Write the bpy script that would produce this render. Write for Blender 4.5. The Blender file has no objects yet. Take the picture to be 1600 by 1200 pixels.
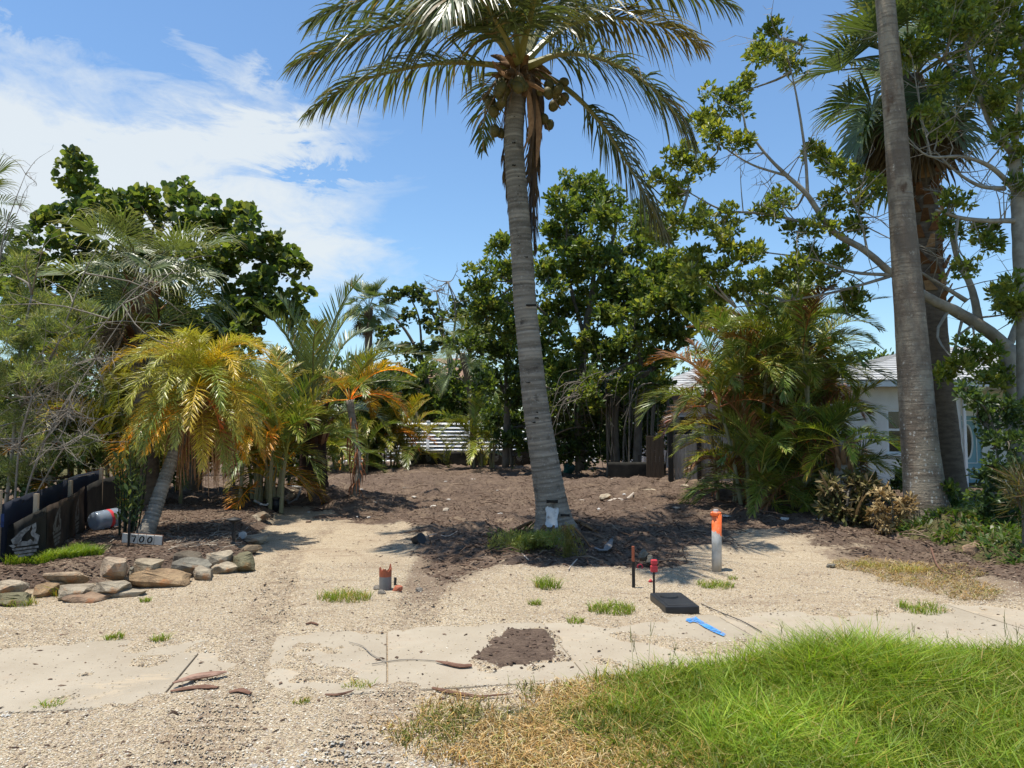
import bpy, bmesh, math, random
import numpy as np
from mathutils import Vector, Matrix
random.seed(7); RNG = np.random.default_rng(11)
C = bpy.context.scene.collection
scene = bpy.context.scene
# ------------------------------------------------------------------ camera, sky, sun, exposure
F = 1164.0; CAMH = 1.6; TH = math.atan(70 / F); cT, sT = math.cos(TH), math.sin(TH)
cam_d = bpy.data.cameras.new('camera'); cam = bpy.data.objects.new('camera', cam_d); C.objects.link(cam)
cam.location = (0, 0, CAMH); cam.rotation_euler = (math.radians(90) + TH, 0, 0)
cam_d.sensor_width = 36; cam_d.lens = 36 * F / 1600; cam_d.clip_start = 0.05; cam_d.clip_end = 4000
scene.camera = cam
SUN_EL, SUN_AZ = 79.0, -98.0      # azimuth measured from +Y towards +X
SUN_STR, SKY_STR, EXPOSURE = 4.2, 0.112, 0.64
sd = bpy.data.lights.new('sun', 'SUN'); sun = bpy.data.objects.new('sun', sd); C.objects.link(sun)
sd.energy = SUN_STR; sd.angle = math.radians(0.53); sd.color = (1.0, 0.95, 0.86)
_e, _a = math.radians(SUN_EL), math.radians(SUN_AZ)
sv = Vector((math.cos(_e) * math.sin(_a), math.cos(_e) * math.cos(_a), math.sin(_e)))
sun.rotation_euler = sv.to_track_quat('Z', 'Y').to_euler(); sun.location = (0, 0, 60)
scene.view_settings.view_transform = 'Standard'; scene.view_settings.look = 'None'
scene.view_settings.exposure = EXPOSURE; scene.view_settings.gamma = 1; scene.view_settings.use_curve_mapping = False
scene.cycles.max_bounces = 8; scene.cycles.diffuse_bounces = 4; scene.cycles.transmission_bounces = 6
scene.cycles.use_denoising = True
try: scene.cycles.denoiser = 'OPENIMAGEDENOISE'
except Exception: pass

def ray(px, py):
    x = (px - 800) / F; y = (600 - py) / F
    return np.array([x, cT - y * sT, sT + y * cT])
def at(px, py, Y):
    d = ray(px, py); return np.array([0, 0, CAMH]) + d * (Y / d[1])
def gp(px, py, z=0.0):
    d = ray(px, py); return np.array([0, 0, CAMH]) + d * ((z - CAMH) / d[2])
def azel(px, py):
    d = ray(px, py); d = d / np.linalg.norm(d); return math.atan2(d[0], d[1]), math.asin(d[2])

def world():
    w = bpy.data.worlds.new('World'); scene.world = w; w.use_nodes = True
    t = w.node_tree; t.nodes.clear(); L = t.links
    def n(k, **kw):
        x = t.nodes.new(k)
        for a, b in kw.items(): setattr(x, a, b)
        return x
    def m(op, a, b=None, c=None, clamp=False):
        x = n('ShaderNodeMath', operation=op); x.use_clamp = clamp
        for i, v in enumerate((a, b, c)):
            if v is None: continue
            if isinstance(v, (int, float)): x.inputs[i].default_value = v
            else: L.new(v, x.inputs[i])
        return x.outputs[0]
    out = n('ShaderNodeOutputWorld'); bg = n('ShaderNodeBackground'); bg.inputs[1].default_value = SKY_STR
    sky = n('ShaderNodeTexSky', sky_type='NISHITA'); sky.sun_disc = False
    sky.sun_elevation = _e; sky.sun_rotation = _a; sky.air_density = 1.15; sky.dust_density = 0.25; sky.ozone_density = 3.0
    tc = n('ShaderNodeTexCoord'); sp = n('ShaderNodeSeparateXYZ'); L.new(tc.outputs['Generated'], sp.inputs[0])
    X, Yy, Z = sp.outputs
    az = m('ARCTAN2', X, Yy); el = m('ARCSINE', Z)
    # cloud layer: wispy cirrus sheet
    cmb = n('ShaderNodeCombineXYZ'); L.new(az, cmb.inputs[0]); L.new(m('MULTIPLY', el, 2.6), cmb.inputs[1])
    def noise(scale, det, rough=0.6, dist=0.0):
        x = n('ShaderNodeTexNoise'); x.inputs['Scale'].default_value = scale; x.inputs['Detail'].default_value = det
        x.inputs['Roughness'].default_value = rough; x.inputs['Distortion'].default_value = dist
        L.new(cmb.outputs[0], x.inputs['Vector']); return x.outputs['Fac']
    w1 = m('SUBTRACT', noise(5.5, 8, .62, .4), 0.5); w2 = m('SUBTRACT', noise(9.0, 7, .65, .8), 0.5)
    azw = m('ADD', az, m('MULTIPLY', w1, 0.22)); elw = m('ADD', el, m('MULTIPLY', w2, 0.13))
    total = None
    for (px, py, sx, sy, rot, wt) in ((60, 245, 330, 52, 2, 1.3), (300, 228, 200, 27, 7, 0.95), (450, 205, 110, 20, 14, .7), (120, 340, 240, 70, -4, 1.05), (440, 270, 190, 15, 8, -.75), (150, 60, 260, 40, 0, -.15),
                                      (440, 345, 120, 46, -16, .85), (505, 385, 85, 22, -6, .55), (330, 92, 55, 14, -20, .5), (412, 125, 34, 20, -40, .48),
                                      (20, 60, 70, 26, -15, .4), (250, 150, 230, 40, 4, .3), (300, 420, 240, 40, 0, .5), (-450, 200, 300, 110, 3, 1.0), (680, 565, 110, 18, 0, .45)):
        a0, e0 = azel(px, py); ca, sa = math.cos(math.radians(rot)), math.sin(math.radians(rot))
        dx = m('SUBTRACT', azw, a0); dy = m('SUBTRACT', elw, e0)
        u = m('DIVIDE', m('ADD', m('MULTIPLY', dx, ca), m('MULTIPLY', dy, sa)), sx / F)
        v = m('DIVIDE', m('SUBTRACT', m('MULTIPLY', dy, ca), m('MULTIPLY', dx, sa)), sy / F)
        g = m('MULTIPLY', m('EXPONENT', m('MULTIPLY', m('ADD', m('MULTIPLY', u, u), m('MULTIPLY', v, v)), -1.0)), wt)
        total = g if total is None else m('ADD', total, g)
    streak = noise(7.0, 9, .66, 1.2)
    # the rest of the sky carries the same thin scattered cirrus
    wide = m('MULTIPLY', m('SUBTRACT', noise(2.1, 5, .55, .3), .60, clamp=True), m('SUBTRACT', 1.0, m('GREATER_THAN', m('ABSOLUTE', m('ADD', az, -0.25)), 3.3)))
    wide = m('MULTIPLY', wide, m('MULTIPLY', m('SUBTRACT', m('ABSOLUTE', az), .85, clamp=True), 3.0, clamp=True))
    dens = m('MULTIPLY', m('ADD', m('MULTIPLY', total, .86), m('MULTIPLY', wide, 2.0)), m('ADD', m('MULTIPLY', streak, 2.9), -.48))
    dens = m('SUBTRACT', dens, 0.10, clamp=True)
    dens = m('MULTIPLY', m('SUBTRACT', 1.0, m('EXPONENT', m('MULTIPLY', dens, -2.2))), 0.97)
    mix = n('ShaderNodeMix', data_type='RGBA'); L.new(dens, mix.inputs['Factor']); deep = n('ShaderNodeMix', data_type='RGBA', blend_type='MULTIPLY'); deep.inputs['Factor'].default_value = 1; L.new(sky.outputs[0], deep.inputs[6]); deep.inputs[7].default_value = (.79, .92, 1, 1); L.new(deep.outputs[2], mix.inputs[6])
    k = 0.58 / SKY_STR
    mix.inputs[7].default_value = (k * .93, k * .985, k * 1.0, 1)
    L.new(mix.outputs[2], bg.inputs[0]); L.new(bg.outputs[0], out.inputs[0])
world()

# ------------------------------------------------------------------ helpers
def _hash(ix, iy, s):
    h = (ix.astype(np.int64) * 374761393 + iy.astype(np.int64) * 668265263 + s * 974634777) & 0xffffffff
    h = ((h ^ (h >> 13)) * 1274126177) & 0xffffffff
    return ((h ^ (h >> 16)) & 0xffff) / 65535.0
def vn(x, y, s=0):
    x = np.asarray(x, float); y = np.asarray(y, float)
    ix, iy = np.floor(x), np.floor(y); fx, fy = x - ix, y - iy
    fx = fx * fx * (3 - 2 * fx); fy = fy * fy * (3 - 2 * fy)
    a, b = _hash(ix, iy, s), _hash(ix + 1, iy, s); c, d = _hash(ix, iy + 1, s), _hash(ix + 1, iy + 1, s)
    return (a * (1 - fx) + b * fx) * (1 - fy) + (c * (1 - fx) + d * fx) * fy - 0.5
def fbm(x, y, s=0, o=4, g=.5):
    r = 0; a = 1; f = 1
    for k in range(o):
        r = r + a * vn(x * f, y * f, s + k * 17); a *= g; f *= 2.03
    return r
def nrm(a): return a / np.maximum(np.linalg.norm(a, axis=-1, keepdims=True), 1e-9)
def sst(a, b, x):
    t = np.clip((x - a) / (b - a), 0, 1); return t * t * (3 - 2 * t)
def poly_sd(poly, x, y):                      # signed distance, positive inside
    P = np.asarray(poly, float); d = np.full(x.shape, 1e9); ins = np.zeros(x.shape, bool)
    for i in range(len(P)):
        a, b = P[i], P[(i + 1) % len(P)]; e = b - a
        t = np.clip(((x - a[0]) * e[0] + (y - a[1]) * e[1]) / max(e @ e, 1e-9), 0, 1)
        d = np.minimum(d, np.hypot(x - a[0] - t * e[0], y - a[1] - t * e[1]))
        c = ((a[1] > y) != (b[1] > y)); ins ^= c & (x < e[0] * (y - a[1]) / (e[1] if abs(e[1]) > 1e-12 else 1e-12) + a[0])
    return np.where(ins, d, -d)
def gpoly(pts): return [gp(x, y)[:2] for x, y in pts]

class G:                                       # geometry collector
    def __init__(s): s.V = []; s.F = []; s.T = []; s.n = 0; s.M = []
    def add(s, V, Fs, tint=(1, 1, 1), mi=0):
        V = np.asarray(V, float); Fs = Fs if isinstance(Fs, list) else [Fs]
        s.V.append(V); t = np.asarray(tint, float)
        s.T.append(np.broadcast_to(t, (len(V), 3)))
        for f in Fs:
            f = np.asarray(f)
            if len(f): s.F.append(f + s.n); s.M.append(np.full(len(f), mi))
        s.n += len(V); return s
    def mesh(s, name, mats, smooth=False):
        me = bpy.data.meshes.new(name); V = np.concatenate(s.V); T = np.concatenate(s.T)
        me.vertices.add(len(V)); me.vertices.foreach_set('co', V.astype(np.float32).ravel())
        idx = np.concatenate([f.ravel() for f in s.F]).astype(np.int32)
        tot = np.concatenate([np.full(len(f), f.shape[1]) for f in s.F])
        st = np.concatenate([[0], np.cumsum(tot)[:-1]]).astype(np.int32)
        me.loops.add(len(idx)); me.loops.foreach_set('vertex_index', idx)
        me.polygons.add(len(st)); me.polygons.foreach_set('loop_start', st)
        me.polygons.foreach_set('material_index', np.concatenate(s.M).astype(np.int32))
        me.polygons.foreach_set('use_smooth', np.full(len(st), smooth))
        me.update(calc_edges=True)
        a = me.color_attributes.new('tint', 'FLOAT_COLOR', 'POINT')
        a.data.foreach_set('color', np.concatenate([T, np.ones((len(T), 1))], 1).astype(np.float32).ravel())
        for m in (mats if isinstance(mats, (list, tuple)) else [mats]): me.materials.append(m)
        return me
    def obj(s, name, mats, parent=None, smooth=False, world_off=True, loc=None):
        """parts: vertices given in world space, shifted under the parent's base"""
        if parent is not None and world_off:
            o = np.array(parent.location); s.V = [v - o for v in s.V]
        elif loc is not None: s.V = [v - np.array(loc) for v in s.V]
        me = s.mesh(name, mats, smooth); ob = bpy.data.objects.new(name, me); C.objects.link(ob)
        if parent is not None: ob.parent = parent
        if loc is not None: ob.location = loc
        return ob
def thing(name, label, cat, loc, group=None, rz=0):
    o = bpy.data.objects.new(name, None); C.objects.link(o); o.location = [float(v) for v in loc]; o.rotation_euler.z = rz
    o.empty_display_size = .1
    return tag(o, label, cat, group)
def tag(o, label, cat, group=None):
    o['label'] = label; o['category'] = cat
    if group: o['group'] = group
    return o
def struct(o): o['kind'] = 'structure'; return o
def stuff(o, label=None, cat=None):
    o['kind'] = 'stuff'
    if label: o['label'] = label
    if cat: o['category'] = cat
    return o
def inst(me, name, parent, loc=(0, 0, 0), rot=(0, 0, 0), sc=1, color=None):
    o = bpy.data.objects.new(name, me); C.objects.link(o); o.parent = parent; o.location = [float(v) for v in loc]
    o.rotation_euler = rot; o.scale = (sc, sc, sc) if np.isscalar(sc) else sc
    if color is not None: o.color = (*color, 1)
    return o

def resample(P, n):
    P = np.asarray(P, float)
    # Catmull-Rom through the points
    Q = np.vstack([2 * P[0] - P[1], P, 2 * P[-1] - P[-2]]); out = []
    per = max(2, int(math.ceil(n / (len(P) - 1))) + 1)
    for i in range(len(P) - 1):
        p0, p1, p2, p3 = Q[i:i + 4]
        for t in np.linspace(0, 1, per, endpoint=False):
            out.append(.5 * (2 * p1 + (p2 - p0) * t + (2 * p0 - 5 * p1 + 4 * p2 - p3) * t * t + (3 * p1 - p0 - 3 * p2 + p3) * t ** 3))
    out.append(P[-1]); out = np.array(out)
    seg = np.concatenate([[0], np.cumsum(np.linalg.norm(np.diff(out[:, :3], axis=0), axis=1))])
    u = np.linspace(0, seg[-1], n)
    return np.stack([np.interp(u, seg, out[:, k]) for k in range(out.shape[1])], 1)
def tube(P, R, sides=8, cap=True, jit=0, seed=0):
    P = np.asarray(P, float); n = len(P); R = np.broadcast_to(np.asarray(R, float), (n,))
    T = nrm(np.gradient(P, axis=0)); ref = np.array([0., 0, 1]) if abs(T[0][2]) < .9 else np.array([1., 0, 0])
    A = nrm(np.cross(T[0], ref)); rings = []
    a = np.linspace(0, 2 * np.pi, sides, endpoint=False); r = np.random.default_rng(seed)
    for i in range(n):
        A = A - T[i] * (A @ T[i]); A = A / max(np.linalg.norm(A), 1e-9); B = np.cross(T[i], A)
        rr = R[i] * (1 + (jit * (r.random(sides) - .5) if jit else 0))
        rings.append(P[i] + (np.cos(a) * rr)[:, None] * A + (np.sin(a) * rr)[:, None] * B)
    V = np.concatenate(rings); i = np.arange(n - 1)[:, None] * sides; j = np.arange(sides)[None]; j2 = (j + 1) % sides
    Q = np.stack([i + j, i + j2, i + sides + j2, i + sides + j], -1).reshape(-1, 4)
    Fs = [Q]
    if cap: Fs += [np.array([list(range(sides))[::-1]]), np.array([[(n - 1) * sides + k for k in range(sides)]])]
    return V, Fs
def box(c, s, rz=0, tilt=None):
    x, y, z = np.array(s) / 2
    V = np.array([[-x, -y, -z], [x, -y, -z], [x, y, -z], [-x, y, -z], [-x, -y, z], [x, -y, z], [x, y, z], [-x, y, z]])
    if tilt is not None: V = V @ np.array(tilt.to_matrix()).T
    if rz: V = V @ np.array(Matrix.Rotation(rz, 3, 'Z')).T
    return V + np.array(c), np.array([[0, 3, 2, 1], [4, 5, 6, 7], [0, 1, 5, 4], [1, 2, 6, 5], [2, 3, 7, 6], [3, 0, 4, 7]])
def bevel_box(s, b=.01, seg=2):
    bm = bmesh.new(); bmesh.ops.create_cube(bm, size=1); bmesh.ops.scale(bm, vec=s, verts=bm.verts)
    bmesh.ops.bevel(bm, geom=bm.edges[:], offset=b, segments=seg, affect='EDGES', profile=.5)
    return from_bm(bm)
def from_bm(bm):
    bm.verts.ensure_lookup_table(); V = np.array([v.co[:] for v in bm.verts]); by = {}
    for f in bm.faces: by.setdefault(len(f.verts), []).append([v.index for v in f.verts])
    bm.verts.index_update(); bm.free(); return V, [np.array(v) for v in by.values()]
def extrude_poly(pts, y0, y1):                 # outline in x,z pulled through y0..y1
    P = np.array(pts, float); n = len(P)
    V = np.concatenate([np.c_[P[:, 0], np.full(n, y0), P[:, 1]], np.c_[P[:, 0], np.full(n, y1), P[:, 1]]])
    i = np.arange(n); j = (i + 1) % n
    return V, [np.stack([i, j, j + n, i + n], 1), np.array([list(range(n))[::-1]]), np.array([list(range(n, 2 * n))])]

# ------------------------------------------------------------------ materials
class NT:
    def __init__(s, name):
        s.m = bpy.data.materials.new(name); s.m.use_nodes = True; s.t = s.m.node_tree; s.t.nodes.clear(); s.L = s.t.links
        s.out = s.n('ShaderNodeOutputMaterial'); s.tc = s.n('ShaderNodeTexCoord')
    def n(s, k, **kw):
        x = s.t.nodes.new(k)
        for a, b in kw.items(): setattr(x, a, b)
        return x
    def set(s, sock, v):
        if isinstance(v, (int, float)): sock.default_value = v
        elif isinstance(v, tuple): sock.default_value = (*v, 1) if len(v) == 3 and sock.type == 'RGBA' else v
        else: s.L.new(v, sock)
    def math(s, op, a, b=0.0, clamp=False):
        x = s.n('ShaderNodeMath', operation=op); x.use_clamp = clamp; s.set(x.inputs[0], a); s.set(x.inputs[1], b); return x.outputs[0]
    def map(s, scale=(1, 1, 1), coord='Object'):
        x = s.n('ShaderNodeMapping'); x.inputs['Scale'].default_value = scale; s.L.new(s.tc.outputs[coord], x.inputs[0]); return x.outputs[0]
    def noise(s, scale, det=4, rough=.6, vec=None, dist=0):
        x = s.n('ShaderNodeTexNoise'); x.inputs['Scale'].default_value = scale; x.inputs['Detail'].default_value = det
        x.inputs['Roughness'].default_value = rough; x.inputs['Distortion'].default_value = dist
        s.L.new(vec if vec is not None else s.tc.outputs['Object'], x.inputs['Vector']); return x.outputs['Fac']
    def vor(s, scale, vec=None, out='Distance', feat='F1', rand=1.0):
        x = s.n('ShaderNodeTexVoronoi', feature=feat); x.inputs['Scale'].default_value = scale; x.inputs['Randomness'].default_value = rand
        s.L.new(vec if vec is not None else s.tc.outputs['Object'], x.inputs['Vector']); return x.outputs[out]
    def ramp(s, f, lo, hi, smooth=True):
        x = s.n('ShaderNodeMapRange'); x.interpolation_type = 'SMOOTHSTEP' if smooth else 'LINEAR'
        s.set(x.inputs[0], f); x.inputs[1].default_value = lo; x.inputs[2].default_value = hi; return x.outputs[0]
    def mix(s, f, a, b, mode='MIX'):
        x = s.n('ShaderNodeMix', data_type='RGBA', blend_type=mode); s.set(x.inputs[0], f); s.set(x.inputs[6], a); s.set(x.inputs[7], b); return x.outputs[2]
    def attr(s, name):
        x = s.n('ShaderNodeAttribute'); x.attribute_name = name; return x
    def bump(s, h, strength=.5, dist=.01, nrm=None):
        x = s.n('ShaderNodeBump'); x.inputs['Strength'].default_value = strength; x.inputs['Distance'].default_value = dist; s.set(x.inputs['Height'], h)
        if nrm is not None: s.L.new(nrm, x.inputs['Normal'])
        return x.outputs[0]
    def princ(s, col, rough=.8, spec=.3, bump=None, metal=0, **kw):
        x = s.n('ShaderNodeBsdfPrincipled'); s.set(x.inputs['Base Color'], col); s.set(x.inputs['Roughness'], rough)
        x.inputs['Specular IOR Level'].default_value = spec; x.inputs['Metallic'].default_value = metal
        for k, v in kw.items(): s.set(x.inputs[k.replace('_', ' ')], v)
        if bump is not None: s.L.new(bump, x.inputs['Normal'])
        return x.outputs[0]
    def done(s, sh): s.L.new(sh, s.out.inputs[0]); return s.m
def simple(name, a, b=None, scale=6, rough=.75, spec=.3, bs=40, bd=.004, lo=.35, hi=.68, det=5, stretch=(1, 1, 1), tint=False, metal=0, bstr=.6):
    t = NT(name); v = t.map(stretch); b = b or tuple(c * .7 for c in a)
    col = t.mix(t.ramp(t.noise(scale, det, .62, v), lo, hi), a, b)
    col = t.mix(t.math('MULTIPLY', t.noise(scale * 7, 3, .6, v), .5), col, tuple(c * .75 for c in a))
    if tint: col = t.mix(1.0, t.attr('tint').outputs['Color'], col, 'MULTIPLY')
    return t.done(t.princ(col, rough, spec, t.bump(t.noise(bs, 5, .65, v), bstr, bd), metal))
def leafmat(name, rough=.42, spec=.45, trans=.46, warm=(1.4, 1.3, .55), gain=(1.28, 1.26, 1.15)):
    t = NT(name); c = t.attr('tint').outputs['Color']; oi = t.n('ShaderNodeObjectInfo')
    c = t.mix(1.0, c, oi.outputs['Color'], 'MULTIPLY'); c = t.mix(1.0, c, gain, 'MULTIPLY')
    c = t.mix(t.math('MULTIPLY', t.noise(9, 2), .55), c, t.mix(1.0, c, (.62, .66, .6), 'MULTIPLY'))
    p = t.princ(c, rough, spec); tr = t.n('ShaderNodeBsdfTranslucent'); t.set(tr.inputs[0], t.mix(1.0, c, warm, 'MULTIPLY'))
    ms = t.n('ShaderNodeMixShader'); ms.inputs[0].default_value = trans; t.L.new(p, ms.inputs[1]); t.L.new(tr.outputs[0], ms.inputs[2])
    return t.done(ms.outputs[0])
LEAF = leafmat('broad leaf'); FROND = leafmat('palm leaf', .38, .5, .26); DRYLEAF = leafmat('dry leaf', .8, .15, .25, (1.1, 1, .8), (1, 1, 1)); GRASS = leafmat('grass blade', .5, .35, .4, (1.2, 1.18, .45), (.96, 1.04, .7))
BARK = simple('grey bark', (.19, .165, .13), (.10, .085, .065), 7, .9, .15, 35, .012, stretch=(1, 1, .5))
BARKPALE = simple('pale smooth bark', (.40, .36, .29), (.22, .19, .15), 5, .85, .2, 25, .008)
TWIG = simple('dead twig wood', (.30, .26, .21), (.17, .145, .115), 10, .9, .15)
CANE = simple('palm cane', (.26, .25, .12), (.34, .28, .18), 4, .7, .3, 30, .004, stretch=(1, 1, 6))
FIBRE = simple('dry palm fibre', (.30, .20, .12), (.17, .11, .07), 12, .95, .1, 60, .006, tint=True)
def coco_bark():
    t = NT('coconut palm bark'); v = t.map((1, 1, 1)); rings = t.noise(14, 4, .6, t.map((.12, .12, 1.0)))
    c = t.mix(t.ramp(rings, .3, .7), (.19, .162, .128), (.34, .295, .235))
    c = t.mix(t.ramp(t.noise(5, 5, .7, v), .52, .75), c, (.10, .085, .068))
    c = t.mix(t.ramp(t.noise(30, 4, .7, v), .56, .68), c, (.36, .34, .29))
    c = t.mix(1.0, c, t.attr('tint').outputs['Color'], 'MULTIPLY')
    h = t.math('ADD', rings, t.math('MULTIPLY', t.noise(40, 5, .7, t.map((1, 1, .35))), .8))
    return t.done(t.princ(c, .92, .15, t.bump(h, 1.0, .02)))
COCO = coco_bark()
def royal_bark():
    t = NT('royal palm bark'); c = t.mix(t.ramp(t.noise(2.2, 6, .7, t.map((1, 1, .6))), .40, .60), (.36, .295, .215), (.20, .155, .115))
    c = t.mix(t.ramp(t.noise(1.1, 4, .6, t.map((2, 2, 1))), .62, .72), c, (.14, .09, .06))
    rings = t.noise(22, 2, .5, t.map((.1, .1, 1)))
    c = t.mix(t.math('MULTIPLY', t.ramp(rings, .52, .62), .55), c, (.17, .13, .095)); c = t.mix(t.ramp(t.noise(11, 6, .75, t.map((1.6, 1.6, .5))), .60, .68), c, (.15, .115, .085)); c = t.mix(t.ramp(t.noise(6, 6, .75), .60, .70), c, (.47, .42, .34))
    z = t.n('ShaderNodeSeparateXYZ'); t.L.new(t.tc.outputs['Object'], z.inputs[0])
    low = t.math('SUBTRACT', 1.0, t.ramp(z.outputs[2], .9, 2.9))
    sp = t.math('LESS_THAN', t.math('ADD', t.vor(16, t.map((1, 1, .75))), t.math('MULTIPLY', t.noise(3.5, 3), .55)), .50)
    c = t.mix(t.math('MULTIPLY', t.math('MULTIPLY', sp, low), .8), c, (.56, .53, .46))
    return t.done(t.princ(c, .9, .15, t.bump(t.math('ADD', t.noise(26, 6, .7), rings), .9, .014)))
ROYAL = royal_bark()
CONC = None
def concrete():
    t = NT('worn concrete'); v = t.map((1, 1, 1), 'Object')
    c = t.mix(t.ramp(t.noise(1.6, 6, .65, v), .3, .7), (.315, .262, .19), (.38, .325, .243))
    c = t.mix(t.ramp(t.noise(70, 3, .7, v), .5, .75), c, (.34, .30, .235))
    c = t.mix(t.ramp(t.noise(3.1, 7, .75, v, .6), .56, .72), c, (.36, .285, .205))
    sp = t.math('LESS_THAN', t.vor(24, v), .17); c = t.mix(t.math('MULTIPLY', sp, t.ramp(t.noise(5, 3), .5, .65)), c, (.16, .12, .09))
    crk = t.vor(.55, t.map((1, 1, 1)), 'Distance', 'DISTANCE_TO_EDGE'); c = t.mix(t.math('MULTIPLY', t.ramp(t.noise(.7, 8, .75, v, .8), .5, .68), .55), c, (.31, .245, .175))
    c = t.mix(t.math('MULTIPLY', t.ramp(t.noise(2.2, 8, .8, t.map((.5, 1.4, 1)), .4), .56, .64), .6), c, (.45, .36, .245))
    return t.done(t.princ(c, .92, .2, t.bump(t.noise(120, 5, .7, v), .5, .004)))
CONC = concrete()
def ground_mat():
    t = NT('shell gravel and mulch'); v = t.tc.outputs['Object']; z = t.n('ShaderNodeSeparateColor'); t.L.new(t.attr('tint').outputs['Color'], z.inputs[0])
    mul, veg, soil = z.outputs
    # crushed shell
    cell = t.vor(150, v, 'Color'); cs = t.n('ShaderNodeSeparateColor'); t.L.new(cell, cs.inputs[0])
    g = t.mix(cs.outputs[0], (.40, .303, .19), (.62, .51, .35)); g = t.mix(t.ramp(cs.outputs[1], .82, .95), g, (.62, .55, .43))
    g = t.mix(t.ramp(cs.outputs[2], .84, .9), g, (.26, .19, .13))
    g = t.mix(t.math('MULTIPLY', t.ramp(t.noise(.9, 6, .7, v), .4, .75), .65), g, (.40, .30, .20))
    g = t.mix(t.math('MULTIPLY', t.ramp(t.noise(2.6, 6, .75, v, .5), .57, .75), .75), g, (.22, .165, .12))
    c2 = t.vor(58, v, 'Color'); cs2 = t.n('ShaderNodeSeparateColor'); t.L.new(c2, cs2.inputs[0]); d2 = t.vor(58, v); chip = t.math('MULTIPLY', t.math('LESS_THAN', d2, .42), t.math('GREATER_THAN', cs2.outputs[0], .72)); g = t.mix(t.math('MULTIPLY', chip, .75), g, t.mix(t.ramp(cs2.outputs[1], .45, .55), (.27, .195, .13), (.66, .58, .45)))
    g = t.mix(t.math('MULTIPLY', t.ramp(t.noise(2.1, 8, .72, t.map((.55, 1.8, 1)), .7), .50, .66), .55), g, (.30, .215, .14))
    dist = t.vor(150, v)
    # bark mulch and torn-up soil
    st = t.map((1.0, 2.4, 1)); m1 = t.noise(22, 6, .72, st, 1.5); m2 = t.noise(5, 5, .7, v)
    mc = t.mix(t.ramp(m1, .32, .7), (.062, .043, .032), (.182, .126, .09)); mc = t.mix(t.ramp(m2, .4, .7), mc, t.mix(t.ramp(m1, .3, .7), (.10, .07, .051), (.255, .182, .132)))
    mc = t.mix(t.ramp(t.noise(46, 3, .7, st, 1.), .66, .74), mc, (.44, .34, .24))
    mc = t.mix(t.math('MULTIPLY', t.ramp(t.noise(1.3, 8, .74, t.map((.6, 1.9, 1)), .8), .50, .68), .75), mc, t.mix(t.ramp(m1, .3, .7), (.17, .12, .08), (.36, .27, .18)))
    soilc = t.mix(t.ramp(m1, .3, .7), (.13, .092, .066), (.28, .2, .14))
    edge = t.math('ADD', mul, t.math('MULTIPLY', t.math('SUBTRACT', t.noise(9, 6, .75, v), .5), .9))
    mm = t.ramp(edge, .38, .62)
    se = t.ramp(t.math('ADD', soil, t.math('MULTIPLY', t.math('SUBTRACT', t.noise(16, 6, .78, st), .5), 1.3)), .45, .75)
    c = t.mix(t.math('MULTIPLY', se, .8), g, soilc); c = t.mix(mm, c, mc)
    vc = t.mix(t.ramp(t.noise(14, 5, .7, v), .3, .7), (.05, .06, .022), (.16, .13, .06))
    c = t.mix(t.ramp(t.math('ADD', veg, t.math('MULTIPLY', t.math('SUBTRACT', t.noise(8, 5, .7, v), .5), .7)), .4, .65), c, vc)
    hg = t.math('MULTIPLY', dist, -1.2); hm = t.math('MULTIPLY', m1, 3.0)
    x = t.n('ShaderNodeMix', data_type='FLOAT'); t.L.new(mm, x.inputs[0]); t.L.new(hg, x.inputs[2]); t.L.new(hm, x.inputs[3])
    return t.done(t.princ(c, .95, .12, t.bump(x.outputs[0], .8, .012)))
GROUND = ground_mat()
STONE = None
def stone_mat():
    t = NT('field stone'); v = t.tc.outputs['Object']; c = t.mix(t.ramp(t.noise(7, 6, .68, v), .3, .7), (.21, .175, .135), (.43, .37, .28))
    c = t.mix(t.ramp(t.noise(3.0, 5, .7, v, .5), .52, .68), c, (.38, .21, .11)); c = t.mix(t.ramp(t.noise(28, 5, .7, v), .58, .72), c, (.2, .17, .14))
    c = t.mix(1.0, c, t.attr('tint').outputs['Color'], 'MULTIPLY')
    return t.done(t.princ(c, .9, .2, t.bump(t.math('ADD', t.noise(22, 8, .72, v), t.math('MULTIPLY', t.noise(5, 6, .7, t.map((.6, .6, 3))), 1.5)), 1.0, .03)))
STONE = stone_mat()
PEB = simple('loose shell', (1, 1, 1), (.8, .8, .8), 30, .9, .15, 60, .002, tint=True)
MULCHM = simple('bark chips', (1, 1, 1), (.7, .7, .7), 30, .95, .1, 60, .002, tint=True)
BLACKFAB = simple('black woven fabric', (.022, .021, .018), (.05, .045, .036), 3, .85, .2, 160, .002)
FADEFAB = simple('faded brown fabric', (.085, .06, .042), (.03, .025, .02), 3, .9, .15, 160, .002)
NAVYFAB = simple('navy fabric', (.018, .022, .035), (.03, .035, .05), 3, .8, .25, 160, .002)
PRINTGREY = simple('pale grey print', (.22, .225, .21), (.07, .07, .065), 22, .85, .2, lo=.42, hi=.62)
PRINTBLUE = simple('blue print', (.035, .06, .16), (.02, .03, .07), 20, .8, .2)
STAKEW = simple('raw wood stake', (.50, .38, .25), (.36, .26, .17), 8, .85, .2, stretch=(1, 1, .2))
VINYL = simple('white vinyl', (.80, .80, .80), (.72, .72, .71), 2, .4, .5, 3, .001, bstr=.1)
STUCCO = simple('white stucco', (.80, .78, .73), (.72, .70, .65), 3, .9, .2, 90, .004)
TRIM = simple('white trim paint', (.8, .8, .78), (.74, .74, .72), 3, .5, .4, 10, .001, bstr=.1)
ROOFG = simple('pale grey roof tile', (.46, .46, .45), (.34, .33, .31), 5, .85, .25)
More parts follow.
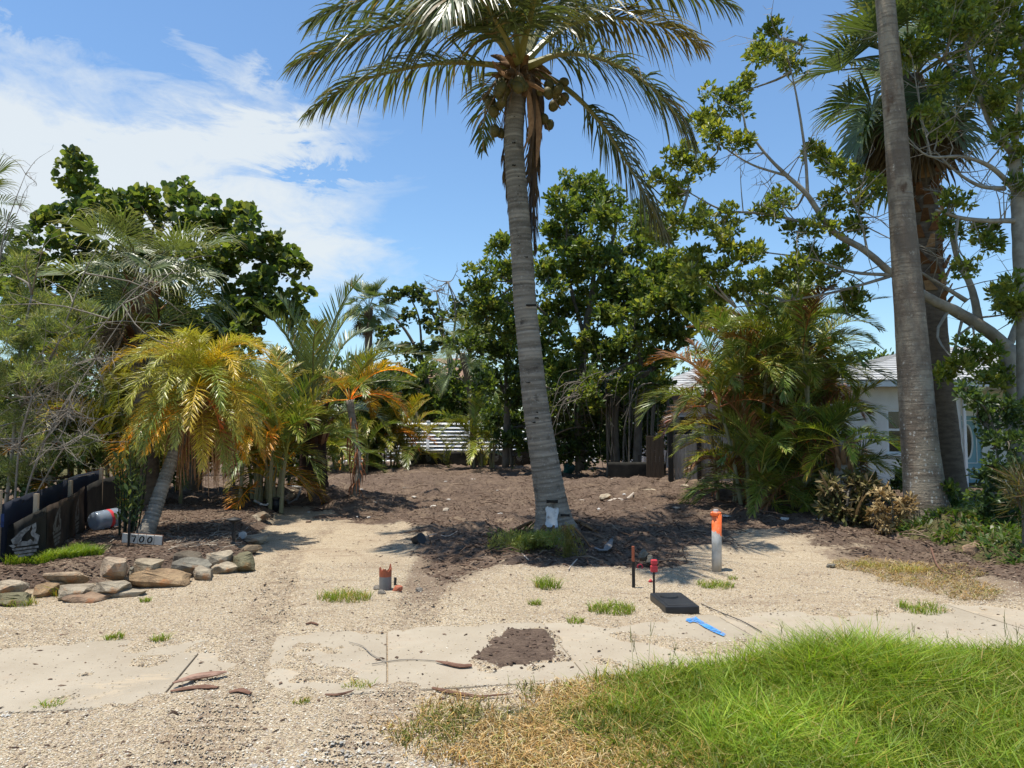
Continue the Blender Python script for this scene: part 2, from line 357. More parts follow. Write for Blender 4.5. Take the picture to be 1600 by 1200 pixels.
ROOFB = simple('brown roof tile', (.34, .21, .14), (.24, .15, .10), 5, .85, .25)
YELLOW = simple('yellow stucco', (.46, .34, .17), (.38, .28, .14), 3, .9, .2)
BROWNP = simple('brown fascia', (.12, .07, .05), (.08, .05, .04), 3, .7)
TEAL = simple('teal tarp', (.05, .36, .27), (.04, .28, .22), 3, .5, .4)
BLUEDOOR = simple('pale blue door paint', (.22, .40, .46), (.2, .36, .42), 2, .5, .4, 12, .001, bstr=.15)
WOODGREY = simple('weathered grey boards', (.38, .36, .335), (.25, .235, .215), 5, .9, .15, 40, .004, stretch=(3, 3, .3))
BLACKP = simple('black plastic', (.018, .019, .02), (.03, .03, .031), 6, .45, .45, 60, .001)
BLACKM = simple('black painted post', (.012, .012, .012), (.025, .023, .02), 6, .6, .4)
PVC = simple('grey white pvc', (.56, .55, .52), (.48, .46, .43), 7, .5, .4, 20, .001, bstr=.2)
def painted_pvc():
    t = NT('pvc with orange paint'); z = t.n('ShaderNodeSeparateXYZ'); t.L.new(t.tc.outputs['Object'], z.inputs[0])
    e = t.math('ADD', z.outputs[2], t.math('ADD', t.math('MULTIPLY', z.outputs[0], 1.0), t.math('MULTIPLY', t.math('SUBTRACT', t.noise(16, 4, .6, t.map((1, 1, .25))), .5), .22)))
    w = t.mix(t.ramp(t.noise(8, 6, .7), .35, .65), (.56, .545, .51), (.42, .39, .34)); w = t.mix(t.math('MULTIPLY', t.math('SUBTRACT', 1.0, t.ramp(z.outputs[2], .0, .18)), .6), w, (.40, .31, .21))
    o = t.mix(t.ramp(t.noise(14, 4), .35, .65), (.86, .13, .018), (.9, .2, .06))
    o = t.mix(t.ramp(t.noise(30, 4), .62, .7), o, (.75, .42, .3))
    return t.done(t.princ(t.mix(t.ramp(e, .40, .415), w, o), .45, .4))
PVCO = painted_pvc()
ORANGE = simple('faded orange paint', (.42, .11, .05), (.26, .09, .05), 15, .6)
RED = simple('red plastic', (.62, .05, .06), (.5, .04, .05), 8, .45, .4)
def worn_paint():
    t = NT('blue marking paint'); f = t.noise(40, 6, .75); b = t.princ(t.mix(t.ramp(t.noise(14, 4), .35, .7), (.03, .20, .55), (.12, .30, .55)), .85, .2); x = t.n('ShaderNodeBsdfTransparent'); m = t.n('ShaderNodeMixShader'); t.L.new(t.ramp(t.math('ADD', f, t.math('MULTIPLY', t.noise(7, 3), .5)), .63, .76), m.inputs[0]); t.L.new(x.outputs[0], m.inputs[1]); t.L.new(b, m.inputs[2]); return t.done(m.outputs[0])
BLUEP = worn_paint()
SIGNW = simple('white sign tile', (.62, .58, .50), (.52, .48, .40), 9, .5)
INK = simple('black numeral', (.01, .01, .01), (.015, .015, .015), 5, .6)
GREENP = simple('green pot plastic', (.03, .13, .10), (.025, .1, .08), 5, .5)
OLDWOOD = simple('splintered brown wood', (.23, .13, .09), (.12, .065, .045), 12, .9, .1, 60, .006, stretch=(.3, 3, 3))
PALEWOOD = simple('bleached wood', (.55, .48, .40), (.38, .31, .25), 12, .9, .1, 60, .006)
COCONUT = simple('green coconut husk', (.10, .095, .024), (.15, .105, .035), 7, .5, .35)
def glass_dark():
    t = NT('dark window glass'); return t.done(t.princ((.012, .014, .015), .06, .6))
GLASS = glass_dark()
def bottle_mat():
    t = NT('blue water bottle plastic'); return t.done(t.princ((.36, .43, .52), .2, .5, None, 0, Transmission_Weight=.5))
BOTTLE = bottle_mat()
# ------------------------------------------------------------------ ground
SW_A = gp(0, 1008)[:2]; SW_B = gp(1600, 938)[:2]; SW_U = nrm(SW_B - SW_A); SW_N = np.array([SW_U[1], -SW_U[0]])   # towards the camera
SW_W = float((gp(300, 1097)[:2] - SW_A) @ SW_N)
def sw_coord(x, y):
    return (x - SW_A[0]) * SW_U[0] + (y - SW_A[1]) * SW_U[1], (x - SW_A[0]) * SW_N[0] + (y - SW_A[1]) * SW_N[1]
LOT = gpoly([(455, 772), (430, 792), (520, 806), (610, 822), (690, 838), (640, 868), (700, 905), (780, 884), (850, 895), (915, 885), (1000, 892), (1065, 872), (1105, 852), (1150, 832), (1230, 832),
             (1320, 858), (1400, 872), (1480, 892), (1640, 925), (2100, 960), (2100, 800), (1500, 790), (1300, 784), (1100, 762), (1000, 738), (860, 727), (640, 722), (560, 735), (480, 758)])
BED = gpoly([(-300, 800), (150, 800), (330, 795), (470, 780), (440, 800), (405, 835), (395, 872), (340, 884), (220, 905), (90, 918), (-300, 960)])
BACKL = gpoly([(-400, 805), (150, 805), (330, 800), (430, 788), (500, 770), (540, 735), (300, 725), (-400, 740)])
BANK = gpoly([(1400, 835), (1470, 850), (1530, 875), (1600, 895), (2200, 950), (2200, 780), (1440, 780)])
DRYP = gpoly([(1330, 870), (1420, 880), (1540, 905), (1620, 925), (1500, 945), (1400, 910), (1330, 890)])
PATCH = gpoly([(762, 1006), (800, 985), (845, 985), (866, 1005), (872, 1028), (830, 1042), (775, 1047), (740, 1030)])
GRASSP = np.array([[9, 6.9], [4.6, 6.0], [2.6, 5.6], [1.75, 5.4], [1.0, 5.2], [.5, 4.9], [.38, 4.3], [.55, 3.7], [.7, 2.6], [.9, 1.2], [9, 1.2]])
DRYG = np.array([[-.52, 4.45], [-.1, 4.55], [.35, 4.70], [1.1, 4.78], [1.9, 4.6], [1.5, 3.5], [1.2, 2.8], [1.0, 1.2], [-.1, 1.2], [-.1, 3.0], [-.24, 3.6], [-.52, 4.1]])
def masks(x, y):
    w1 = fbm(x * 1.7, y * 1.7, 3, 4); w2 = fbm(x * 6, y * 6, 9, 3)
    wob = .35 * w1 * np.clip(y / 9, .5, 2.0) + .1 * w2
    mul = sst(-.62, .5, poly_sd(LOT, x, y) + wob * 1.5); mul = np.maximum(mul, sst(-.2, .2, poly_sd(BACKL, x, y) + wob * .5))
    bed = sst(-.2, .2, poly_sd(BED, x, y) + wob * .3)
    mul = np.maximum(mul, bed * .92)
    dom = sst(-9.5, -10.8, x) * sst(9, 11, y); mul = np.maximum(mul, dom)
    mul = np.maximum(mul, sst(15, 18, y)); mul = np.maximum(mul, sst(-.05, .05, poly_sd(PATCH, x, y) + wob * .5))
    veg = sst(-.3, .3, poly_sd(BANK, x, y) + wob)
    veg = np.maximum(veg, sst(-.15, .25, poly_sd(GRASSP, x, y) + wob * .5)); veg = np.maximum(veg, .62 * sst(-.2, .25, poly_sd(DRYG, x, y) + wob * .6))
    veg = np.maximum(veg, sst(-13, -15, x) + sst(12, 14, x))
    veg = np.maximum(veg, sst(46, 50, y)); veg = np.maximum(veg, sst(.7, .2, y))
    soil = .25 + .35 * sst(-1.6, .2, poly_sd(LOT, x, y) + wob * 2) + .75 * sst(-.06, .06, poly_sd(PATCH, x, y) + wob * .6)
    soil = soil + .28 * sst(-.4, .3, poly_sd(DRYP, x, y) + wob) + .30 * track(x, y)[0]
    return np.clip(mul, 0, 1), np.clip(veg, 0, 1), np.clip(soil, 0, 1)
TRK = np.array([gp(300, 1190)[:2], gp(395, 1010)[:2], gp(430, 920)[:2], gp(455, 860)[:2], gp(540, 805)[:2]])
TRK2 = np.array([gp(560, 1190)[:2], gp(640, 1000)[:2], gp(665, 910)[:2], gp(690, 850)[:2], gp(720, 800)[:2]])
def track(x, y):
    best = np.full(np.shape(x), 9.); along = np.zeros(np.shape(x))
    for T in (TRK, TRK2):
        cx = np.interp(y, T[:, 1], T[:, 0]); d = np.abs(x - cx); s = d < best; best = np.where(s, d, best); along = np.where(s, y, along)
    m = sst(.28, .16, best) * sst(3.2, 3.6, y) * sst(14, 11, y)
    return m, along
MOUND = [(at(490, 760, 16.5), 1.5, .30), (gp(868, 850), 1.5, .14), (gp(1128, 890), .35, .05), (gp(1255, 850), 1.2, .06), (gp(820, 905), .8, .07), (gp(1010, 760), 2.5, .2), (gp(1150, 775), 1.6, .14), (gp(670, 815), .9, .07), (gp(1000, 900), .5, .06)]
def hgt(x, y):
    x = np.asarray(x, float); y = np.asarray(y, float)
    mul, veg, soil = masks(x, y); s, v = sw_coord(x, y)
    near = sst(3.5, 8, y)
    h = .02 * fbm(x * .8, y * .8, 1, 3) * near + .010 * fbm(x * 5, y * 5, 2, 3)
    h = h + mul * (1 - .75 * sst(-.4, .1, poly_sd(BED, x, y))) * (.17 * fbm(x * .9, y * .9, 21, 3) + .12 * fbm(x * 3.2, y * 3.2, 22, 4) + .06 * np.abs(fbm(x * 9, y * 9, 23, 3)) + .06 * fbm(x * .7, y * 2.6, 24, 3) + .03 * np.abs(fbm(x * 2, y * 7, 25, 3)))
    for (c, r, a) in MOUND: h = h + a * np.exp(-((x - c[0]) ** 2 + (y - c[1]) ** 2) / (r * r) * 1.3)
    h = h + .17 * sst(-.05, .35, poly_sd(BED, x, y)) + .20 * sst(-.15, .5, poly_sd(BANK, x, y))
    t, al = track(x, y); h = h + t * (-.024 + .021 * np.sin(al * 2 * np.pi / .105 + 2 * fbm(x * 3, y * 3, 31, 2)) * (1 + 1.5 * vn(x * 2, y * 2, 33)))
    onsw = sst(-.10, .0, v) * sst(SW_W + .08, SW_W - .02, v)
    cov = sst(.26, .12, np.abs(x - .04 - np.interp(y, TRK[:, 1], TRK[:, 0])) + .22 * fbm(x * 2.2, y * 2.2, 41, 4))
    cov = np.maximum(cov, .9 * sst(.30, -.05, v + .55 * fbm(x * 2.6, y * 2.6, 42, 5) + .05)); cov = np.maximum(cov, .9 * sst(.16, -.05, (SW_W - v) + .45 * fbm(x * 2.9, y * 2.9, 46, 5) + .05))
    cov = np.maximum(cov, sst(-.02, .03, poly_sd(PATCH, x, y) + .25 * fbm(x * 6, y * 6, 43, 4)))
    cov = np.maximum(cov, .85 * sst(.0, .12, fbm(x * 1.6 + 3, y * 1.6, 44, 5) - .26))
    hs = -.016 + cov * (.031 + .018 * fbm(x * 7, y * 7, 45, 3))
    return h * (1 - onsw) + hs * onsw
def h1(x, y): return float(hgt(np.array([x]), np.array([y]))[0])
def gnd(px, py, dz=0.0):                       # point of the ground seen at this place, on the terrain
    p = gp(px, py)
    for _ in range(4): p = gp(px, py, h1(p[0], p[1]))
    return np.array([p[0], p[1], h1(p[0], p[1]) + dz])
def drop(p, dz=0.0): return np.array([p[0], p[1], h1(p[0], p[1]) + dz])

def build_ground():
    xs = np.concatenate([-np.geomspace(9.6, 900, 46)[::-1], np.arange(-9.5, 9.51, .055), np.geomspace(9.6, 900, 46)])
    ys = np.concatenate([-np.geomspace(.5, 300, 14)[::-1], np.arange(0, 2.6, .2), 2.6 + np.cumsum(np.concatenate([np.full(110, .035), np.linspace(.035, .12, 150), np.linspace(.12, .6, 50)]))])
    ys = np.concatenate([ys, np.geomspace(ys[-1] + 1, 1500, 24)])
    X, Y = np.meshgrid(xs, ys); nx, ny = len(xs), len(ys); x, y = X.ravel(), Y.ravel()
    z = hgt(x, y); far = sst(60, 90, np.hypot(x, y)); z = z * (1 - far)
    m, v, s = masks(x, y)
    i = (np.arange(ny - 1)[:, None] * nx + np.arange(nx - 1)[None]).ravel()
    g = G(); g.add(np.stack([x, y, z], 1), np.stack([i, i + 1, i + nx + 1, i + nx], 1), np.stack([m, v, s], 1))
    o = struct(g.obj('ground', GROUND, smooth=True)); o['label'] = 'shell gravel, bark mulch and torn soil of the cleared lot'
build_ground()

def build_sidewalk():
    root = bpy.data.objects.new('sidewalk', None); C.objects.link(root); struct(root)
    root['label'] = 'pale concrete sidewalk crossing the gravel in front of the cleared lot'
    joints = []
    for px, py in ((310, 1040), (600, 1030), (1140, 975), (1440, 960)): joints.append(float(sw_coord(*gp(px, py)[:2])[0]))
    j = sorted([-7.5, -5.6, -3.7, -1.85] + joints[:0] + [float(sw_coord(*gp(302, 1030)[:2])[0]), float(sw_coord(*gp(605, 1035)[:2])[0])] + [float(sw_coord(*gp(870, 1000)[:2])[0]) * 1.0, float(sw_coord(*gp(1150, 978)[:2])[0]), float(sw_coord(*gp(1545, 965)[:2])[0])])
    e = j[-1]; j += [e + 1.9 * k for k in range(1, 5)]; j = [j[0] - 1.9 * k for k in range(4, 0, -1)] + j
    for k in range(len(j) - 1):
        L = j[k + 1] - j[k] - .010; c = SW_A + SW_U * (j[k] + j[k + 1]) / 2 + SW_N * SW_W / 2
        V, Fs = bevel_box((L, SW_W, .12), .005, 2); a = math.atan2(SW_U[1], SW_U[0])
        V = V @ np.array(Matrix.Rotation(a, 3, 'Z')).T
        o = G().add(V, Fs).obj('slab', CONC, None, True); o.parent = root; o.location = (c[0], c[1], -.06 + random.uniform(-.004, .004))
build_sidewalk()

# loose shell lying on the surface, bark chips, fallen leaves: geometry nobody could count
def pebbles(n, region, size, name, label, mat, cols, flat=.6, stretch=1.0, reject=None):
    (x0, x1, y0, y1) = region
    y = y0 * (y1 / y0) ** RNG.random(n * 2) ; x = (RNG.random(n * 2) * 2 - 1) * (.74 * y + .3); k = (x > x0) & (x < x1); x, y = x[k], y[k]
    if reject is not None: k = reject(x, y); x, y = x[k], y[k]
    x, y = x[:n], y[:n]; N = len(x); z = hgt(x, y)
    sv_, vv = sw_coord(x, y)
    z = np.where((vv > 0) & (vv < SW_W), np.maximum(z, 0), z)
    base = np.array([[1, 0, 0], [0, 1, 0], [-1, 0, 0], [0, -1, 0], [0, 0, 1], [0, 0, -1]], float)
    s = size * (.45 + .9 * RNG.random(N) ** 1.6); P = base[None] * s[:, None, None] * (1 + .5 * (RNG.random((N, 6, 1)) - .5))
    P = P + s[:, None, None] * .25 * (RNG.random((N, 6, 3)) - .5)
    P[:, :, 0] *= stretch; P[:, :, 2] *= flat
    a = RNG.random(N) * 2 * np.pi; ca, sa = np.cos(a)[:, None], np.sin(a)[:, None]
    px_, py_ = P[..., 0] * ca - P[..., 1] * sa, P[..., 0] * sa + P[..., 1] * ca
    t = (RNG.random((N, 1)) - .5) * .5; V = np.stack([px_ + x[:, None], py_ + y[:, None], P[..., 2] + z[:, None] + s[:, None] * flat * .55 + px_ * t], -1).reshape(-1, 3)
    f = np.array([[0, 1, 4], [1, 2, 4], [2, 3, 4], [3, 0, 4], [1, 0, 5], [2, 1, 5], [3, 2, 5], [0, 3, 5]])
    Fc = (np.arange(N)[:, None, None] * 6 + f[None]).reshape(-1, 3)
    cols = np.array(cols); T = np.repeat(cols[RNG.integers(0, len(cols), N)] * (.75 + .5 * RNG.random((N, 1))), 6, 0)
    o = G().add(V, Fc, T).obj(name, mat); stuff(o, label, 'gravel' if 'shell' in label else 'mulch'); return o
def free_gravel(x, y):
    m, v, s = masks(x, y); _, vv = sw_coord(x, y); onsw = (vv > .02) & (vv < SW_W - .02) & (hgt(x, y) < .0)
    u = RNG.random(len(x)); return (u > m * 1.3) & (u > v * .9) & ((~onsw) | (u > .965))
SHELL = [(.53, .44, .30), (.57, .49, .37), (.46, .365, .235), (.5, .41, .27), (.63, .575, .47), (.38, .30, .21), (.48, .41, .33), (.26, .2, .15)]
pebbles(120000, (-9, 9, 2.9, 9), .0056, 'shell_gravel', 'crushed shell gravel spread over the drive', PEB, SHELL, .6, 1.25, free_gravel)
def near_clusters(x, y):
    return free_gravel(x, y) & (fbm(x * 1.3, y * 1.3, 77, 4) > .1)
pebbles(5000, (-4, 1.0, 2.9, 4.6), .010, 'coarse_gravel', 'coarser grey white shell stones along the roadside', PEB, [(.52, .5, .45), (.58, .56, .5), (.42, .38, .33), (.33, .3, .26)], .6, 1.2, near_clusters)
def in_mulch(x, y): m, v, s = masks(x, y); u = RNG.random(len(x)); return (u < (m - .25) * 1.4) & (poly_sd(BED, x, y) < 5)
CHIP = [(.105, .067, .046), (.145, .094, .065), (.195, .13, .09), (.078, .05, .035), (.29, .215, .15), (.122, .08, .056), (.055, .036, .027)]
pebbles(75000, (-11, 12, 7.0, 30), .0135, 'bark_mulch', 'dark bark mulch and soil crumbs over the cleared lot', MULCHM, CHIP, .5, 1.9, in_mulch)
def sparse(x, y): m, v, s = masks(x, y); _, vv = sw_coord(x, y); return (RNG.random(len(x)) < np.clip(s * .5 + .06, 0, 1) * np.where((sw_coord(x, y)[1] > 0) & (sw_coord(x, y)[1] < SW_W), .25, 1)) & (v < .6)
pebbles(7000, (-8, 8, 3.0, 12), .010, 'brown_litter', 'brown bark crumbs and leaf bits scattered on the shell', MULCHM, CHIP, .45, 2.2, sparse)
pebbles(1500, (-.5, .9, 4.6, 6.4), .012, 'spilled_soil', 'dark soil spilled on the sidewalk', MULCHM, [(.085, .058, .042), (.12, .08, .06), (.15, .105, .08)], .7, 1.2, lambda x, y: poly_sd(PATCH, x, y) + .2 * fbm(x * 6, y * 6, 43, 4) > -.03)

# ------------------------------------------------------------------ grass
def blades(x, y, z, hh, w, lean, cols, name, mat=None, parent=None, curl=.5, az=None):
    N = len(x); a = RNG.random(N) * 2 * np.pi if az is None else az; d = np.stack([np.cos(a), np.sin(a), np.zeros(N)], 1); s = np.stack([-d[:, 1], d[:, 0], np.zeros(N)], 1)
    b = RNG.random(N) * 2 * np.pi; s = np.stack([np.cos(b), np.sin(b), np.zeros(N)], 1)
    O = np.stack([x, y, z], 1); up = np.array([0, 0, 1.])
    hh = hh[:, None]; l = lean[:, None]; w = w[:, None]
    p1 = O + up * hh * .5 + d * hh * l * .28; p2 = O + up * hh * (.95 - curl * l * .35) + d * hh * l * .95
    V = np.stack([O - s * w, O + s * w, p1 + s * w * .85, p1 - s * w * .85, p2], 1).reshape(-1, 3)
    i = np.arange(N)[:, None] * 5
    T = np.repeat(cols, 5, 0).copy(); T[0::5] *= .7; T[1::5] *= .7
    return G().add(V, [np.concatenate([i, i + 1, i + 2, i + 3], 1), np.concatenate([i + 3, i + 2, i + 4], 1)], T).obj(name, mat or GRASS, parent)
GCOL = np.array([(.215, .30, .03), (.25, .325, .035), (.16, .245, .025), (.28, .335, .05), (.34, .35, .075), (.20, .29, .03)])
DCOL = np.array([(.62, .43, .19), (.54, .34, .13), (.66, .50, .26), (.46, .27, .10), (.68, .55, .32), (.34, .32, .09), (.60, .37, .12)])
def lawn():
    n = 200000; x = RNG.uniform(.1, 6.6, n); y = RNG.uniform(2.5, 6.4, n); k = np.abs(x) < .74 * y + .3; x, y = x[k], y[k]
    sd = poly_sd(GRASSP, x, y) + .28 * fbm(x * 2.2, y * 2.2, 51, 4)
    k = (RNG.random(len(x)) < sst(-.12, .30, sd)) ; x, y, sd = x[k], y[k], sd[k]
    _, vv = sw_coord(x, y); k = vv > SW_W + .02; x, y, sd = x[k], y[k], sd[k]
    N = len(x); tall = np.exp(-(((x - 2.15) / .55) ** 2 + ((y - 4.85) / .4) ** 2)); fld = fbm(x * 1.5, y * 1.5, 52, 3); cl = fbm(x * 6, y * 6, 57, 2)
    hh = (.105 + .13 * RNG.random(N) ** 2 + .05 * fld + .05 * cl + .27 * tall * (.5 + .5 * RNG.random(N))) * (.6 + .4 * sst(0, .4, sd))
    hh = np.maximum(hh, .03)
    cols = GCOL[RNG.integers(0, len(GCOL), N)] * (.7 + .6 * RNG.random((N, 1))) * (1 + .7 * fld[:, None] + .5 * cl[:, None])
    dry = (RNG.random(N) < .09 + .4 * sst(.45, .0, sd)); cols[dry] = DCOL[RNG.integers(0, len(DCOL), dry.sum())] * .85
    o = blades(x, y, hgt(x, y) - .01, hh, .0018 + .0042 * RNG.random(N) ** 2, .35 + 1.1 * RNG.random(N), cols, 'grass'); stuff(o, 'long bright green roadside grass beside the sidewalk', 'grass')
    n = 90000; x = RNG.uniform(-1.3, 2.3, n); y = RNG.uniform(2.5, 5.0, n); sd = poly_sd(DRYG, x, y) + .45 * fbm(x * 2.4, y * 2.4, 53, 4)
    _, vv = sw_coord(x, y); k = (RNG.random(n) < sst(-.10, .40, sd) * .9) & (vv > SW_W - .05) & (np.abs(x) < .74 * y + .3); x, y = x[k], y[k]; N = len(x)
    cols = DCOL[RNG.integers(0, len(DCOL), N)] * (.75 + .5 * RNG.random((N, 1))); g = fbm(x * 2, y * 2, 54, 3) + .35 * sst(.5, 1.6, x) > .22; g &= RNG.random(N) < .5
    cols[g] = np.array([(.17, .19, .04)]) * (.8 + .5 * RNG.random((g.sum(), 1)))
    o = blades(x, y, hgt(x, y) - .005, .04 + .065 * RNG.random(N), .0024 + .0016 * RNG.random(N), .5 + .9 * RNG.random(N), cols, 'dry_grass', DRYLEAF, curl=1.2); stuff(o, 'dried straw coloured grass at the road edge', 'grass')
    n = 2400; s = RNG.uniform(-6, 9, n); x = SW_A[0] + SW_U[0] * s; y = SW_A[1] + SW_U[1] * s
lawn()
def seedheads():
    n = 70; x = RNG.uniform(.7, 3.6, n); y = RNG.uniform(4.3, 5.6, n); _, vv = sw_coord(x, y); k = (vv > SW_W + .01) & (vv < SW_W + .25); x, y = x[k], y[k]; n = len(x)
    g = G()
    for i in range(n):
        hh = RNG.uniform(.2, .34); a = RNG.uniform(0, 6.28); b = np.array([x[i], y[i], 0]); e = b + [math.cos(a) * .07, math.sin(a) * .07, hh]; m = (b + e) / 2 + [0, 0, .02]
        g.add(*tube([b, m, e], [.0016, .0013, .001], 3), (.28, .32, .10)); 
        for q in range(3):
            c = e + RNG.normal(0, .012, 3); g.add(*tube([e - [0, 0, .03 * q], c + [0, 0, .03]], [.0026, .001], 3), (.34, .3, .14))
    stuff(g.obj('seed_stalks', GRASS), 'thin seeding grass stalks along the sidewalk edge', 'grass')
seedheads()
def tuft(px, py, r, n, label, hh=.1, dry=.15, cols=None):
    p = gnd(px, py); a = RNG.random(n) * 6.283; q = r * np.sqrt(RNG.random(n)); x = p[0] + q * np.cos(a); y = p[1] + q * np.sin(a) * .8
    c = (GCOL if cols is None else cols)[RNG.integers(0, 6, n)] * (.75 + .5 * RNG.random((n, 1))); k = RNG.random(n) < dry; c[k] = DCOL[RNG.integers(0, len(DCOL), k.sum())]
    o = blades(x - p[0], y - p[1], hgt(x, y) - p[2], hh * (.4 + .8 * RNG.random(n)), np.full(n, .003), .4 + .9 * RNG.random(n), c, 'grass_tuft'); o.location = p
    tag(o, label, 'grass tuft', 'grass tufts growing in the gravel')
tuft(538, 935, .25, 420, 'wide yellow green grass tuft just left of the broken pipe stub', .10, .35)
tuft(856, 918, .13, 200, 'spiky green grass tuft in front of the coconut palm base', .14, .1)
tuft(956, 954, .21, 420, 'low green grass tuft left of the black meter box lid', .09, .12)
tuft(1118, 916, .19, 300, 'flat green weed tuft in front of the orange topped post', .07, .15)
tuft(1440, 952, .20, 300, 'green weed tuft at the far edge of the right sidewalk slab', .09, .15)
tuft(836, 945, .06, 90, 'tiny green tuft at the tip of the shadow before the palm', .06)
tuft(900, 972, .07, 90, 'tiny tuft on the far sidewalk edge near the soil spill', .06)
tuft(180, 998, .07, 90, 'left of two tiny tufts above the left sidewalk', .06)
tuft(250, 1001, .07, 90, 'right of two tiny tufts above the left sidewalk', .06)
tuft(77, 1106, .07, 110, 'small tuft at the near edge of the left sidewalk', .05)
tuft(560, 1075, .10, 120, 'brownish tuft on the near sidewalk edge by the slab joint', .05, .5)
tuft(470, 1098, .05, 50, 'small brownish tuft lying between the bark boards and the dry grass', .04, .4)
tuft(228, 940, .06, 70, 'tiny tuft on the gravel below the stone border', .05)
tuft(1420, 895, .24, 260, 'straw coloured tuft on the gravel below the dried shrubs', .09, .9)
tuft(1360, 886, .2, 220, 'yellowed grass tuft left on the gravel bank', .08, .8)
tuft(1145, 905, .06, 50, 'single small weed right of the orange topped post', .05)
tuft(35, 945, .14, 120, 'yellow green weeds at the foot of the left border stones', .08, .3)
tuft(100, 930, .12, 100, 'thin pale weeds over the reddish border stone', .14, .6)
def bed_grass():
    n = 9000; P = np.array([gnd(x_, y_)[:2] for x_, y_ in [(5, 912), (60, 880), (120, 858), (165, 868), (150, 890), (60, 910)]])
    x = RNG.uniform(P[:, 0].min(), P[:, 0].max(), n); y = RNG.uniform(P[:, 1].min(), P[:, 1].max(), n); k = poly_sd(P, x, y) + .1 * fbm(x * 4, y * 4, 61) > 0; x, y = x[k], y[k]; N = len(x)
    c = GCOL[RNG.integers(0, 6, N)] * (.8 + .4 * RNG.random((N, 1)))
    stuff(blades(x, y, hgt(x, y) - .01, .06 + .1 * RNG.random(N), .003 + .002 * RNG.random(N), .3 + .8 * RNG.random(N), c, 'bed_grass'), 'bright green grass between the silt fence and the stones', 'grass')
bed_grass()
def straw():
    n = 16000; P = np.array(DRYP); x = RNG.uniform(P[:, 0].min() - .5, P[:, 0].max() + .3, n); y = RNG.uniform(P[:, 1].min() - .5, P[:, 1].max() + .5, n); k = (poly_sd(P, x, y) + .55 * fbm(x * 1.8, y * 1.8, 63, 4) > .02) & (RNG.random(n) < .8); x, y = x[k], y[k]; N = len(x)
    c = DCOL[RNG.integers(0, len(DCOL), N)] * (.55 + .5 * RNG.random((N, 1))); g_ = RNG.random(N) < .08; c[g_] = (.16, .2, .04)
    stuff(blades(x, y, hgt(x, y), .02 + .05 * RNG.random(N), .0025 + .002 * RNG.random(N), 1.2 + 2.2 * RNG.random(N), c, 'straw', DRYLEAF, curl=.4), 'matted yellow straw on the gravel below the right bank', 'grass')
straw()
def bank_cover():
    n = 15000; x = RNG.uniform(5.5, 12, n); y = RNG.uniform(8.2, 15.5, n); sd = poly_sd(BANK, x, y) + .4 * fbm(x * 2, y * 2, 62, 3); k = sd > .0; x, y = x[k], y[k]; N = len(x)
    c = np.array([(.06, .115, .022), (.08, .14, .03), (.05, .1, .02), (.11, .15, .04), (.07, .13, .02), (.14, .14, .05)])[RNG.integers(0, 6, N)]
    stuff(blades(x, y, hgt(x, y), .08 + .12 * RNG.random(N), .012 + .01 * RNG.random(N), .8 + 1.2 * RNG.random(N), c, 'ground_cover', LEAF), 'low leafy ground cover around the smooth palm trunk', 'ground cover')
bank_cover()
# ------------------------------------------------------------------ buildings and fences
def part_box(name, mat, parent, c, s, bev=0, **kw):
    if bev: V, Fs = bevel_box(s, bev, 1); V = V + np.array(c)
    else: V, q = box(c, s, **kw); Fs = [q]
    return G().add(V, Fs).obj(name, mat, parent)
def hip_roof(name, mat, parent, x0, x1, y0, y1, z0, z1, courses=14):
    g = G(); d = (y1 - y0) / 2
    for k in range(courses):
        a, b = k / courses, (k + 1) / courses; b2 = min(1, b + .25 / courses); lift = .035
        def rect(t, dz): return np.array([[x0 + d * t, y0 + d * t, z0 + (z1 - z0) * t + dz], [x1 - d * t, y0 + d * t, z0 + (z1 - z0) * t + dz], [x1 - d * t, y1 - d * t, z0 + (z1 - z0) * t + dz], [x0 + d * t, y1 - d * t, z0 + (z1 - z0) * t + dz]])
        lo, up, base = rect(a, lift), rect(b2, .004), rect(a, 0)
        V = np.concatenate([lo, up, base]); q = []
        for i in range(4):
            j = (i + 1) % 4; q += [[i, j, 4 + j, 4 + i], [8 + i, 8 + j, j, i]]
        g.add(V, np.array(q))
    g.add(np.array([[x0, y0, z0 - .01], [x1, y0, z0 - .01], [x1, y1, z0 - .01], [x0, y1, z0 - .01]]), np.array([[3, 2, 1, 0]]))
    return g.obj(name, mat, parent)
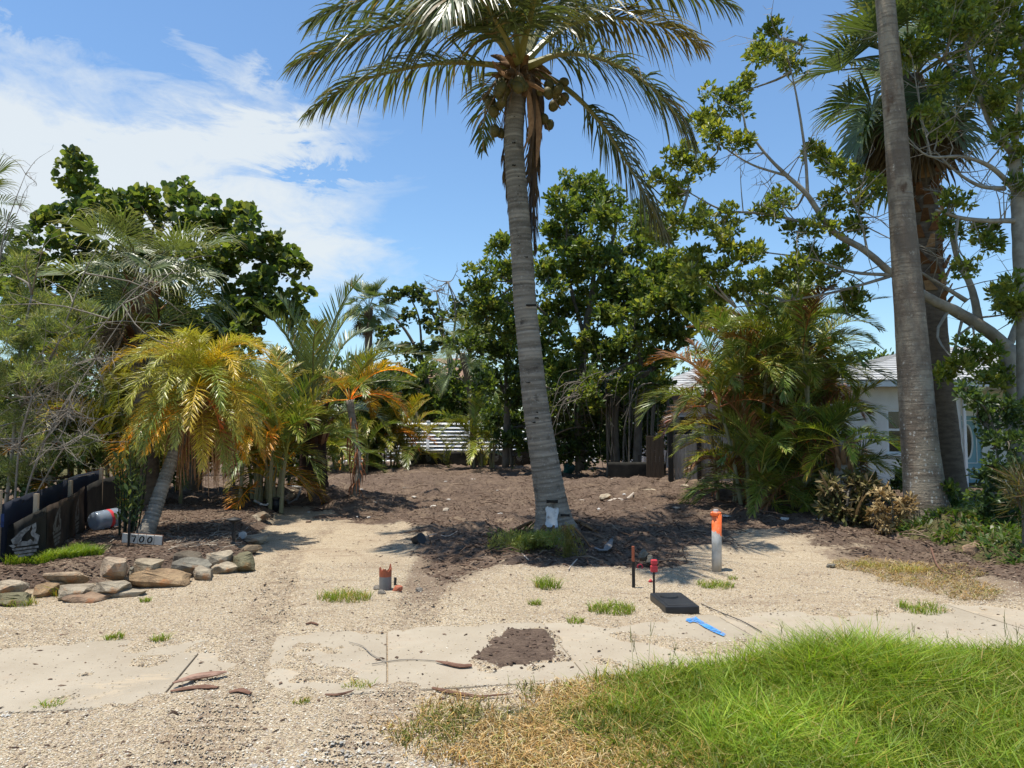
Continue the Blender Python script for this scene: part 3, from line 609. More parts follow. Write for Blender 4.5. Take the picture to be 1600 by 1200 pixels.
def house():
    X0, X1, Y0, Y1 = 8.95, 21.0, 20.0, 30.0; XC = 12.05; YD = 21.9; H = 2.72
    h = thing('white_house', 'low white stucco house with pale tiled roof behind the two tall palm trunks', 'house', (X0, Y0, 0))
    wx0, wx1, wz0, wz1 = 10.05, 11.35, .93, 2.12
    g = G()
    def wall(x0, x1, y0, y1, z0, z1): g.add(*box(((x0 + x1) / 2, (y0 + y1) / 2, (z0 + z1) / 2), (x1 - x0, y1 - y0, z1 - z0)))
    wall(X0, wx0, Y0, Y0 + .2, -.3, H); wall(wx1, XC, Y0, Y0 + .2, -.3, H); wall(wx0, wx1, Y0, Y0 + .2, -.3, wz0); wall(wx0, wx1, Y0, Y0 + .2, wz1, H)
    wall(X0, X0 + .2, Y0 + .2, Y1, -.3, H); wall(XC - .2, XC, Y0 + .2, YD, -.3, H)
    dx0, dx1, dz0, dz1 = 12.92, 13.76, -.02, 1.98
    wall(XC, dx0 - .06, YD, YD + .2, -.3, H); wall(dx1 + .06, X1, YD, YD + .2, -.3, H); wall(dx0 - .06, dx1 + .06, YD, YD + .2, dz1 + .06, H)
    wall(X1 - .2, X1, YD + .2, Y1, -.3, H); wall(X0 + .2, X1 - .2, Y1 - .2, Y1, -.3, H)
    g.obj('wall', STUCCO, h)
    hip_roof('roof', ROOFG, h, X0 - .55, X1 + .5, Y0 - .55, Y1 + .5, H + .14, 4.35, 16)
    part_box('fascia', TRIM, h, ((X0 + X1) / 2, Y0 - .52, H + .06), (X1 - X0 + 1.05, .04, .15))
    part_box('soffit', STUCCO, h, ((X0 + X1) / 2, (Y0 + Y1) / 2, H + .02), (X1 - X0 + 1.0, Y1 - Y0 + .95, .03))
    part_box('porch_floor', CONC, h, ((XC + X1) / 2, Y0 + .9, -.10), (X1 - XC, 1.9, .14))
    part_box('downspout', TRIM, h, (XC + .05, Y0 - .05, 1.3), (.08, .07, 2.6), .01)
    w = part_box('window', TRIM, h, ((wx0 + wx1) / 2, Y0 + .09, wz0 + .03), (wx1 - wx0, .14, .06))
    g = G()
    for c, s in ((((wx0 + .03), Y0 + .09, (wz0 + wz1) / 2 + .03), (.06, .12, wz1 - wz0 - .06)), ((wx1 - .03, Y0 + .09, (wz0 + wz1) / 2 + .03), (.06, .12, wz1 - wz0 - .06)), (((wx0 + wx1) / 2, Y0 + .09, wz1 - .03), (wx1 - wx0 - .12, .12, .06)), (((wx0 + wx1) / 2, Y0 + .08, (wz0 + wz1) / 2 + .05), (wx1 - wx0 - .12, .09, .06))): g.add(*box(c, s))
    f = g.obj('frame', TRIM, h); f.parent = w; f.matrix_parent_inverse = Matrix.Identity(4)
    zm = (wz0 + wz1) / 2 + .05
    for z0, z1 in ((wz0 + .06, zm - .03), (zm + .03, wz1 - .06)):
        p = part_box('pane', GLASS, h, ((wx0 + wx1) / 2, Y0 + .1, (z0 + z1) / 2), (wx1 - wx0 - .12, .012, z1 - z0)); p.parent = w
    s = part_box('sill', TRIM, h, ((wx0 + wx1) / 2, Y0 - .03, wz0 - .03), (wx1 - wx0 + .1, .1, .05)); s.parent = w
    # entrance door
    d = part_box('door', BLUEDOOR, h, ((dx0 + dx1) / 2, YD + .05, (dz0 + dz1) / 2), (dx1 - dx0, .06, dz1 - dz0)); d['label'] = 'pale blue front door with a tall white oval window'
    fr = G()
    for c, s in (((dx0 - .03, YD + .03, (dz0 + dz1) / 2), (.06, .12, dz1 - dz0)), ((dx1 + .03, YD + .03, (dz0 + dz1) / 2), (.06, .12, dz1 - dz0)), (((dx0 + dx1) / 2, YD + .03, dz1 + .03), (dx1 - dx0 + .12, .12, .06))): fr.add(*box(c, s))
    o = fr.obj('door_frame', TRIM, h); o.parent = d
    cx, cz = (dx0 + dx1) / 2 , 1.22; a = np.linspace(0, 2 * np.pi, 29)
    P = np.stack([cx + .155 * np.cos(a), np.full(29, YD + .012), cz + .50 * np.sin(a)], 1); o = G().add(*tube(P, .03, 6, False)).obj('oval_frame', TRIM, h, True); o.parent = d
    V = np.concatenate([np.stack([cx + .15 * np.cos(a[:-1]), np.full(28, YD + .014), cz + .49 * np.sin(a[:-1])], 1)]); o = G().add(V, np.array([list(range(28))])).obj('oval_pane', GLASS, h); o.parent = d
    def frame(x0, x1, z0, z1, nm='panel_moulding'):
        g = G(); t = .025
        for c, s in ((((x0 + x1) / 2, YD + .012, z0), (x1 - x0, .02, t)), (((x0 + x1) / 2, YD + .012, z1), (x1 - x0, .02, t)), ((x0, YD + .012, (z0 + z1) / 2), (t, .018, z1 - z0)), ((x1, YD + .012, (z0 + z1) / 2), (t, .018, z1 - z0))): g.add(*box(c, s))
        o = g.obj(nm, TRIM, h); o.parent = d
    frame(cx - .28, cx + .28, .60, 1.84); frame(cx - .27, cx - .06, .14, .44); frame(cx + .06, cx + .27, .14, .44)
    o = G().add(*tube([[dx0 + .08, YD - .05, .95], [dx0 + .08, YD + .02, .95]], .028, 8)).obj('handle', BLACKM, h); o.parent = d
house()
def far_house(name, label, wallm, roofm, x0, x1, y0, y1, h, rz, wins, tarp=None):
    t = thing(name, label, 'house', (x0, y0, 0)); g = G()
    g.add(*box(((x0 + x1) / 2, (y0 + y1) / 2, h / 2), (x1 - x0, y1 - y0, h))); g.obj('wall', wallm, t)
    hip_roof('roof', roofm, t, x0 - .6, x1 + .6, y0 - .6, y1 + .6, h, rz, 12)
    part_box('fascia', BROWNP, t, ((x0 + x1) / 2, y0 - .62, h - .06), (x1 - x0 + 1.3, .05, .24))
    for (wx, wz, ww, wh) in wins:
        w = part_box('window', TRIM, t, (wx, y0 - .03, wz), (ww, .06, wh)); o = part_box('pane', GLASS, t, (wx, y0 - .065, wz), (ww - .16, .01, wh - .16)); o.parent = w
    return t
def X(px, Y): return (px - 800) / F * Y
t = far_house('yellow_house', 'far yellow two storey house with brown roof beyond the white fence', YELLOW, ROOFB, X(640, 52), X(752, 52), 52, 60, 5.05, 6.9, [(X(716, 52), 4.1, .9, 1.4)])
tp = thing('teal_tarp', 'teal tarp stretched along the edge of the far brown roof', 'tarp', (X(638, 50), 50.5, 5.5)); 
xx, zz = np.meshgrid(np.linspace(X(618, 50), X(658, 50), 14), np.linspace(0, 1, 5)); V = np.stack([xx.ravel(), 50.3 + .5 * zz.ravel() + .05 * np.sin(xx.ravel() * 5), 5.15 + .42 * zz.ravel() + .05 * np.sin(xx.ravel() * 7 + zz.ravel() * 3)], 1)
i = (np.arange(4)[:, None] * 14 + np.arange(13)[None]).ravel(); G().add(V, np.stack([i, i + 1, i + 15, i + 14], 1)).obj('sheet', TEAL, tp, True)
G().add(*tube([[X(618, 50), 50.3, 5.12], [X(658, 50), 50.3, 5.12]], .03, 5)).obj('edge_pole', BROWNP, tp)
for s_ in (618, 658): G().add(*tube([[X(s_, 50), 50.3, 0], [X(s_, 50), 50.3, 5.2]], .05, 6)).obj('pole', BROWNP, tp)
far_house('pale_house', 'small pale house peeking out far left of the yellow house', STUCCO, ROOFG, X(555, 58), X(615, 58), 58, 64, 5.2, 6.6, [(X(590, 58), 4.2, 1.2, 1.2), (X(572, 58), 4.2, 1.2, 1.2)])
far_house('grey_roof_house', 'white walled house with grey roof behind the weathered board fence', STUCCO, ROOFG, X(1005, 30), X(1230, 30), 30, 36, 2.9, 4.3, [(X(1060, 30), 1.6, 1.2, 1.1), (X(1120, 30), 1.6, 1.2, 1.1)])

def white_fence():
    Y = 34.0; x0, x1 = X(570, Y), X(960, Y); f = thing('vinyl_fence', 'bright white vinyl slat fence closing the far end of the lot', 'fence', (x0, Y, 0))
    posts = [X(604, Y) + k * (X(669, Y) - X(604, Y)) for k in range(-1, 6)]
    V, Fs = bevel_box((.13, .13, 1.98), .012, 1); pm = G().add(V, Fs).mesh('post', VINYL); V, Fs = bevel_box((.17, .17, .05), .015, 1); cm = G().add(V, Fs).mesh('post_cap', VINYL)
    L = posts[1] - posts[0] - .13; V, Fs = bevel_box((L, .04, .150), .008, 1); sm = G().add(V, Fs).mesh('slat', VINYL)
    for k, p in enumerate(posts):
        o = inst(pm, 'post', f, (p - x0, 0, .94), (-math.atan(.034 / .164), 0, 0)); c = inst(cm, 'post_cap', o, (0, 0, 1.005))
        if k < len(posts) - 1:
            for j in range(11): inst(sm, 'slat', f, (p + .065 + L / 2 - x0, .034 * (j - 5), .10 + .075 + j * .164), (math.radians(-52), 0, 0))  # tilt and backward lean added so the high sun brightens a strip of each slat
white_fence()
def sheet(name, mat, parent, P, thick=.004):
    """fabric from rows of points: P[k] = (bottom xyz, top xyz), with sag ripples"""
    n = len(P); m = 7; B = np.array([p[0] for p in P]); T = np.array([p[1] for p in P]); d = nrm(np.gradient(B, axis=0)); N = np.stack([d[:, 1], -d[:, 0], 0 * d[:, 0]], 1); rows = []
    for k in range(m):
        t = k / (m - 1); L = np.arange(n) * .35; rp = .014 * np.sin(L * 2.1 + t * 2) + .010 * np.sin(L * 5.3 + 3 * t) + .03 * t * (1 - t) * np.sin(L * .9)
        rows.append(B * (1 - t) + T * t + N * rp[:, None])
    V = np.concatenate(rows); V2 = V - np.tile(N, (m, 1)) * thick; i = (np.arange(m - 1)[:, None] * n + np.arange(n - 1)[None]).ravel(); q = np.stack([i, i + 1, i + n + 1, i + n], 1); q2 = q[:, ::-1] + len(V)
    e = np.arange(n - 1); b1 = np.stack([e + 1, e, e + len(V), e + 1 + len(V)], 1); tt = e + (m - 1) * n; b2 = np.stack([tt, tt + 1, tt + 1 + len(V), tt + len(V)], 1)
    return G().add(np.concatenate([V, V2]), np.concatenate([q, q2, b1, b2])).obj(name, mat, parent, True)
def emblem(parent, frame, s, mat, name='logo'):
    """frame(u, v) -> point on the fabric; a swooping flame-like bird over two text bars"""
    polys = [[(-.26, -.08), (-.30, .10), (-.22, .22), (-.14, .38), (-.02, .52), (.10, .62), (.06, .44), (-.02, .32), (-.08, .18), (-.10, .04), (-.16, -.06)],
             [(.10, .62), (.19, .70), (.20, .46), (.17, .30), (.26, .20), (.24, .04), (.14, -.04), (.16, .10), (.10, .20), (.08, .32), (.12, .46)],
             [(-.16, -.06), (-.08, .02), (.02, .0), (.08, .08), (.14, -.04), (.24, .04), (.22, -.12), (.0, -.16), (-.2, -.16)],
             [(-.34, -.10), (-.26, -.22), (-.20, -.16), (-.26, -.08)], [(-.28, -.24), (.24, -.20), (.24, -.28), (-.26, -.32)], [(-.24, -.36), (.20, -.32), (.20, -.42), (-.22, -.46)], [(-.18, -.50), (.14, -.46), (.14, -.54), (-.16, -.58)]]
    g = G()
    for P in polys: g.add(np.array([frame(u * s, v * s) for u, v in P]), np.array([list(range(len(P)))]))
    return g.obj(name, mat, parent)
def silt_left():
    a = gnd(-140, 960); pts = [gnd(x_, y_) for x_, y_ in ((-140, 985), (0, 905), (36, 882), (70, 866), (98, 850), (122, 835), (150, 820), (185, 808))]; tops = [(-140, 900), (0, 828), (36, 810), (70, 792), (98, 781), (122, 767), (150, 752), (185, 742)]
    f = thing('silt_fence', 'olive black silt fence with pale logos along the left lot edge', 'silt fence', (pts[1][0], pts[1][1], 0)); P = []
    B = resample([(p[0], p[1], h1(p[0], p[1]) - .06) for p in pts], 40); T = resample([at(x, y, p[1]) for (x, y), p in zip(tops, pts)], 40); T[:, 1] = B[:, 1]
    k = int(np.argmin(np.abs(B[:, 1] - pts[3][1])))
    sheet('fabric', BLACKFAB, f, list(zip(B[:k + 1], T[:k + 1]))); o = sheet('fabric', FADEFAB, f, list(zip(B[k:30], T[k:30]))); o['label'] = 'sun faded brown stretch of fabric'
    sheet('fabric', BLACKFAB, f, list(zip(B[29:], T[29:])))
    for px, py, sc, dr in ((45, 848, .27, 0), (84, 818, .34, 0), (117, 802, .36, 0), (-60, 900, .36, 0)):
        d = gp(px, 670 + (py - 670) * 1.0); j = int(np.argmin(np.abs(B[:, 0] / B[:, 1] - (px - 800) / F))); b, t = B[j], T[j]; u = nrm(B[min(j + 1, 39)] - B[j - 1]); n_ = np.array([u[1], -u[0], 0]); c = b * .44 + t * .56 + n_ * .075; up = nrm(t - b)
        emblem(f, lambda a_, v_, c=c, u=u, up=up: c + u * a_ * 1.7 + up * v_, sc, PRINTGREY if px < 60 else PRINTDIM)
    for px in (-80, 66, 122, 168):
        j = int(np.argmin(np.abs(B[:, 0] / B[:, 1] - (px - 800) / F))); b, t = B[j], T[j]; u = nrm(B[min(j + 1, 39)] - B[max(j - 1, 0)]); n_ = np.array([u[1], -u[0], 0]); c = b - n_ * .05
        G().add(*box((c[0], c[1], (b[2] + t[2]) / 2 + .05), (.045, .035, t[2] - b[2] + .25))).obj('stake', STAKEW, f)
    # second sheet behind
    f2 = thing('silt_fence', 'navy fabric fence with blue print behind the olive silt fence', 'silt fence', (pts[1][0] - .3, pts[1][1], 0))
    B2 = B + np.array([-.28, .05, 0]); T2 = resample([at(x - 4, y - 26 + k_ * 2.5, p[1]) for k_, ((x, y), p) in enumerate(zip(tops, pts))], 40) ; T2[:, 0] = B2[:, 0]; T2[:, 1] = B2[:, 1]
    sheet('fabric', NAVYFAB, f2, list(zip(B2, T2)))
    for q in range(7):
        j = 8 + q; b, t = B2[j], T2[j]; u = nrm(B2[j + 1] - B2[j - 1]); n_ = np.array([u[1], -u[0], 0]); c = b * .22 + t * .78 + n_ * .045
        g = G(); g.add(np.array([c + u * a_ + np.array([0, 0, v_]) for a_, v_ in ((-.03, -.09), (.0, -.09), (.0, .05), (-.03, .05))]), np.array([[0, 1, 2, 3]]))
        if q % 2: g.add(np.array([c + u * a_ + np.array([0, 0, v_]) for a_, v_ in ((.002, .02), (.07, .02), (.07, .05), (.002, .05))]), np.array([[0, 1, 2, 3]]))
        g.obj('print', PRINTBLUE, f2)
    j = 14; G().add(*box((B2[j][0] - .05, B2[j][1], .4), (.045, .04, 1.1))).obj('stake', STAKEW, f2)
PRINTDIM = simple('dim grey print', (.16, .15, .13), (.07, .06, .05), 25, .85, .2, lo=.4, hi=.65)
silt_left()
def silt_back():
    Y = 32.3; f = thing('silt_fence', 'sagging black silt fence with white logos below the white vinyl fence', 'silt fence', (X(700, Y), Y, 0)); n = 30; pxs = np.linspace(628, 850, n); tops = np.interp(pxs, [628, 645, 665, 690, 735, 780, 850], [694, 699, 704, 706, 705, 703, 702])
    P = [((X(p, Y), Y, h1(X(p, Y), Y) - .05), at(p, t, Y)) for p, t in zip(pxs, tops)]; sheet('fabric', BLACKFAB, f, [(np.array(a), b) for a, b in P])
    for px in (642, 670, 697, 735, 775, 812): c = at(px, 713, Y - .06); emblem(f, lambda a_, v_, c=c: c + np.array([a_ * 1.2, 0, v_]), .38, PRINTGREY)
    for px in (632, 698, 765, 845): G().add(*box((X(px, Y), Y + .06, .35), (.045, .04, .8))).obj('stake', STAKEW if px > 700 else BLACKM, f)
silt_back()
def silt_right():
    Y = 21.3; f = thing('silt_fence', 'short black silt fence beside the weathered board gate', 'silt fence', (X(1010, Y), Y, 0)); P = [(np.array([X(p, Y), Y, h1(X(p, Y), Y) - .05]), at(p, 722, Y)) for p in np.linspace(950, 1040, 14)]
    sheet('fabric', BLACKFAB, f, P)
    for px in (955, 998, 1036): G().add(*box((X(px, Y), Y + .06, .4), (.045, .04, .9))).obj('stake', BLACKM, f)
silt_right()
def board_fence():
    Y = 20.6; x0, x1 = X(1046, Y), 9.0; f = thing('board_fence', 'weathered grey vertical board fence with black posts behind the areca palms', 'fence', (x0, Y, 0)); V, Fs = bevel_box((.096, .022, 1.45), .004, 1); bm_ = [G().add(V * [1, 1, s_], Fs).mesh('board', WOODGREY) for s_ in (1, .985, 1.012)]
    n = int((x1 - x0) / .104); px_ = [x0, X(1090, Y)] + [X(1090, Y) + 1.2 * k for k in range(1, 4)]
    for k in range(n):
        x = x0 + .06 + k * .104; inst(bm_[k % 3], 'board', f, (x - x0, random.uniform(-.004, .004), h1(x, Y) * 0 + .72), (0, random.uniform(-.008, .008), 0))
    for z in (.3, 1.15): G().add(*box((x0 + (x1 - x0) / 2, Y + .04, z), (x1 - x0, .04, .07))).obj('rail', WOODGREY, f)
    for k, p in enumerate(px_):
        hh = 1.95 if k == 0 else 1.5; G().add(*box((p, Y - .06, hh / 2 - .05), (.13 if k == 0 else .1, .09, hh))).obj('post', BLACKM, f)
    xw = X(1010, Y + .4); f2 = thing('panel_fence', 'dim tan board panel fence left of the tall black gate post', 'fence', (xw, Y + .5, 0))
    for k in range(int((x0 - xw) / .125)): G().add(*bevel_box((.12, .02, 1.35), .004, 1)).obj('board', WOODTAN, None, loc=None); o = C.objects[-1]; o.parent = f2; o.location = (k * .125 + .06, 0, .72)
    G().add(*box((xw + (x0 - xw) / 2, Y + .54, 1.1), (x0 - xw, .04, .08))).obj('rail', WOODTAN, f2)
WOODTAN = simple('tan boards', (.12, .09, .062), (.075, .055, .04), 5, .9, .15, 40, .004, stretch=(3, 3, .3))
board_fence()
# ------------------------------------------------------------------ palms
def ribbon_leaflets(B, D0, Wd, L, wid, droop, seg, tint, tiptint=None):
    """N ribbons: B base, D0 direction, Wd blade normal hint, L length, wid half width"""
    N = len(B); P = B.copy(); D = D0.copy(); cols = []; pts = [P]; dirs = [D]
    for k in range(seg):
        P = P + D * (L / seg)[:, None]; D = D + np.array([0, 0, -1.]) * droop[:, None] / seg; D = nrm(D); pts.append(P); dirs.append(D)
    V = []; prof = np.interp(np.linspace(0, 1, seg + 1), [0, .12, .45, .8, 1], [.45, .9, 1.0, .6, 0.04])
    for k in range(seg + 1):
        w = nrm(np.cross(dirs[k], Wd)); V += [pts[k] - w * (wid * prof[k])[:, None], pts[k] + w * (wid * prof[k])[:, None]]
    V = np.stack(V, 1).reshape(-1, 3); m = 2 * (seg + 1); i = np.arange(N)[:, None] * m
    q = np.concatenate([np.stack([i + 2 * k, i + 2 * k + 1, i + 2 * k + 3, i + 2 * k + 2], -1).reshape(-1, 4) for k in range(seg)])
    T = np.repeat(tint, m, 0).copy()
    if tiptint is not None: T.reshape(N, m, 3)[:, -3:] = T.reshape(N, m, 3)[:, -3:] * .4 + np.asarray(tiptint) * .6
    return V, q, T
def frond_geo(curve, nl=70, L=.9, wid=.02, ang=(70, 28), droop=.8, vee=25, start=.2, rr=.03, seg=3, col=(.07, .11, .03), rcol=(.16, .16, .05), colvar=.3, jit=6, side=None, plum=0, prof=((0, .55), (.25, 1), (.6, .9), (1, .35)), seed=0, tip=None, miss=.04, tipcol=None, dead=.05):
    r = np.random.default_rng(seed); c = resample(curve, 26); n = len(c); s = np.linspace(0, 1, n); g = G()
    rad = rr * (1 - .9 * s) * np.where(s < .12, 1.35 - 2.9 * s, 1); g.add(*tube(c, np.maximum(rad, .003), 5), rcol)
    T = nrm(np.gradient(c, axis=0)); up = np.array([0, 0, 1.]); S = np.cross(T, up)
    if side is not None: S = S * .25 + np.asarray(side) * 1.0
    bad = np.linalg.norm(S, axis=1) < .15
    if bad.any(): S[bad] = S[~bad].mean(0) if (~bad).any() else np.array([1., 0, 0])
    S = nrm(S - T * np.sum(S * T, 1, keepdims=True)); Nn = np.cross(S, T)
    for sg in (-1, 1):
        t = start + (1 - start) * np.linspace(0, .995, nl) + r.normal(0, .002, nl); t = np.clip(t, 0, 1); k = r.random(nl) > miss; t = t[k]; N = len(t)
        I = lambda A: np.stack([np.interp(t, s, A[:, q]) for q in range(3)], 1)
        B, Tt, Ss, Nt = I(c), nrm(I(T)), nrm(I(S)), nrm(I(Nn)); u = (t - start) / (1 - start)
        a = np.radians(np.interp(u, [0, 1], ang) + r.normal(0, jit, N)); v = np.radians(vee + r.normal(0, jit + plum, N))
        D = np.cos(a)[:, None] * Tt + np.sin(a)[:, None] * (sg * np.cos(v)[:, None] * Ss + np.sin(v)[:, None] * Nt)
        Ls = L * np.interp(u, [p[0] for p in prof], [p[1] for p in prof]) * (1 + .12 * r.normal(0, 1, N)).clip(.5, 1.4)
        tc = np.asarray(col) * (1 + colvar * (r.random((N, 1)) - .5) * 2)
        dk = r.random(N) < dead; tc = np.where(dk[:, None], np.array([.23, .16, .075]) * (.6 + .8 * r.random((N, 1))), tc)
        if tipcol is not None: tc = tc * (1 - u[:, None] ** 2) + np.asarray(tipcol) * u[:, None] ** 2
        g.add(*(lambda z: (z[0], z[1], z[2]))(ribbon_leaflets(B, nrm(D), Nt + .25 * r.normal(0, 1, (N, 3)), Ls, np.full(N, wid) * (.8 + .4 * r.random(N)), droop * (.6 + .8 * r.random(N)), seg, tc, tip)))
    return g
def arch(L, e0, bend, n=10, p=1.3, yaw=0):
    t = np.linspace(0, 1, n); a = np.radians(e0 - bend * t ** p); y = np.radians(yaw * t ** 2); d = np.stack([np.cos(a) * np.cos(y), np.cos(a) * np.sin(y), np.sin(a)], 1) * L / (n - 1)
    return np.concatenate([[[0, 0, 0]], np.cumsum(d[:-1], 0)])
def variants(name, specs, mat=FROND, **kw):
    out = []
    for i, (L, e0, bend, yaw, extra) in enumerate(specs):
        k = dict(kw); k.update(extra); out.append(frond_geo(arch(L, e0, bend, yaw=yaw), seed=100 + i, **k).mesh('frond', mat))
    return out
def trunk_obj(P, R, mat, parent, name='trunk', sides=14, n=60, ring=0, ringd=.0, jit=.03, seed=1, tint=None, world=True):
    P = np.asarray(P, float); Q = resample(np.c_[P, np.asarray(R, float)], n)
    if ring:
        L = np.concatenate([[0], np.cumsum(np.linalg.norm(np.diff(Q[:, :3], axis=0), axis=1))]); m = int(L[-1] / ring * 3); u = np.linspace(0, L[-1], m); r = np.random.default_rng(seed)
        Q = np.stack([np.interp(u, L, Q[:, k]) for k in range(4)], 1); Q[:, 3] *= 1 + ringd * np.where(np.arange(m) % 3 == 0, 1.0, np.where(np.arange(m) % 3 == 1, -.4, .1)) * (.5 + r.random(m))
    V, Fs = tube(Q[:, :3], Q[:, 3], sides, True, jit, seed)
    t = (1, 1, 1)
    if ring:
        m = len(Q); t = np.repeat(np.where(np.arange(m) % 3 == 1, .80, 1.0) * (.72 + .5 * np.random.default_rng(seed).random(m)), sides)[:, None] * np.ones((1, 3)); t = np.concatenate([t, t[:0]])
    return G().add(V, Fs, t).obj(name, mat, parent, True, world)

# ---- the coconut palm in the middle of the lot
def coconut_palm():
    Y = 12.0; base = gnd(868, 832); Y = base[1]
    t = thing('coconut_palm', 'tall leaning coconut palm with green coconuts standing in the cleared lot', 'palm tree', base)
    px = [(870, 842, 47), (866, 818, 32), (862, 790, 25.5), (854, 740, 23), (846, 690, 21.5), (838, 640, 20.5), (833, 600, 19.5), (826, 530, 18.5), (820, 470, 18), (816, 400, 17.5), (808, 300, 16.5), (803, 220, 15.5), (808, 150, 15), (812, 105, 16)]
    P = [at(x, y, Y + .0 * i) for i, (x, y, r) in enumerate(px)]; P[0][2] = base[2] - .12; R = [r / F * Y for _, _, r in px]; R[0] *= 1.06
    trunk_obj(P, R, COCO, t, sides=18, n=90, ring=.06, ringd=.016, jit=.05)
    # scar at the foot: dark notches and a patch of white paint
    def patch(x0, x1, y0, y1, mat, name, dz=.0, n=6, rag=.0):
        g = G(); vs = []
        for j in range(n):
            for i in range(n):
                x = x0 + (x1 - x0) * i / (n - 1); y = y0 + (y1 - y0) * j / (n - 1) + (rag * random.uniform(-1, 1) if j in (0, n - 1) else 0); x += rag * random.uniform(-.6, .6) if i in (0, n - 1) else 0
                cx = np.interp(-y, [-p[1] for p in px], [p[0] for p in px]); rr = np.interp(-y, [-p[1] for p in px], [p[2] for p in px]); f = max(0., 1 - ((x - cx) / rr) ** 2) ** .5
                vs.append(at(x, y, Y - rr / F * Y * f * 1.035 - .012 - dz))
        i = (np.arange(n - 1)[:, None] * n + np.arange(n - 1)[None]).ravel(); g.add(np.array(vs), np.stack([i, i + 1, i + n + 1, i + n], 1)); return g.obj(name, mat, t, True)
    patch(853, 872, 793, 825, WHITEP, 'white_paint_patch', 0, 9, 2.0); patch(854, 872, 781, 786, DARKSCAR, 'bark_notch', .002, 4, .6); patch(876, 890, 803, 807, DARKSCAR, 'bark_notch', .002, 4, .6)
    patch(822, 838, 475, 478.5, DARKSCAR, 'bark_notch', .001, 4, .5)
    rs = np.random.default_rng(77)
    for _ in range(13):
        y0 = rs.uniform(180, 770); cx = np.interp(-y0, [-p[1] for p in px], [p[0] for p in px]); rr = np.interp(-y0, [-p[1] for p in px], [p[2] for p in px]); x0 = cx + rr * rs.uniform(-.75, .45); w_ = rr * rs.uniform(.12, .38); patch(x0, min(x0 + w_, cx + rr * .9), y0, y0 + rs.uniform(1.0, 2.2), DARKSCAR, 'bark_scar', .001, 4, .7)
    for q in range(30):
        a = rs.random() * 6.28; c0 = np.array(base) + [.36 * math.cos(a), .36 * math.sin(a), .16]; e = np.array(base) + [(.55 + .25 * rs.random()) * math.cos(a), (.55 + .25 * rs.random()) * math.sin(a), -.08]; G().add(*tube(resample([c0, (c0 + e) / 2 + [0, 0, .03], e], 5), [.02, .018, .016, .013, .01], 5, True, .2), (.7, .6, .5)).obj('root', FIBRE, t, True)
    hub = at(813, 100, Y)
    g_ = np.random.default_rng(5); GREEN = (.085, .115, .048); RC = (.24, .22, .07); k = 0
    def fr(pts, nl=104, L=.95, **kw):
        nonlocal k; k += 1
        L = L * 1.22; a = dict(wid=.0165, ang=(66, 24), droop=1.45, vee=6, start=.13, rr=.052, seg=4, col=GREEN, rcol=RC, seed=k, jit=10, colvar=.35, prof=((0, .6), (.25, 1), (.65, .85), (1, .3)), tip=(.16, .13, .06)); a.update(kw)
        return frond_geo([at(x, y, Y + d) for x, y, d in pts], nl=nl, L=L, **a).obj('frond', FROND, t)
    # fronds seen in the photograph, (pixel, pixel, metres behind the trunk)
    fr([(806, 104, -.1), (770, 55, -.35), (700, 32, -.6), (610, 42, -.8), (530, 70, -.9), (468, 96, -.95)], L=1.05)
    fr([(806, 108, 0), (760, 100, .1), (690, 98, .3), (600, 115, .5), (530, 142, .6), (482, 178, .65)], L=.78, tip=(.3, .26, .18))
    fr([(806, 98, -.1), (760, 20, -.2), (690, -18, -.3), (600, -10, -.3), (530, 14, -.3), (486, 34, -.3)], L=.9)
    fr([(824, 92, .0), (870, 50, .1), (920, 30, .2), (985, 30, .3), (1050, 46, .4), (1096, 70, .45)], L=.85, tip=(.36, .3, .16), col=(.085, .10, .035), tipcol=(.33, .25, .08))
    fr([(824, 104, -.1), (880, 84, -.3), (945, 94, -.5), (1010, 130, -.7), (1055, 175, -.75), (1084, 222, -.8)], L=.82)
    fr([(824, 116, .0), (862, 124, .1), (910, 160, .2), (955, 215, .3), (1000, 290, .35), (1040, 368, .4)], L=.72, start=.3, droop=1.6, tipcol=(.14, .12, .05))
    fr([(822, 90, .1), (860, 20, .3), (930, -22, .5), (1020, -28, .6), (1090, -14, .7), (1145, 12, .7)], L=.9)
    fr([(804, 112, .2), (780, 122, .9), (762, 150, 1.7), (756, 195, 2.1), (754, 232, 2.3)], L=.55, nl=60, droop=1.0, col=(.085, .12, .04))
    fr([(812, 95, -.1), (800, 20, -.5), (770, -60, -.9), (730, -90, -1.4), (690, -70, -1.9)], L=.95)
    fr([(812, 95, 0), (816, 0, .0), (820, -110, .1), (835, -230, .3), (870, -330, .6)], L=.9, col=(.08, .11, .03))
    fr([(812, 95, .1), (800, 0, .4), (770, -90, 1.0), (720, -150, 1.8), (660, -170, 2.5)], L=.9)
    fr([(818, 95, .1), (845, 0, .5), (890, -80, 1.2), (950, -110, 2.2), (1010, -90, 3.0)], L=.9)
    fr([(812, 95, -.2), (830, 20, -.8), (850, -80, -1.8), (845, -160, -2.9)], L=.9)
    fr([(808, 98, .3), (770, 30, 1.0), (730, 0, 1.9), (690, 10, 2.7), (655, 50, 3.2)], L=.9)
    fr([(820, 98, .3), (850, 40, 1.0), (880, 10, 2.0), (905, 20, 3.0), (915, 60, 3.6)], L=.85)
    fr([(810, 98, -.2), (780, 40, -.7), (745, -10, -1.3), (712, -10, -1.9), (690, 25, -2.2)], L=.95, col=(.075, .105, .035))
    # brown dead fronds hanging down the trunk
    DB = (.13, .085, .055)
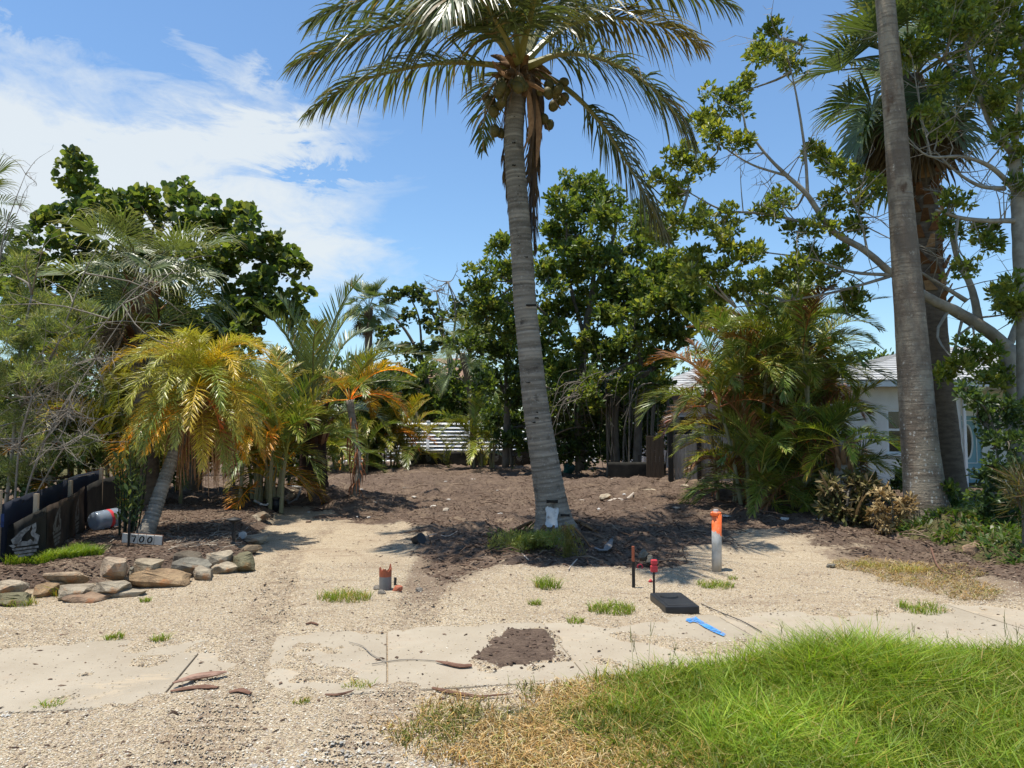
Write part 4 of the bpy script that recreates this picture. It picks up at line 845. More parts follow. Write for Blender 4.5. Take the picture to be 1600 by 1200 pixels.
    for pts, LL in (([(832, 112, .1), (842, 150, .15), (838, 220, .15), (834, 300, .1), (836, 390, .1)], .42), ([(836, 118, .2), (846, 170, .25), (836, 250, .25), (828, 330, .2), (829, 385, .15)], .38), ([(800, 130, .25), (792, 190, .3), (794, 280, .3), (803, 345, .3)], .25), ([(828, 118, .0), (834, 180, .0), (826, 280, .1)], .3)):
        fr(pts, nl=46, L=LL, col=DB, rcol=(.15, .1, .07), tip=(.12, .08, .05), droop=3.5, ang=(32, 16), wid=.014, start=.3, rr=.06)
    # boots, sheaths and strips in the crown
    for i in range(22):
        a = g_.random() * 6.28; z0 = g_.uniform(-.35, .15); b = at(812, 120, Y) + np.array([.12 * math.cos(a), .12 * math.sin(a), z0]); e = b + np.array([.38 * math.cos(a), .38 * math.sin(a), g_.uniform(-.1, .35)]) * g_.uniform(.5, 1)
        G().add(*tube(resample([b, (b + e) / 2 + [0, 0, .06], e], 6), [.075, .07, .06, .05, .035, .012], 6), (.6, .55, .5) if i % 2 else (.9, .75, .5)).obj('leaf_base', FIBRE, t, True)
    for pts in ([(800, 105, -.25), (822, 126, -.3), (845, 140, -.25), (860, 148, -.2)], [(770, 96, -.1), (790, 118, -.2), (812, 128, -.25)], [(824, 130, -.15), (830, 200, -.15), (818, 232, -.18)], [(834, 140, 0), (842, 200, 0), (838, 262, 0)]):
        c = resample([at(x, y, Y + d) for x, y, d in pts], 10); w = .045 * np.sin(np.linspace(.3, 3.0, 10)); V = np.concatenate([c - np.array([1, 0, .3]) * w[:, None], c + np.array([0, -.03, 0]), c + np.array([1, 0, .3]) * w[:, None]]); i = np.arange(9); G().add(V, np.concatenate([np.stack([i, i + 1, i + 11, i + 10], 1), np.stack([i + 10, i + 11, i + 21, i + 20], 1)]), (1.4, 1.2, 1.05)).obj('dry_spathe', FIBRE, t, True)
    # bunches of coconuts
    bm = bmesh.new(); bmesh.ops.create_icosphere(bm, subdivisions=2, radius=1)
    for v in bm.verts: v.co *= 1 + .1 * max(0, -v.co.z); v.co.z *= 1.22
    cm = G().add(*from_bm(bm)).mesh('coconut', COCONUT, True); hb = np.array(base)
    for (cx, cy, cd, n) in ((783, 142, -.35, 10), (868, 148, -.15, 11), (766, 166, -.1, 5), (790, 208, .2, 4), (806, 128, -.45, 4), (848, 190, .15, 2)):
        for q in range(n):
            p = at(cx + g_.normal(0, 11), cy + g_.normal(0, 9), Y + cd + g_.normal(0, .1)); s = g_.uniform(.062, .08); inst(cm, 'coconut', t, p - hb, tuple(g_.normal(0, .45, 3)), s, (g_.uniform(.8, 1.15),) * 3)
        for q in range(5):
            e = at(cx + g_.normal(0, 14), cy + g_.normal(6, 14), Y + cd); G().add(*tube(resample([at(812, 108, Y), (at(812, 108, Y) + e) / 2 + [0, 0, .12], e], 7), .009, 4)).obj('fruit_stalk', FIBRE, t)
WHITEP = simple('flaked white paint', (.55, .55, .53), (.25, .22, .19), 12, .8, lo=.5, hi=.66); DARKSCAR = simple('dark bark wound', (.02, .016, .013), (.035, .028, .02), 9, .95)
coconut_palm()

# ---- areca and other feather palm clumps
ARE = variants('areca', [(2.1, 82, 60, 8, {}), (2.2, 68, 80, -10, {}), (2.1, 55, 95, 12, {}), (2.0, 40, 100, -8, {}), (1.9, 22, 95, 10, {}), (1.8, 0, 75, -12, {}), (1.9, 62, 120, 18, {})], nl=54, L=.50, wid=.0135, ang=(58, 24), droop=.55, vee=32, start=.22, rr=.016, seg=3, col=(.12, .165, .038), rcol=(.3, .28, .08), colvar=.35, jit=6, tip=(.22, .19, .06))
def feather_clump(name, label, base, canes, mesh_set, group=None, cane_r=.035, cat='palm clump', tints=((1, 1, 1),), nf=6, spread=.35, fscale=1.0, seed=0, brown=.0, lean=.12, old=None, nb=2, anyb=0.):
    r = np.random.default_rng(seed); t = thing(name, label, cat, base, group)
    for (dx, dy, hgt_) in canes:
        a = r.random() * 6.28; lx, ly = lean * hgt_ * math.cos(a) + dx * .25, lean * hgt_ * math.sin(a) + dy * .25; zb = h1(base[0] + dx, base[1] + dy) - base[2]
        P = np.array([[dx, dy, zb - .05], [dx + lx * .4, dy + ly * .4, hgt_ * .5], [dx + lx, dy + ly, hgt_]])
        trunk_obj(P, [cane_r * 1.25, cane_r, cane_r * .85], CANE, t, 'cane', 8, 20, 0, seed=int(r.integers(99)), world=False)
        a0 = r.random() * 6.28
        for q in range(nf):
            az = a0 + q * 2.4 + r.normal(0, .25); lev = min(len(mesh_set) - 1, int(q / nf * len(mesh_set) + r.random() * .9)); tn = np.array(tints[int(r.integers(len(tints)))]) * r.uniform(.8, 1.2)
            if (q >= nf - nb and r.random() < brown) or r.random() < anyb: tn = np.array(old if old is not None else (2.6, .85, .9)) * r.uniform(.7, 1.1)
            inst(mesh_set[lev], 'frond', t, (dx + lx, dy + ly, hgt_ - .02 * q), (r.normal(0, .08), r.normal(0, .1), az), fscale * r.uniform(.82, 1.15), tuple(tn))
    return t
def canes(n, rx, ry, h0, h1_, seed):
    r = np.random.default_rng(seed); return [(r.uniform(-rx, rx), r.uniform(-ry, ry), r.uniform(h0, h1_)) for _ in range(n)]
YEL = ((1.5, 1.25, .7), (1.1, 1.05, .8), (1.9, 1.35, .6), (1.0, 1.0, 1.0)); GRN = ((.95, 1.05, .9), (1.15, 1.15, .95), (.85, .95, .9), (1.5, 1.35, .85)); ORG = (4.2, 1.7, .55)
b = gnd(1178, 776); feather_clump('areca_palm', 'yellowish areca palm clump with brown dying fronds, beside the board fence', b, canes(9, .75, .5, 1.3, 2.8, 1) + canes(4, .5, .3, .4, 1.1, 2), ARE, 'areca palm clumps', tints=YEL[1:] + GRN, nf=8, brown=.85, seed=3, old=(1.5, .62, .95), nb=2, anyb=.13, fscale=.84)
b = gnd(1215, 790); feather_clump('areca_palm', 'tall dark green areca palm clump in the middle of the right hand row', b, canes(8, .8, .5, 1.4, 3.1, 4) + canes(8, .9, .4, .2, 1.2, 5), ARE, 'areca palm clumps', tints=GRN, nf=9, brown=.55, seed=6, old=(1.5, .6, .95), nb=2, anyb=.12, fscale=.92)
b = gnd(1268, 784); feather_clump('areca_palm', 'tallest areca palm clump, just left of the white house wall', b, canes(8, .5, .6, 1.7, 3.6, 7) + canes(3, .4, .4, .4, 1.1, 8), ARE, 'areca palm clumps', tints=GRN, nf=8, brown=.15, seed=9, fscale=.95)
b = np.array([X(165, 14.6), 14.6, 0.]); b[2] = h1(b[0], b[1]); feather_clump('areca_palm', 'orange and green areca palm clump behind the left silt fence end', b, canes(9, .8, .6, .4, 2.2, 11), ARE, 'areca palm clumps', tints=YEL, nf=6, brown=.45, old=ORG, seed=12, fscale=.92)
b = np.array([X(385, 14.2), 14.2, 0.]); b[2] = h1(b[0], b[1]); feather_clump('areca_palm', 'green areca palm clump filling in behind the leaning date palm', b, canes(7, .8, .5, .3, 1.6, 14), ARE, 'areca palm clumps', tints=GRN + YEL[:2], nf=6, brown=.4, old=ORG, seed=15, fscale=.85)
b = np.array([X(250, 15.5), 15.5, 0.]); b[2] = h1(b[0], b[1]); feather_clump('areca_palm', 'shaded areca palm clump behind the leafy stalks and the leaning date palm', b, canes(7, .9, .5, .3, 1.9, 17), ARE, 'areca palm clumps', tints=GRN, nf=6, brown=.3, old=ORG, seed=18, fscale=.9)
b = np.array([X(428, 14.6), 14.6, 0.]); b[2] = h1(b[0], b[1]); feather_clump('areca_palm', 'low golden areca palm clump with hanging orange fronds left of the stout dark palm', b, canes(7, .5, .4, .4, 1.7, 71), ARE, 'areca palm clumps', tints=YEL[:3], nf=6, brown=.8, old=(3.6, 1.9, .6), seed=72, fscale=.72)
b = gnd(600, 733); feather_clump('areca_palm', 'yellow green areca palm clump left of the white vinyl fence', b, canes(10, 1.2, .7, .9, 2.7, 20) + canes(5, 1.2, .6, .2, .8, 21), ARE, 'areca palm clumps', tints=YEL, nf=6, brown=.3, old=ORG, seed=22, fscale=1.1)
b = gnd(748, 722); b[1] = 30.0; b[0] = X(748, 30); feather_clump('areca_palm', 'small arching areca palm clump in front of the white vinyl fence', b, canes(7, .7, .4, .2, 1.7, 24), ARE, 'areca palm clumps', tints=((1.5, 1.5, 1.2), (1.1, 1.1, 1), (1.7, 1.5, .9)), nf=6, seed=25, fscale=1.0)
b = gnd(440, 742); feather_clump('areca_palm', 'dark areca palm clump in shade behind the spiky blue green palm', b, canes(7, 1.3, .6, .5, 2.4, 27), ARE, 'areca palm clumps', tints=GRN, nf=6, seed=28, fscale=1.15)
b = gnd(545, 738); feather_clump('areca_palm', 'low areca palm clump between the brown frond skirt and the far fence', b, canes(5, .6, .5, .2, 1.2, 29), ARE, 'areca palm clumps', tints=GRN + YEL[:1], nf=5, seed=30, fscale=1.0)

# ---- leaning pygmy date palm with a skirt of dry fibre
PYG = variants('date', [(1.25, 66, 120, 6, {}), (1.35, 50, 125, -8, {}), (1.4, 36, 125, 8, {}), (1.4, 20, 115, -6, {}), (1.3, 4, 95, 10, {}), (1.2, -18, 70, -6, {})], nl=100, L=.25, wid=.0055, ang=(62, 30), droop=.5, vee=18, start=.12, rr=.012, seg=2, col=(.27, .29, .045), rcol=(.38, .34, .1), colvar=.3, jit=9, plum=10, tip=(.40, .34, .08))
def date_palm():
    base = gnd(222, 842); t = thing('date_palm', 'leaning yellow green pygmy date palm with hanging dry fibres above the number sign', 'palm tree', base); Y0 = base[1]
    px = [(222, 845, 0, 15), (235, 815, .1, 12), (252, 765, .3, 10.5), (270, 715, .5, 10), (288, 672, .7, 10), (304, 632, .85, 11), (312, 606, .9, 13)]
    P = [at(x, y, Y0 + d) for x, y, d, _ in px]; trunk_obj(P, [r / F * Y0 for *_, r in px], COCO, t, sides=12, n=40, ring=.05, ringd=.05, jit=.08, seed=3)
    top = P[-1] - np.array(base); r = np.random.default_rng(4)
    for q in range(78):
        az = q * 2.39996; lv = min(5, int(q / 78 * 6)); c = (1, 1, 1) if r.random() < .6 else ((1.7, 1.25, .7) if r.random() < .6 else (.75, .9, .85))
        if q > 62 and r.random() < .5: c = (2.4, 1.3, .6)
        inst(PYG[lv], 'frond', t, top + [0, 0, .12 - .005 * q], (r.normal(0, .1), r.normal(0, .1), az), r.uniform(.9, 1.15), tuple(np.array(c) * r.uniform(.85, 1.15)))
    ob = frond_geo([at(x, y, Y0 + .4) for x, y in ((318, 615), (335, 640), (343, 668), (342, 700))], nl=30, L=.17, wid=.013, seg=2, col=(.66, .17, .04), rcol=(.5, .2, .08), droop=1.0, start=.1, rr=.01).obj('frond', FROND, t); ob['label'] = 'bright orange dying frond'
    for q in range(190):                       # dry fibres and old stems
        a = r.random() * 6.28; b0 = P[-1] + np.array([.13 * math.cos(a), .13 * math.sin(a), r.uniform(-.2, 0)]); ln = r.uniform(.5, 1.35); out = r.uniform(.02, .42); e = b0 + np.array([out * math.cos(a) + .05, out * math.sin(a), -ln])
        o = G().add(*tube(resample([b0, b0 + (e - b0) * .4 + np.array([.1 * math.cos(a), .1 * math.sin(a), .05]), e], 6), [.012, .012, .011, .009, .006, .003], 3), np.array([(1.7, 1.4, 1.15), (1.3, 1.0, .8), (2.0, 1.7, 1.4)][q % 3])).obj('dry_fibre', FIBRE, t)
date_palm()
# ---- blue green triangle-like palm
TRI = variants('tri', [(2.9, 84, 48, 4, {}), (3.0, 72, 62, -6, {}), (3.0, 60, 75, 6, {}), (2.9, 48, 85, -6, {}), (2.6, 30, 90, 5, {})], nl=64, L=.55, wid=.013, ang=(48, 26), droop=.3, vee=40, start=.2, rr=.034, seg=3, col=(.12, .155, .075), rcol=(.22, .23, .11), colvar=.3, jit=4, tip=(.14, .14, .06))
def triangle_palm():
    Y = 16.5; b = np.array([X(490, Y), Y, 0.]); b[2] = h1(b[0], b[1]); t = thing('triangle_palm', 'stout dark trunked palm with upright grey green fronds on a debris mound', 'palm tree', b); r = np.random.default_rng(8)
    px = [(489, 765, 24), (489, 740, 22), (490, 700, 20), (490, 660, 20), (491, 630, 17)]; P = [at(x, y, Y) for x, y, _ in px]; P[0][2] = b[2] - .1; trunk_obj(P, [q / F * Y for *_, q in px], DARKTR, t, sides=14, n=30, jit=.12, seed=5)
    top = P[-1] - b
    for q in range(17):
        lv = min(4, int(q / 17 * 5)); az = [2.7, .3, 3.5, 5.6, 1.2, 4.4, 2.2, 6.1, 3.1, .8, 5.0, 3.9, 1.7, .1, 2.9, 4.7, 1.0][q]; inst(TRI[lv], 'frond', t, top + np.array([.1 * math.cos(az), .1 * math.sin(az), -.04 * q + .1]), (r.normal(0, .05), r.normal(0, .06), az), r.uniform(.8, 1.1), tuple(np.array((.95, 1.05, 1.05)) * r.uniform(.8, 1.2)))
    inst(TRI[0], 'frond', t, top, (0, 0, .6), .85, (2.1, 2.0, .6))
    for q in range(26):
        a = q * 2.4; z = r.uniform(-.95, 0); c = P[-1] + np.array([.2 * math.cos(a), .2 * math.sin(a), z]); e = c + np.array([.22 * math.cos(a), .22 * math.sin(a), .22]); G().add(*tube([c - [0, 0, .15], (c + e) / 2 + [0, 0, -.03], e], [.09, .06, .02], 5), (.35, .28, .25) if q % 5 else (1.3, 1.1, 1)).obj('leaf_base', FIBRE, t, True)
DARKTR = simple('charred dark bark', (.035, .026, .022), (.09, .05, .035), 5, .95, .1, 30, .02)
triangle_palm()
def orange_palm():
    b = gnd(552, 780); Y = b[1]; t = thing('dying_palm', 'slender dying palm with orange fronds and a brown frond skirt trailing to the soil', 'palm tree', b); r = np.random.default_rng(9)
    px = [(551, 780, 0, 5), (560, 745, 0, 5), (559, 705, .1, 5), (552, 665, .2, 5.5), (546, 625, .2, 6)]; P = [at(x, y, Y + d) for x, y, d, _ in px]; trunk_obj(P, [q / F * Y for *_, q in px], COCO, t, sides=9, n=24, jit=.1)
    top = P[-1] - b
    for q in range(12):
        az = q * 2.4 + .4; c = [(2.9, 1.6, .7), (2.0, 1.4, .7), (1.3, 1.2, .8), (2.4, 1.2, .6)][q % 4]; inst(ARE[1 + q % 5], 'frond', t, top, (r.normal(0, .1), 0, az), r.uniform(.6, .8), c)
    inst(ARE[2], 'frond', t, top, (0, 0, -.3), .8, (4.2, 2.2, .7)); inst(ARE[4], 'frond', t, top, (0, 0, -.2), .75, (4.4, 1.8, .7))
    for q in range(34):                         # dry frond strands wrapped down the stem
        u = r.random() * .9; k = np.array([np.interp(u, np.linspace(0, 1, 5), [p[j] for p in P]) for j in range(3)]); a = r.random() * 6.28; d = np.array([math.cos(a), math.sin(a), 0]); ln = r.uniform(.3, .7) * (.5 + u)
        G().add(*tube(resample([k + d * .04, k + d * .14 + [0, 0, -.3 * ln], k + d * (.10 + .10 * (1 - u)) + [0, 0, -ln]], 5), [.016, .016, .012, .008, .003], 3), np.array((1.5, .95, .75)) * r.uniform(.6, 1.2)).obj('dry_strand', FIBRE, t)
orange_palm()
def young_palm():
    b = np.array([X(1312, 13.5), 13.5, 0.]); b[2] = h1(b[0], b[1]); t = thing('young_palm', 'short lime green palm with arching fronds before the white house wall', 'palm tree', b); r = np.random.default_rng(10)
    P = [b + [0, 0, -.05], b + [.0, 0, .5], b + [.04, 0, 1.05], b + [.05, 0, 1.35]]; trunk_obj(P, [.13, .15, .11, .07], COCO, t, sides=12, n=20, jit=.15); top = P[-1] - b - [0, 0, .1]
    for q, (az, m, s, c) in enumerate(((0.1, 4, .75, (1.5, 1.6, .8)), (3.3, 3, .72, (1.7, 1.7, .8)), (3.0, 4, .7, (1.9, 1.7, .7)), (3.7, 5, .68, (1.9, 1.5, .6)), (4.4, 4, .6, (1.4, 1.4, .8)), (.6, 3, .6, (1.3, 1.4, .8)), (1.8, 2, .7, (1, 1.1, .9)), (2.6, 1, .6, (1.4, 1.5, .8)), (5.3, 3, .55, (1.6, 1.5, .8)), (1.2, 5, .6, (2.6, .8, .7)), (2.2, 4, .62, (3.0, .9, .7)))):
        inst(ARE[m], 'frond', t, top, (0, 0, az), s, tuple(1.35 * v_ for v_ in c))
    for q in range(14): a = q * 2.4; c = P[-1] - np.array([0, 0, .12 + .03 * q]) + np.array([.09 * math.cos(a), .09 * math.sin(a), 0]); G().add(*tube([c - [0, 0, .1], c + [.05 * math.cos(a), .05 * math.sin(a), .1], c + [.12 * math.cos(a), .12 * math.sin(a), .25]], [.06, .045, .012], 5), (1.3, 1.15, 1.0)).obj('leaf_base', FIBRE, t, True)
young_palm()

# ---- fan palms
def fan_geo(Lp, R, e0, nseg=34, span=150, droop=.9, col=(.07, .11, .035), rcol=(.16, .16, .06), wid=None, fold=.0, seed=0, tip=(.2, .18, .08), split=.5, costa=0.0, colvar=.25):
    r = np.random.default_rng(seed); g = G(); p = arch(Lp, e0, 30, 8); g.add(*tube(p, np.linspace(.022, .012, 8), 5), rcol); hub = p[-1]; T = nrm(p[-1] - p[-2]); T = nrm(T + np.array([0, 0, -.25])); S = nrm(np.cross(T, [0, 0, 1])); N = np.cross(S, T)
    a = np.radians(np.linspace(-span, span, nseg) + r.normal(0, 1.0, nseg)); L = R * (1 - .22 * (np.abs(a) / np.radians(span)) ** 2) * (1 + .05 * r.normal(0, 1, nseg)); da = np.radians(2 * span / nseg)
    D = np.cos(a)[:, None] * T + np.sin(a)[:, None] * S + N * (.22 + fold * np.abs(np.sin(a)))[:, None]; D = nrm(D); B = np.broadcast_to(hub, D.shape) + T * costa * np.cos(a)[:, None] * .3; P = B.copy(); pts = [P]; dirs = [D]; seg = 5; dr = droop * (.5 + r.random(nseg))
    for k in range(seg):
        P = P + D * (L / seg)[:, None]; f = max(0, (k + 1) / seg - .25); D = nrm(D + np.array([0, 0, -1.]) * (dr * f * 1.1)[:, None] / seg * 2); pts.append(P); dirs.append(D)
    V = []
    for k in range(seg + 1):
        u = k / seg; w = L * u * math.tan(da / 2) * 1.02 if u <= split else L * split * math.tan(da / 2) * 1.02 * (1 - (u - split) / (1 - split)) ** .8 + .0015; wv = nrm(np.cross(dirs[k], N)); V += [pts[k] - wv * w[:, None], pts[k] + N * (w * .55)[:, None], pts[k] + wv * w[:, None]]
    V = np.stack(V, 1).reshape(-1, 3); m = 3 * (seg + 1); i = np.arange(nseg) * m; q = []
    for k in range(seg):
        for c in (0, 1): q.append(np.stack([i + 3 * k + c, i + 3 * k + c + 1, i + 3 * k + 4 + c, i + 3 * k + 3 + c], 1))
    Tn = np.repeat(np.asarray(col) * (1 + colvar * (r.random((nseg, 1)) - .5) * 2), m, 0); tt = Tn.reshape(nseg, m, 3); tt[:, -3:] = tip; tt[:, -6:-3] = tt[:, -6:-3] * .6 + np.array(tip) * .4
    return g.add(V, np.concatenate(q), Tn)
FAN = [fan_geo(1.15, 1.05, e, 36, 145, d, seed=k, fold=.15, col=(.085, .125, .05)).mesh('fan_leaf', FROND) for k, (e, d) in enumerate(((80, .7), (60, .9), (40, 1.1), (20, 1.3), (0, 1.5), (-25, 1.9), (-50, 2.2)))]
FANDEAD = [fan_geo(.9, .95, e, 26, 110, 2.6, seed=20 + k, fold=.5, col=(.16, .11, .065), rcol=(.2, .14, .09), tip=(.2, .15, .1), colvar=.4).mesh('dead_fan_leaf', DRYLEAF) for k, e in enumerate((-50, -65, -78))]
SAB = [fan_geo(1.2, 1.15, e, 40, 150, d, seed=40 + k, fold=.35, costa=1.0, col=(.12, .155, .065), tip=(.42, .38, .24), split=.36).mesh('fan_leaf', FROND) for k, (e, d) in enumerate(((66, 2.0), (45, 2.4), (26, 2.7), (8, 3.0), (-14, 3.2), (-40, 3.4)))]
def fan_palm(name, label, base, px, Y, set_, n, dead, scale, mat, boots=None, seed=0, hub=None, tint=(1, 1, 1), deads=None, rr=.25):
    r = np.random.default_rng(seed); t = thing(name, label, 'palm tree', base); P = [at(x, y, Y) for x, y, _ in px]; P[0][2] = base[2] - .1; trunk_obj(P, [q / F * Y for *_, q in px], mat, t, sides=14, n=60, jit=.06, seed=seed); top = P[-1] - base
    for q in range(n):
        az = q * 2.39996 + r.normal(0, .15); lv = min(len(set_) - 1, int(q / n * len(set_))); inst(set_[lv], 'fan_leaf', t, top + [rr * .4 * math.cos(az), rr * .4 * math.sin(az), .1 - .25 * q / n], (r.normal(0, .12), r.normal(0, .1), az), scale * r.uniform(.85, 1.12), tuple(np.array(tint) * r.uniform(.75, 1.2)))
    for q in range(dead):
        az = q * 2.4 + 1; inst((deads or FANDEAD)[q % 3], 'dead_fan_leaf', t, top + [.16 * math.cos(az), .16 * math.sin(az), -.25 - .5 * q / max(dead, 1)], (r.normal(0, .12), r.normal(0, .12), az), scale * r.uniform(.75, 1.0), tuple(np.array((1, 1, 1)) * r.uniform(.7, 1.3)))
    if boots:
        (y0, y1, cnt) = boots
        for q in range(cnt):
            y = y0 + (y1 - y0) * q / cnt; x = np.interp(-y, [-p[1] for p in px], [p[0] for p in px]); rad = np.interp(-y, [-p[1] for p in px], [p[2] for p in px]) / F * Y; a = q * 2.39996; c = at(x, y, Y); d = np.array([math.cos(a), math.sin(a), 0]); s = np.array([-d[1], d[0], 0]); w = r.uniform(.05, .075); ln = r.uniform(.16, .28); o = r.uniform(.06, .13); sk = r.uniform(-.1, .1)
            B0 = c + d * rad * .92; E = c + d * (rad + o) + np.array([0, 0, ln]) + s * sk; V = np.array([B0 - s * w * 1.5, B0 + s * w * 1.5, E + s * w * .75, E - s * w * .75, B0 - s * w * 1.5 + d * .035, B0 + s * w * 1.5 + d * .035, E + s * w * .75 + d * .02, E - s * w * .75 + d * .02])
            G().add(V, np.array([[0, 1, 2, 3], [7, 6, 5, 4], [0, 4, 5, 1], [1, 5, 6, 2], [2, 6, 7, 3], [3, 7, 4, 0]]), np.array([(.75, .52, .38), (1.5, 1.35, 1.15), (.5, .36, .27)][int(r.integers(3))])).obj('leaf_boot', FIBRE, t)
    return t
WB = simple('brown fan palm bark', (.20, .15, .105), (.11, .08, .06), 6, .95, .1, 30, .012, stretch=(1, 1, 3)); 
b = np.array([X(1492, 15.2), 15.2, 0.]); b[2] = h1(b[0], b[1])
fan_palm('fan_palm', 'tall fan palm with shaggy brown boots behind the smooth grey trunk', b, [(1497, 800, 27), (1490, 770, 21), (1480, 690, 19), (1470, 600, 18), (1462, 520, 17.5), (1455, 450, 20), (1449, 380, 21), (1444, 310, 20), (1440, 250, 24), (1430, 190, 26), (1424, 120, 16)], 15.2, FAN, 34, 26, 1.12, WB, (478, 215, 84), 31, rr=.3)
b = np.array([X(222, 14.5), 14.5, 0.]); b[2] = h1(b[0], b[1])
fan_palm('sabal_palm', 'bushy sabal palm with drooping pale tipped fans before the big dark tree', b, [(226, 800, 24), (226, 700, 19), (225, 600, 18), (224, 520, 19), (224, 470, 22), (223, 440, 17)], 14.5, SAB, 28, 8, .74, WB, (560, 440, 26), 33, tint=(1.05, 1.05, 1.05), rr=.25)
b = np.array([X(577, 42), 42, 0.]); fan_palm('fan_palm', 'distant fan palm rising beyond the lot, left of the bare topped tree', b, [(577, 700, 7), (576, 600, 6), (576, 520, 6), (576, 480, 7)], 42, FAN, 24, 8, .82, WB, None, 35, tint=(1.2, 1.2, 1.1))
b = np.array([X(722, 30), 30, 0.]); fan_palm('fan_palm', 'pale fan palm half hidden left of the coconut trunk', b, [(740, 715, 5), (738, 640, 5), (730, 590, 5), (722, 552, 5)], 30, SAB, 14, 0, .68, WB, None, 36, tint=(1.2, 1.2, 1.1))
b = np.array([X(-55, 13), 13, 0.]); fan_palm('fan_palm', 'fan palm cut off by the left edge of the picture', b, [(-65, 800, 14), (-62, 600, 13), (-60, 450, 13), (-60, 335, 15)], 13, SAB, 16, 3, .5, WB, None, 37)

# ---- royal palm trunk in front of the house (its crown stands above the picture)
ROY = variants('royal', [(3.0, 80, 70, 4, {}), (3.1, 60, 85, -6, {}), (3.1, 40, 95, 6, {}), (3.0, 25, 90, -6, {})], nl=60, L=.7, wid=.02, ang=(60, 25), droop=.8, vee=20, start=.16, rr=.05, seg=3, col=(.085, .125, .045), rcol=(.2, .2, .07))
def royal():
    b = gnd(1452, 822); Y = b[1]; t = thing('royal_palm', 'smooth thick grey palm trunk spotted with pale lichen at the right', 'palm tree', b)
    px = [(1453, 834, 42), (1451, 815, 36), (1446, 780, 31), (1442, 740, 28.5), (1436, 680, 26.5), (1430, 600, 25), (1424, 520, 23), (1416, 420, 21), (1408, 320, 18.5), (1401, 220, 17), (1393, 120, 16), (1383, 0, 14.5), (1370, -130, 14), (1362, -250, 14.5)]
    P = [at(x, y, Y) for x, y, _ in px]; P[0][2] = b[2] - .12; R = [q / F * Y for *_, q in px]; R[0] *= 1.04; trunk_obj(P, R, ROYAL, t, sides=22, n=120, jit=.025, seed=6); e = P[-1]
    trunk_obj([e, e + [-.03, 0, .7], e + [-.05, 0, 1.4]], [.17, .19, .10], CANE, t, 'crownshaft', 14, 16); r = np.random.default_rng(12)
    for q in range(16): az = q * 2.4; inst(ROY[min(3, q // 4)], 'frond', t, e + np.array([-.05, 0, 1.4]) - b, (0, 0, az), r.uniform(.9, 1.05))
royal()
# ------------------------------------------------------------------ broadleaved trees and shrubs
DIAM = (np.array([[0, 0, 0], [.42, .5, .10], [.8, .3, .05], [1, 0, -.06], [.8, -.3, .05], [.42, -.5, .10]]), [[0, 1, 2, 3], [0, 3, 4, 5]])
ROUND = (np.array([[.06, 0, 0], [.2, .52, .14], [.75, .5, .12], [1, 0, -.02], [.75, -.5, .12], [.2, -.52, .14]]), [[0, 3, 2, 1], [0, 5, 4, 3]])
def leaf_cloud(g, tips, dirs, per, size, wr, cols, r, shape=DIAM, spread=.9, upb=.35, flat=.6, droop=0.):
    N = len(tips) * per; O = np.repeat(tips, per, 0); Dr = np.repeat(dirs, per, 0)
    A = nrm(Dr * .55 + r.normal(0, spread * .6, (N, 3)) + np.array([0, 0, upb - droop])); Nn = nrm(np.array([0, 0, flat]) + r.normal(0, .45, (N, 3)) + Dr * .25); W = nrm(np.cross(Nn, A)); Nn = np.cross(A, W)
    L = size * (.42 + .95 * r.random(N)); O = O + A * (L * .12)[:, None] + r.normal(0, size * .18, (N, 3)); S, fs = shape; k = len(S)
    V = O[:, None] + L[:, None, None] * (S[None, :, 0:1] * A[:, None] + wr * S[None, :, 1:2] * W[:, None] + S[None, :, 2:3] * wr * Nn[:, None]); i = np.arange(N)[:, None] * k
    Fc = np.concatenate([i + np.array(f)[None] for f in fs]); c = np.asarray(cols); T = c[r.integers(0, len(c), len(tips))]; T = np.repeat(T * (.8 + .4 * r.random((len(tips), 1))), per, 0) * (.8 + .4 * r.random((N, 1)))
    g.add(V.reshape(-1, 3), Fc, np.repeat(T, k, 0)); return N
def nodes_of(paths):
    return np.concatenate([resample(np.asarray(p)[:, :3], 24) for p in paths])
def limb_pts(path): return np.array([np.concatenate([at(x, y, Y), [r * .76 / F * Y]]) for x, y, Y, r in path])
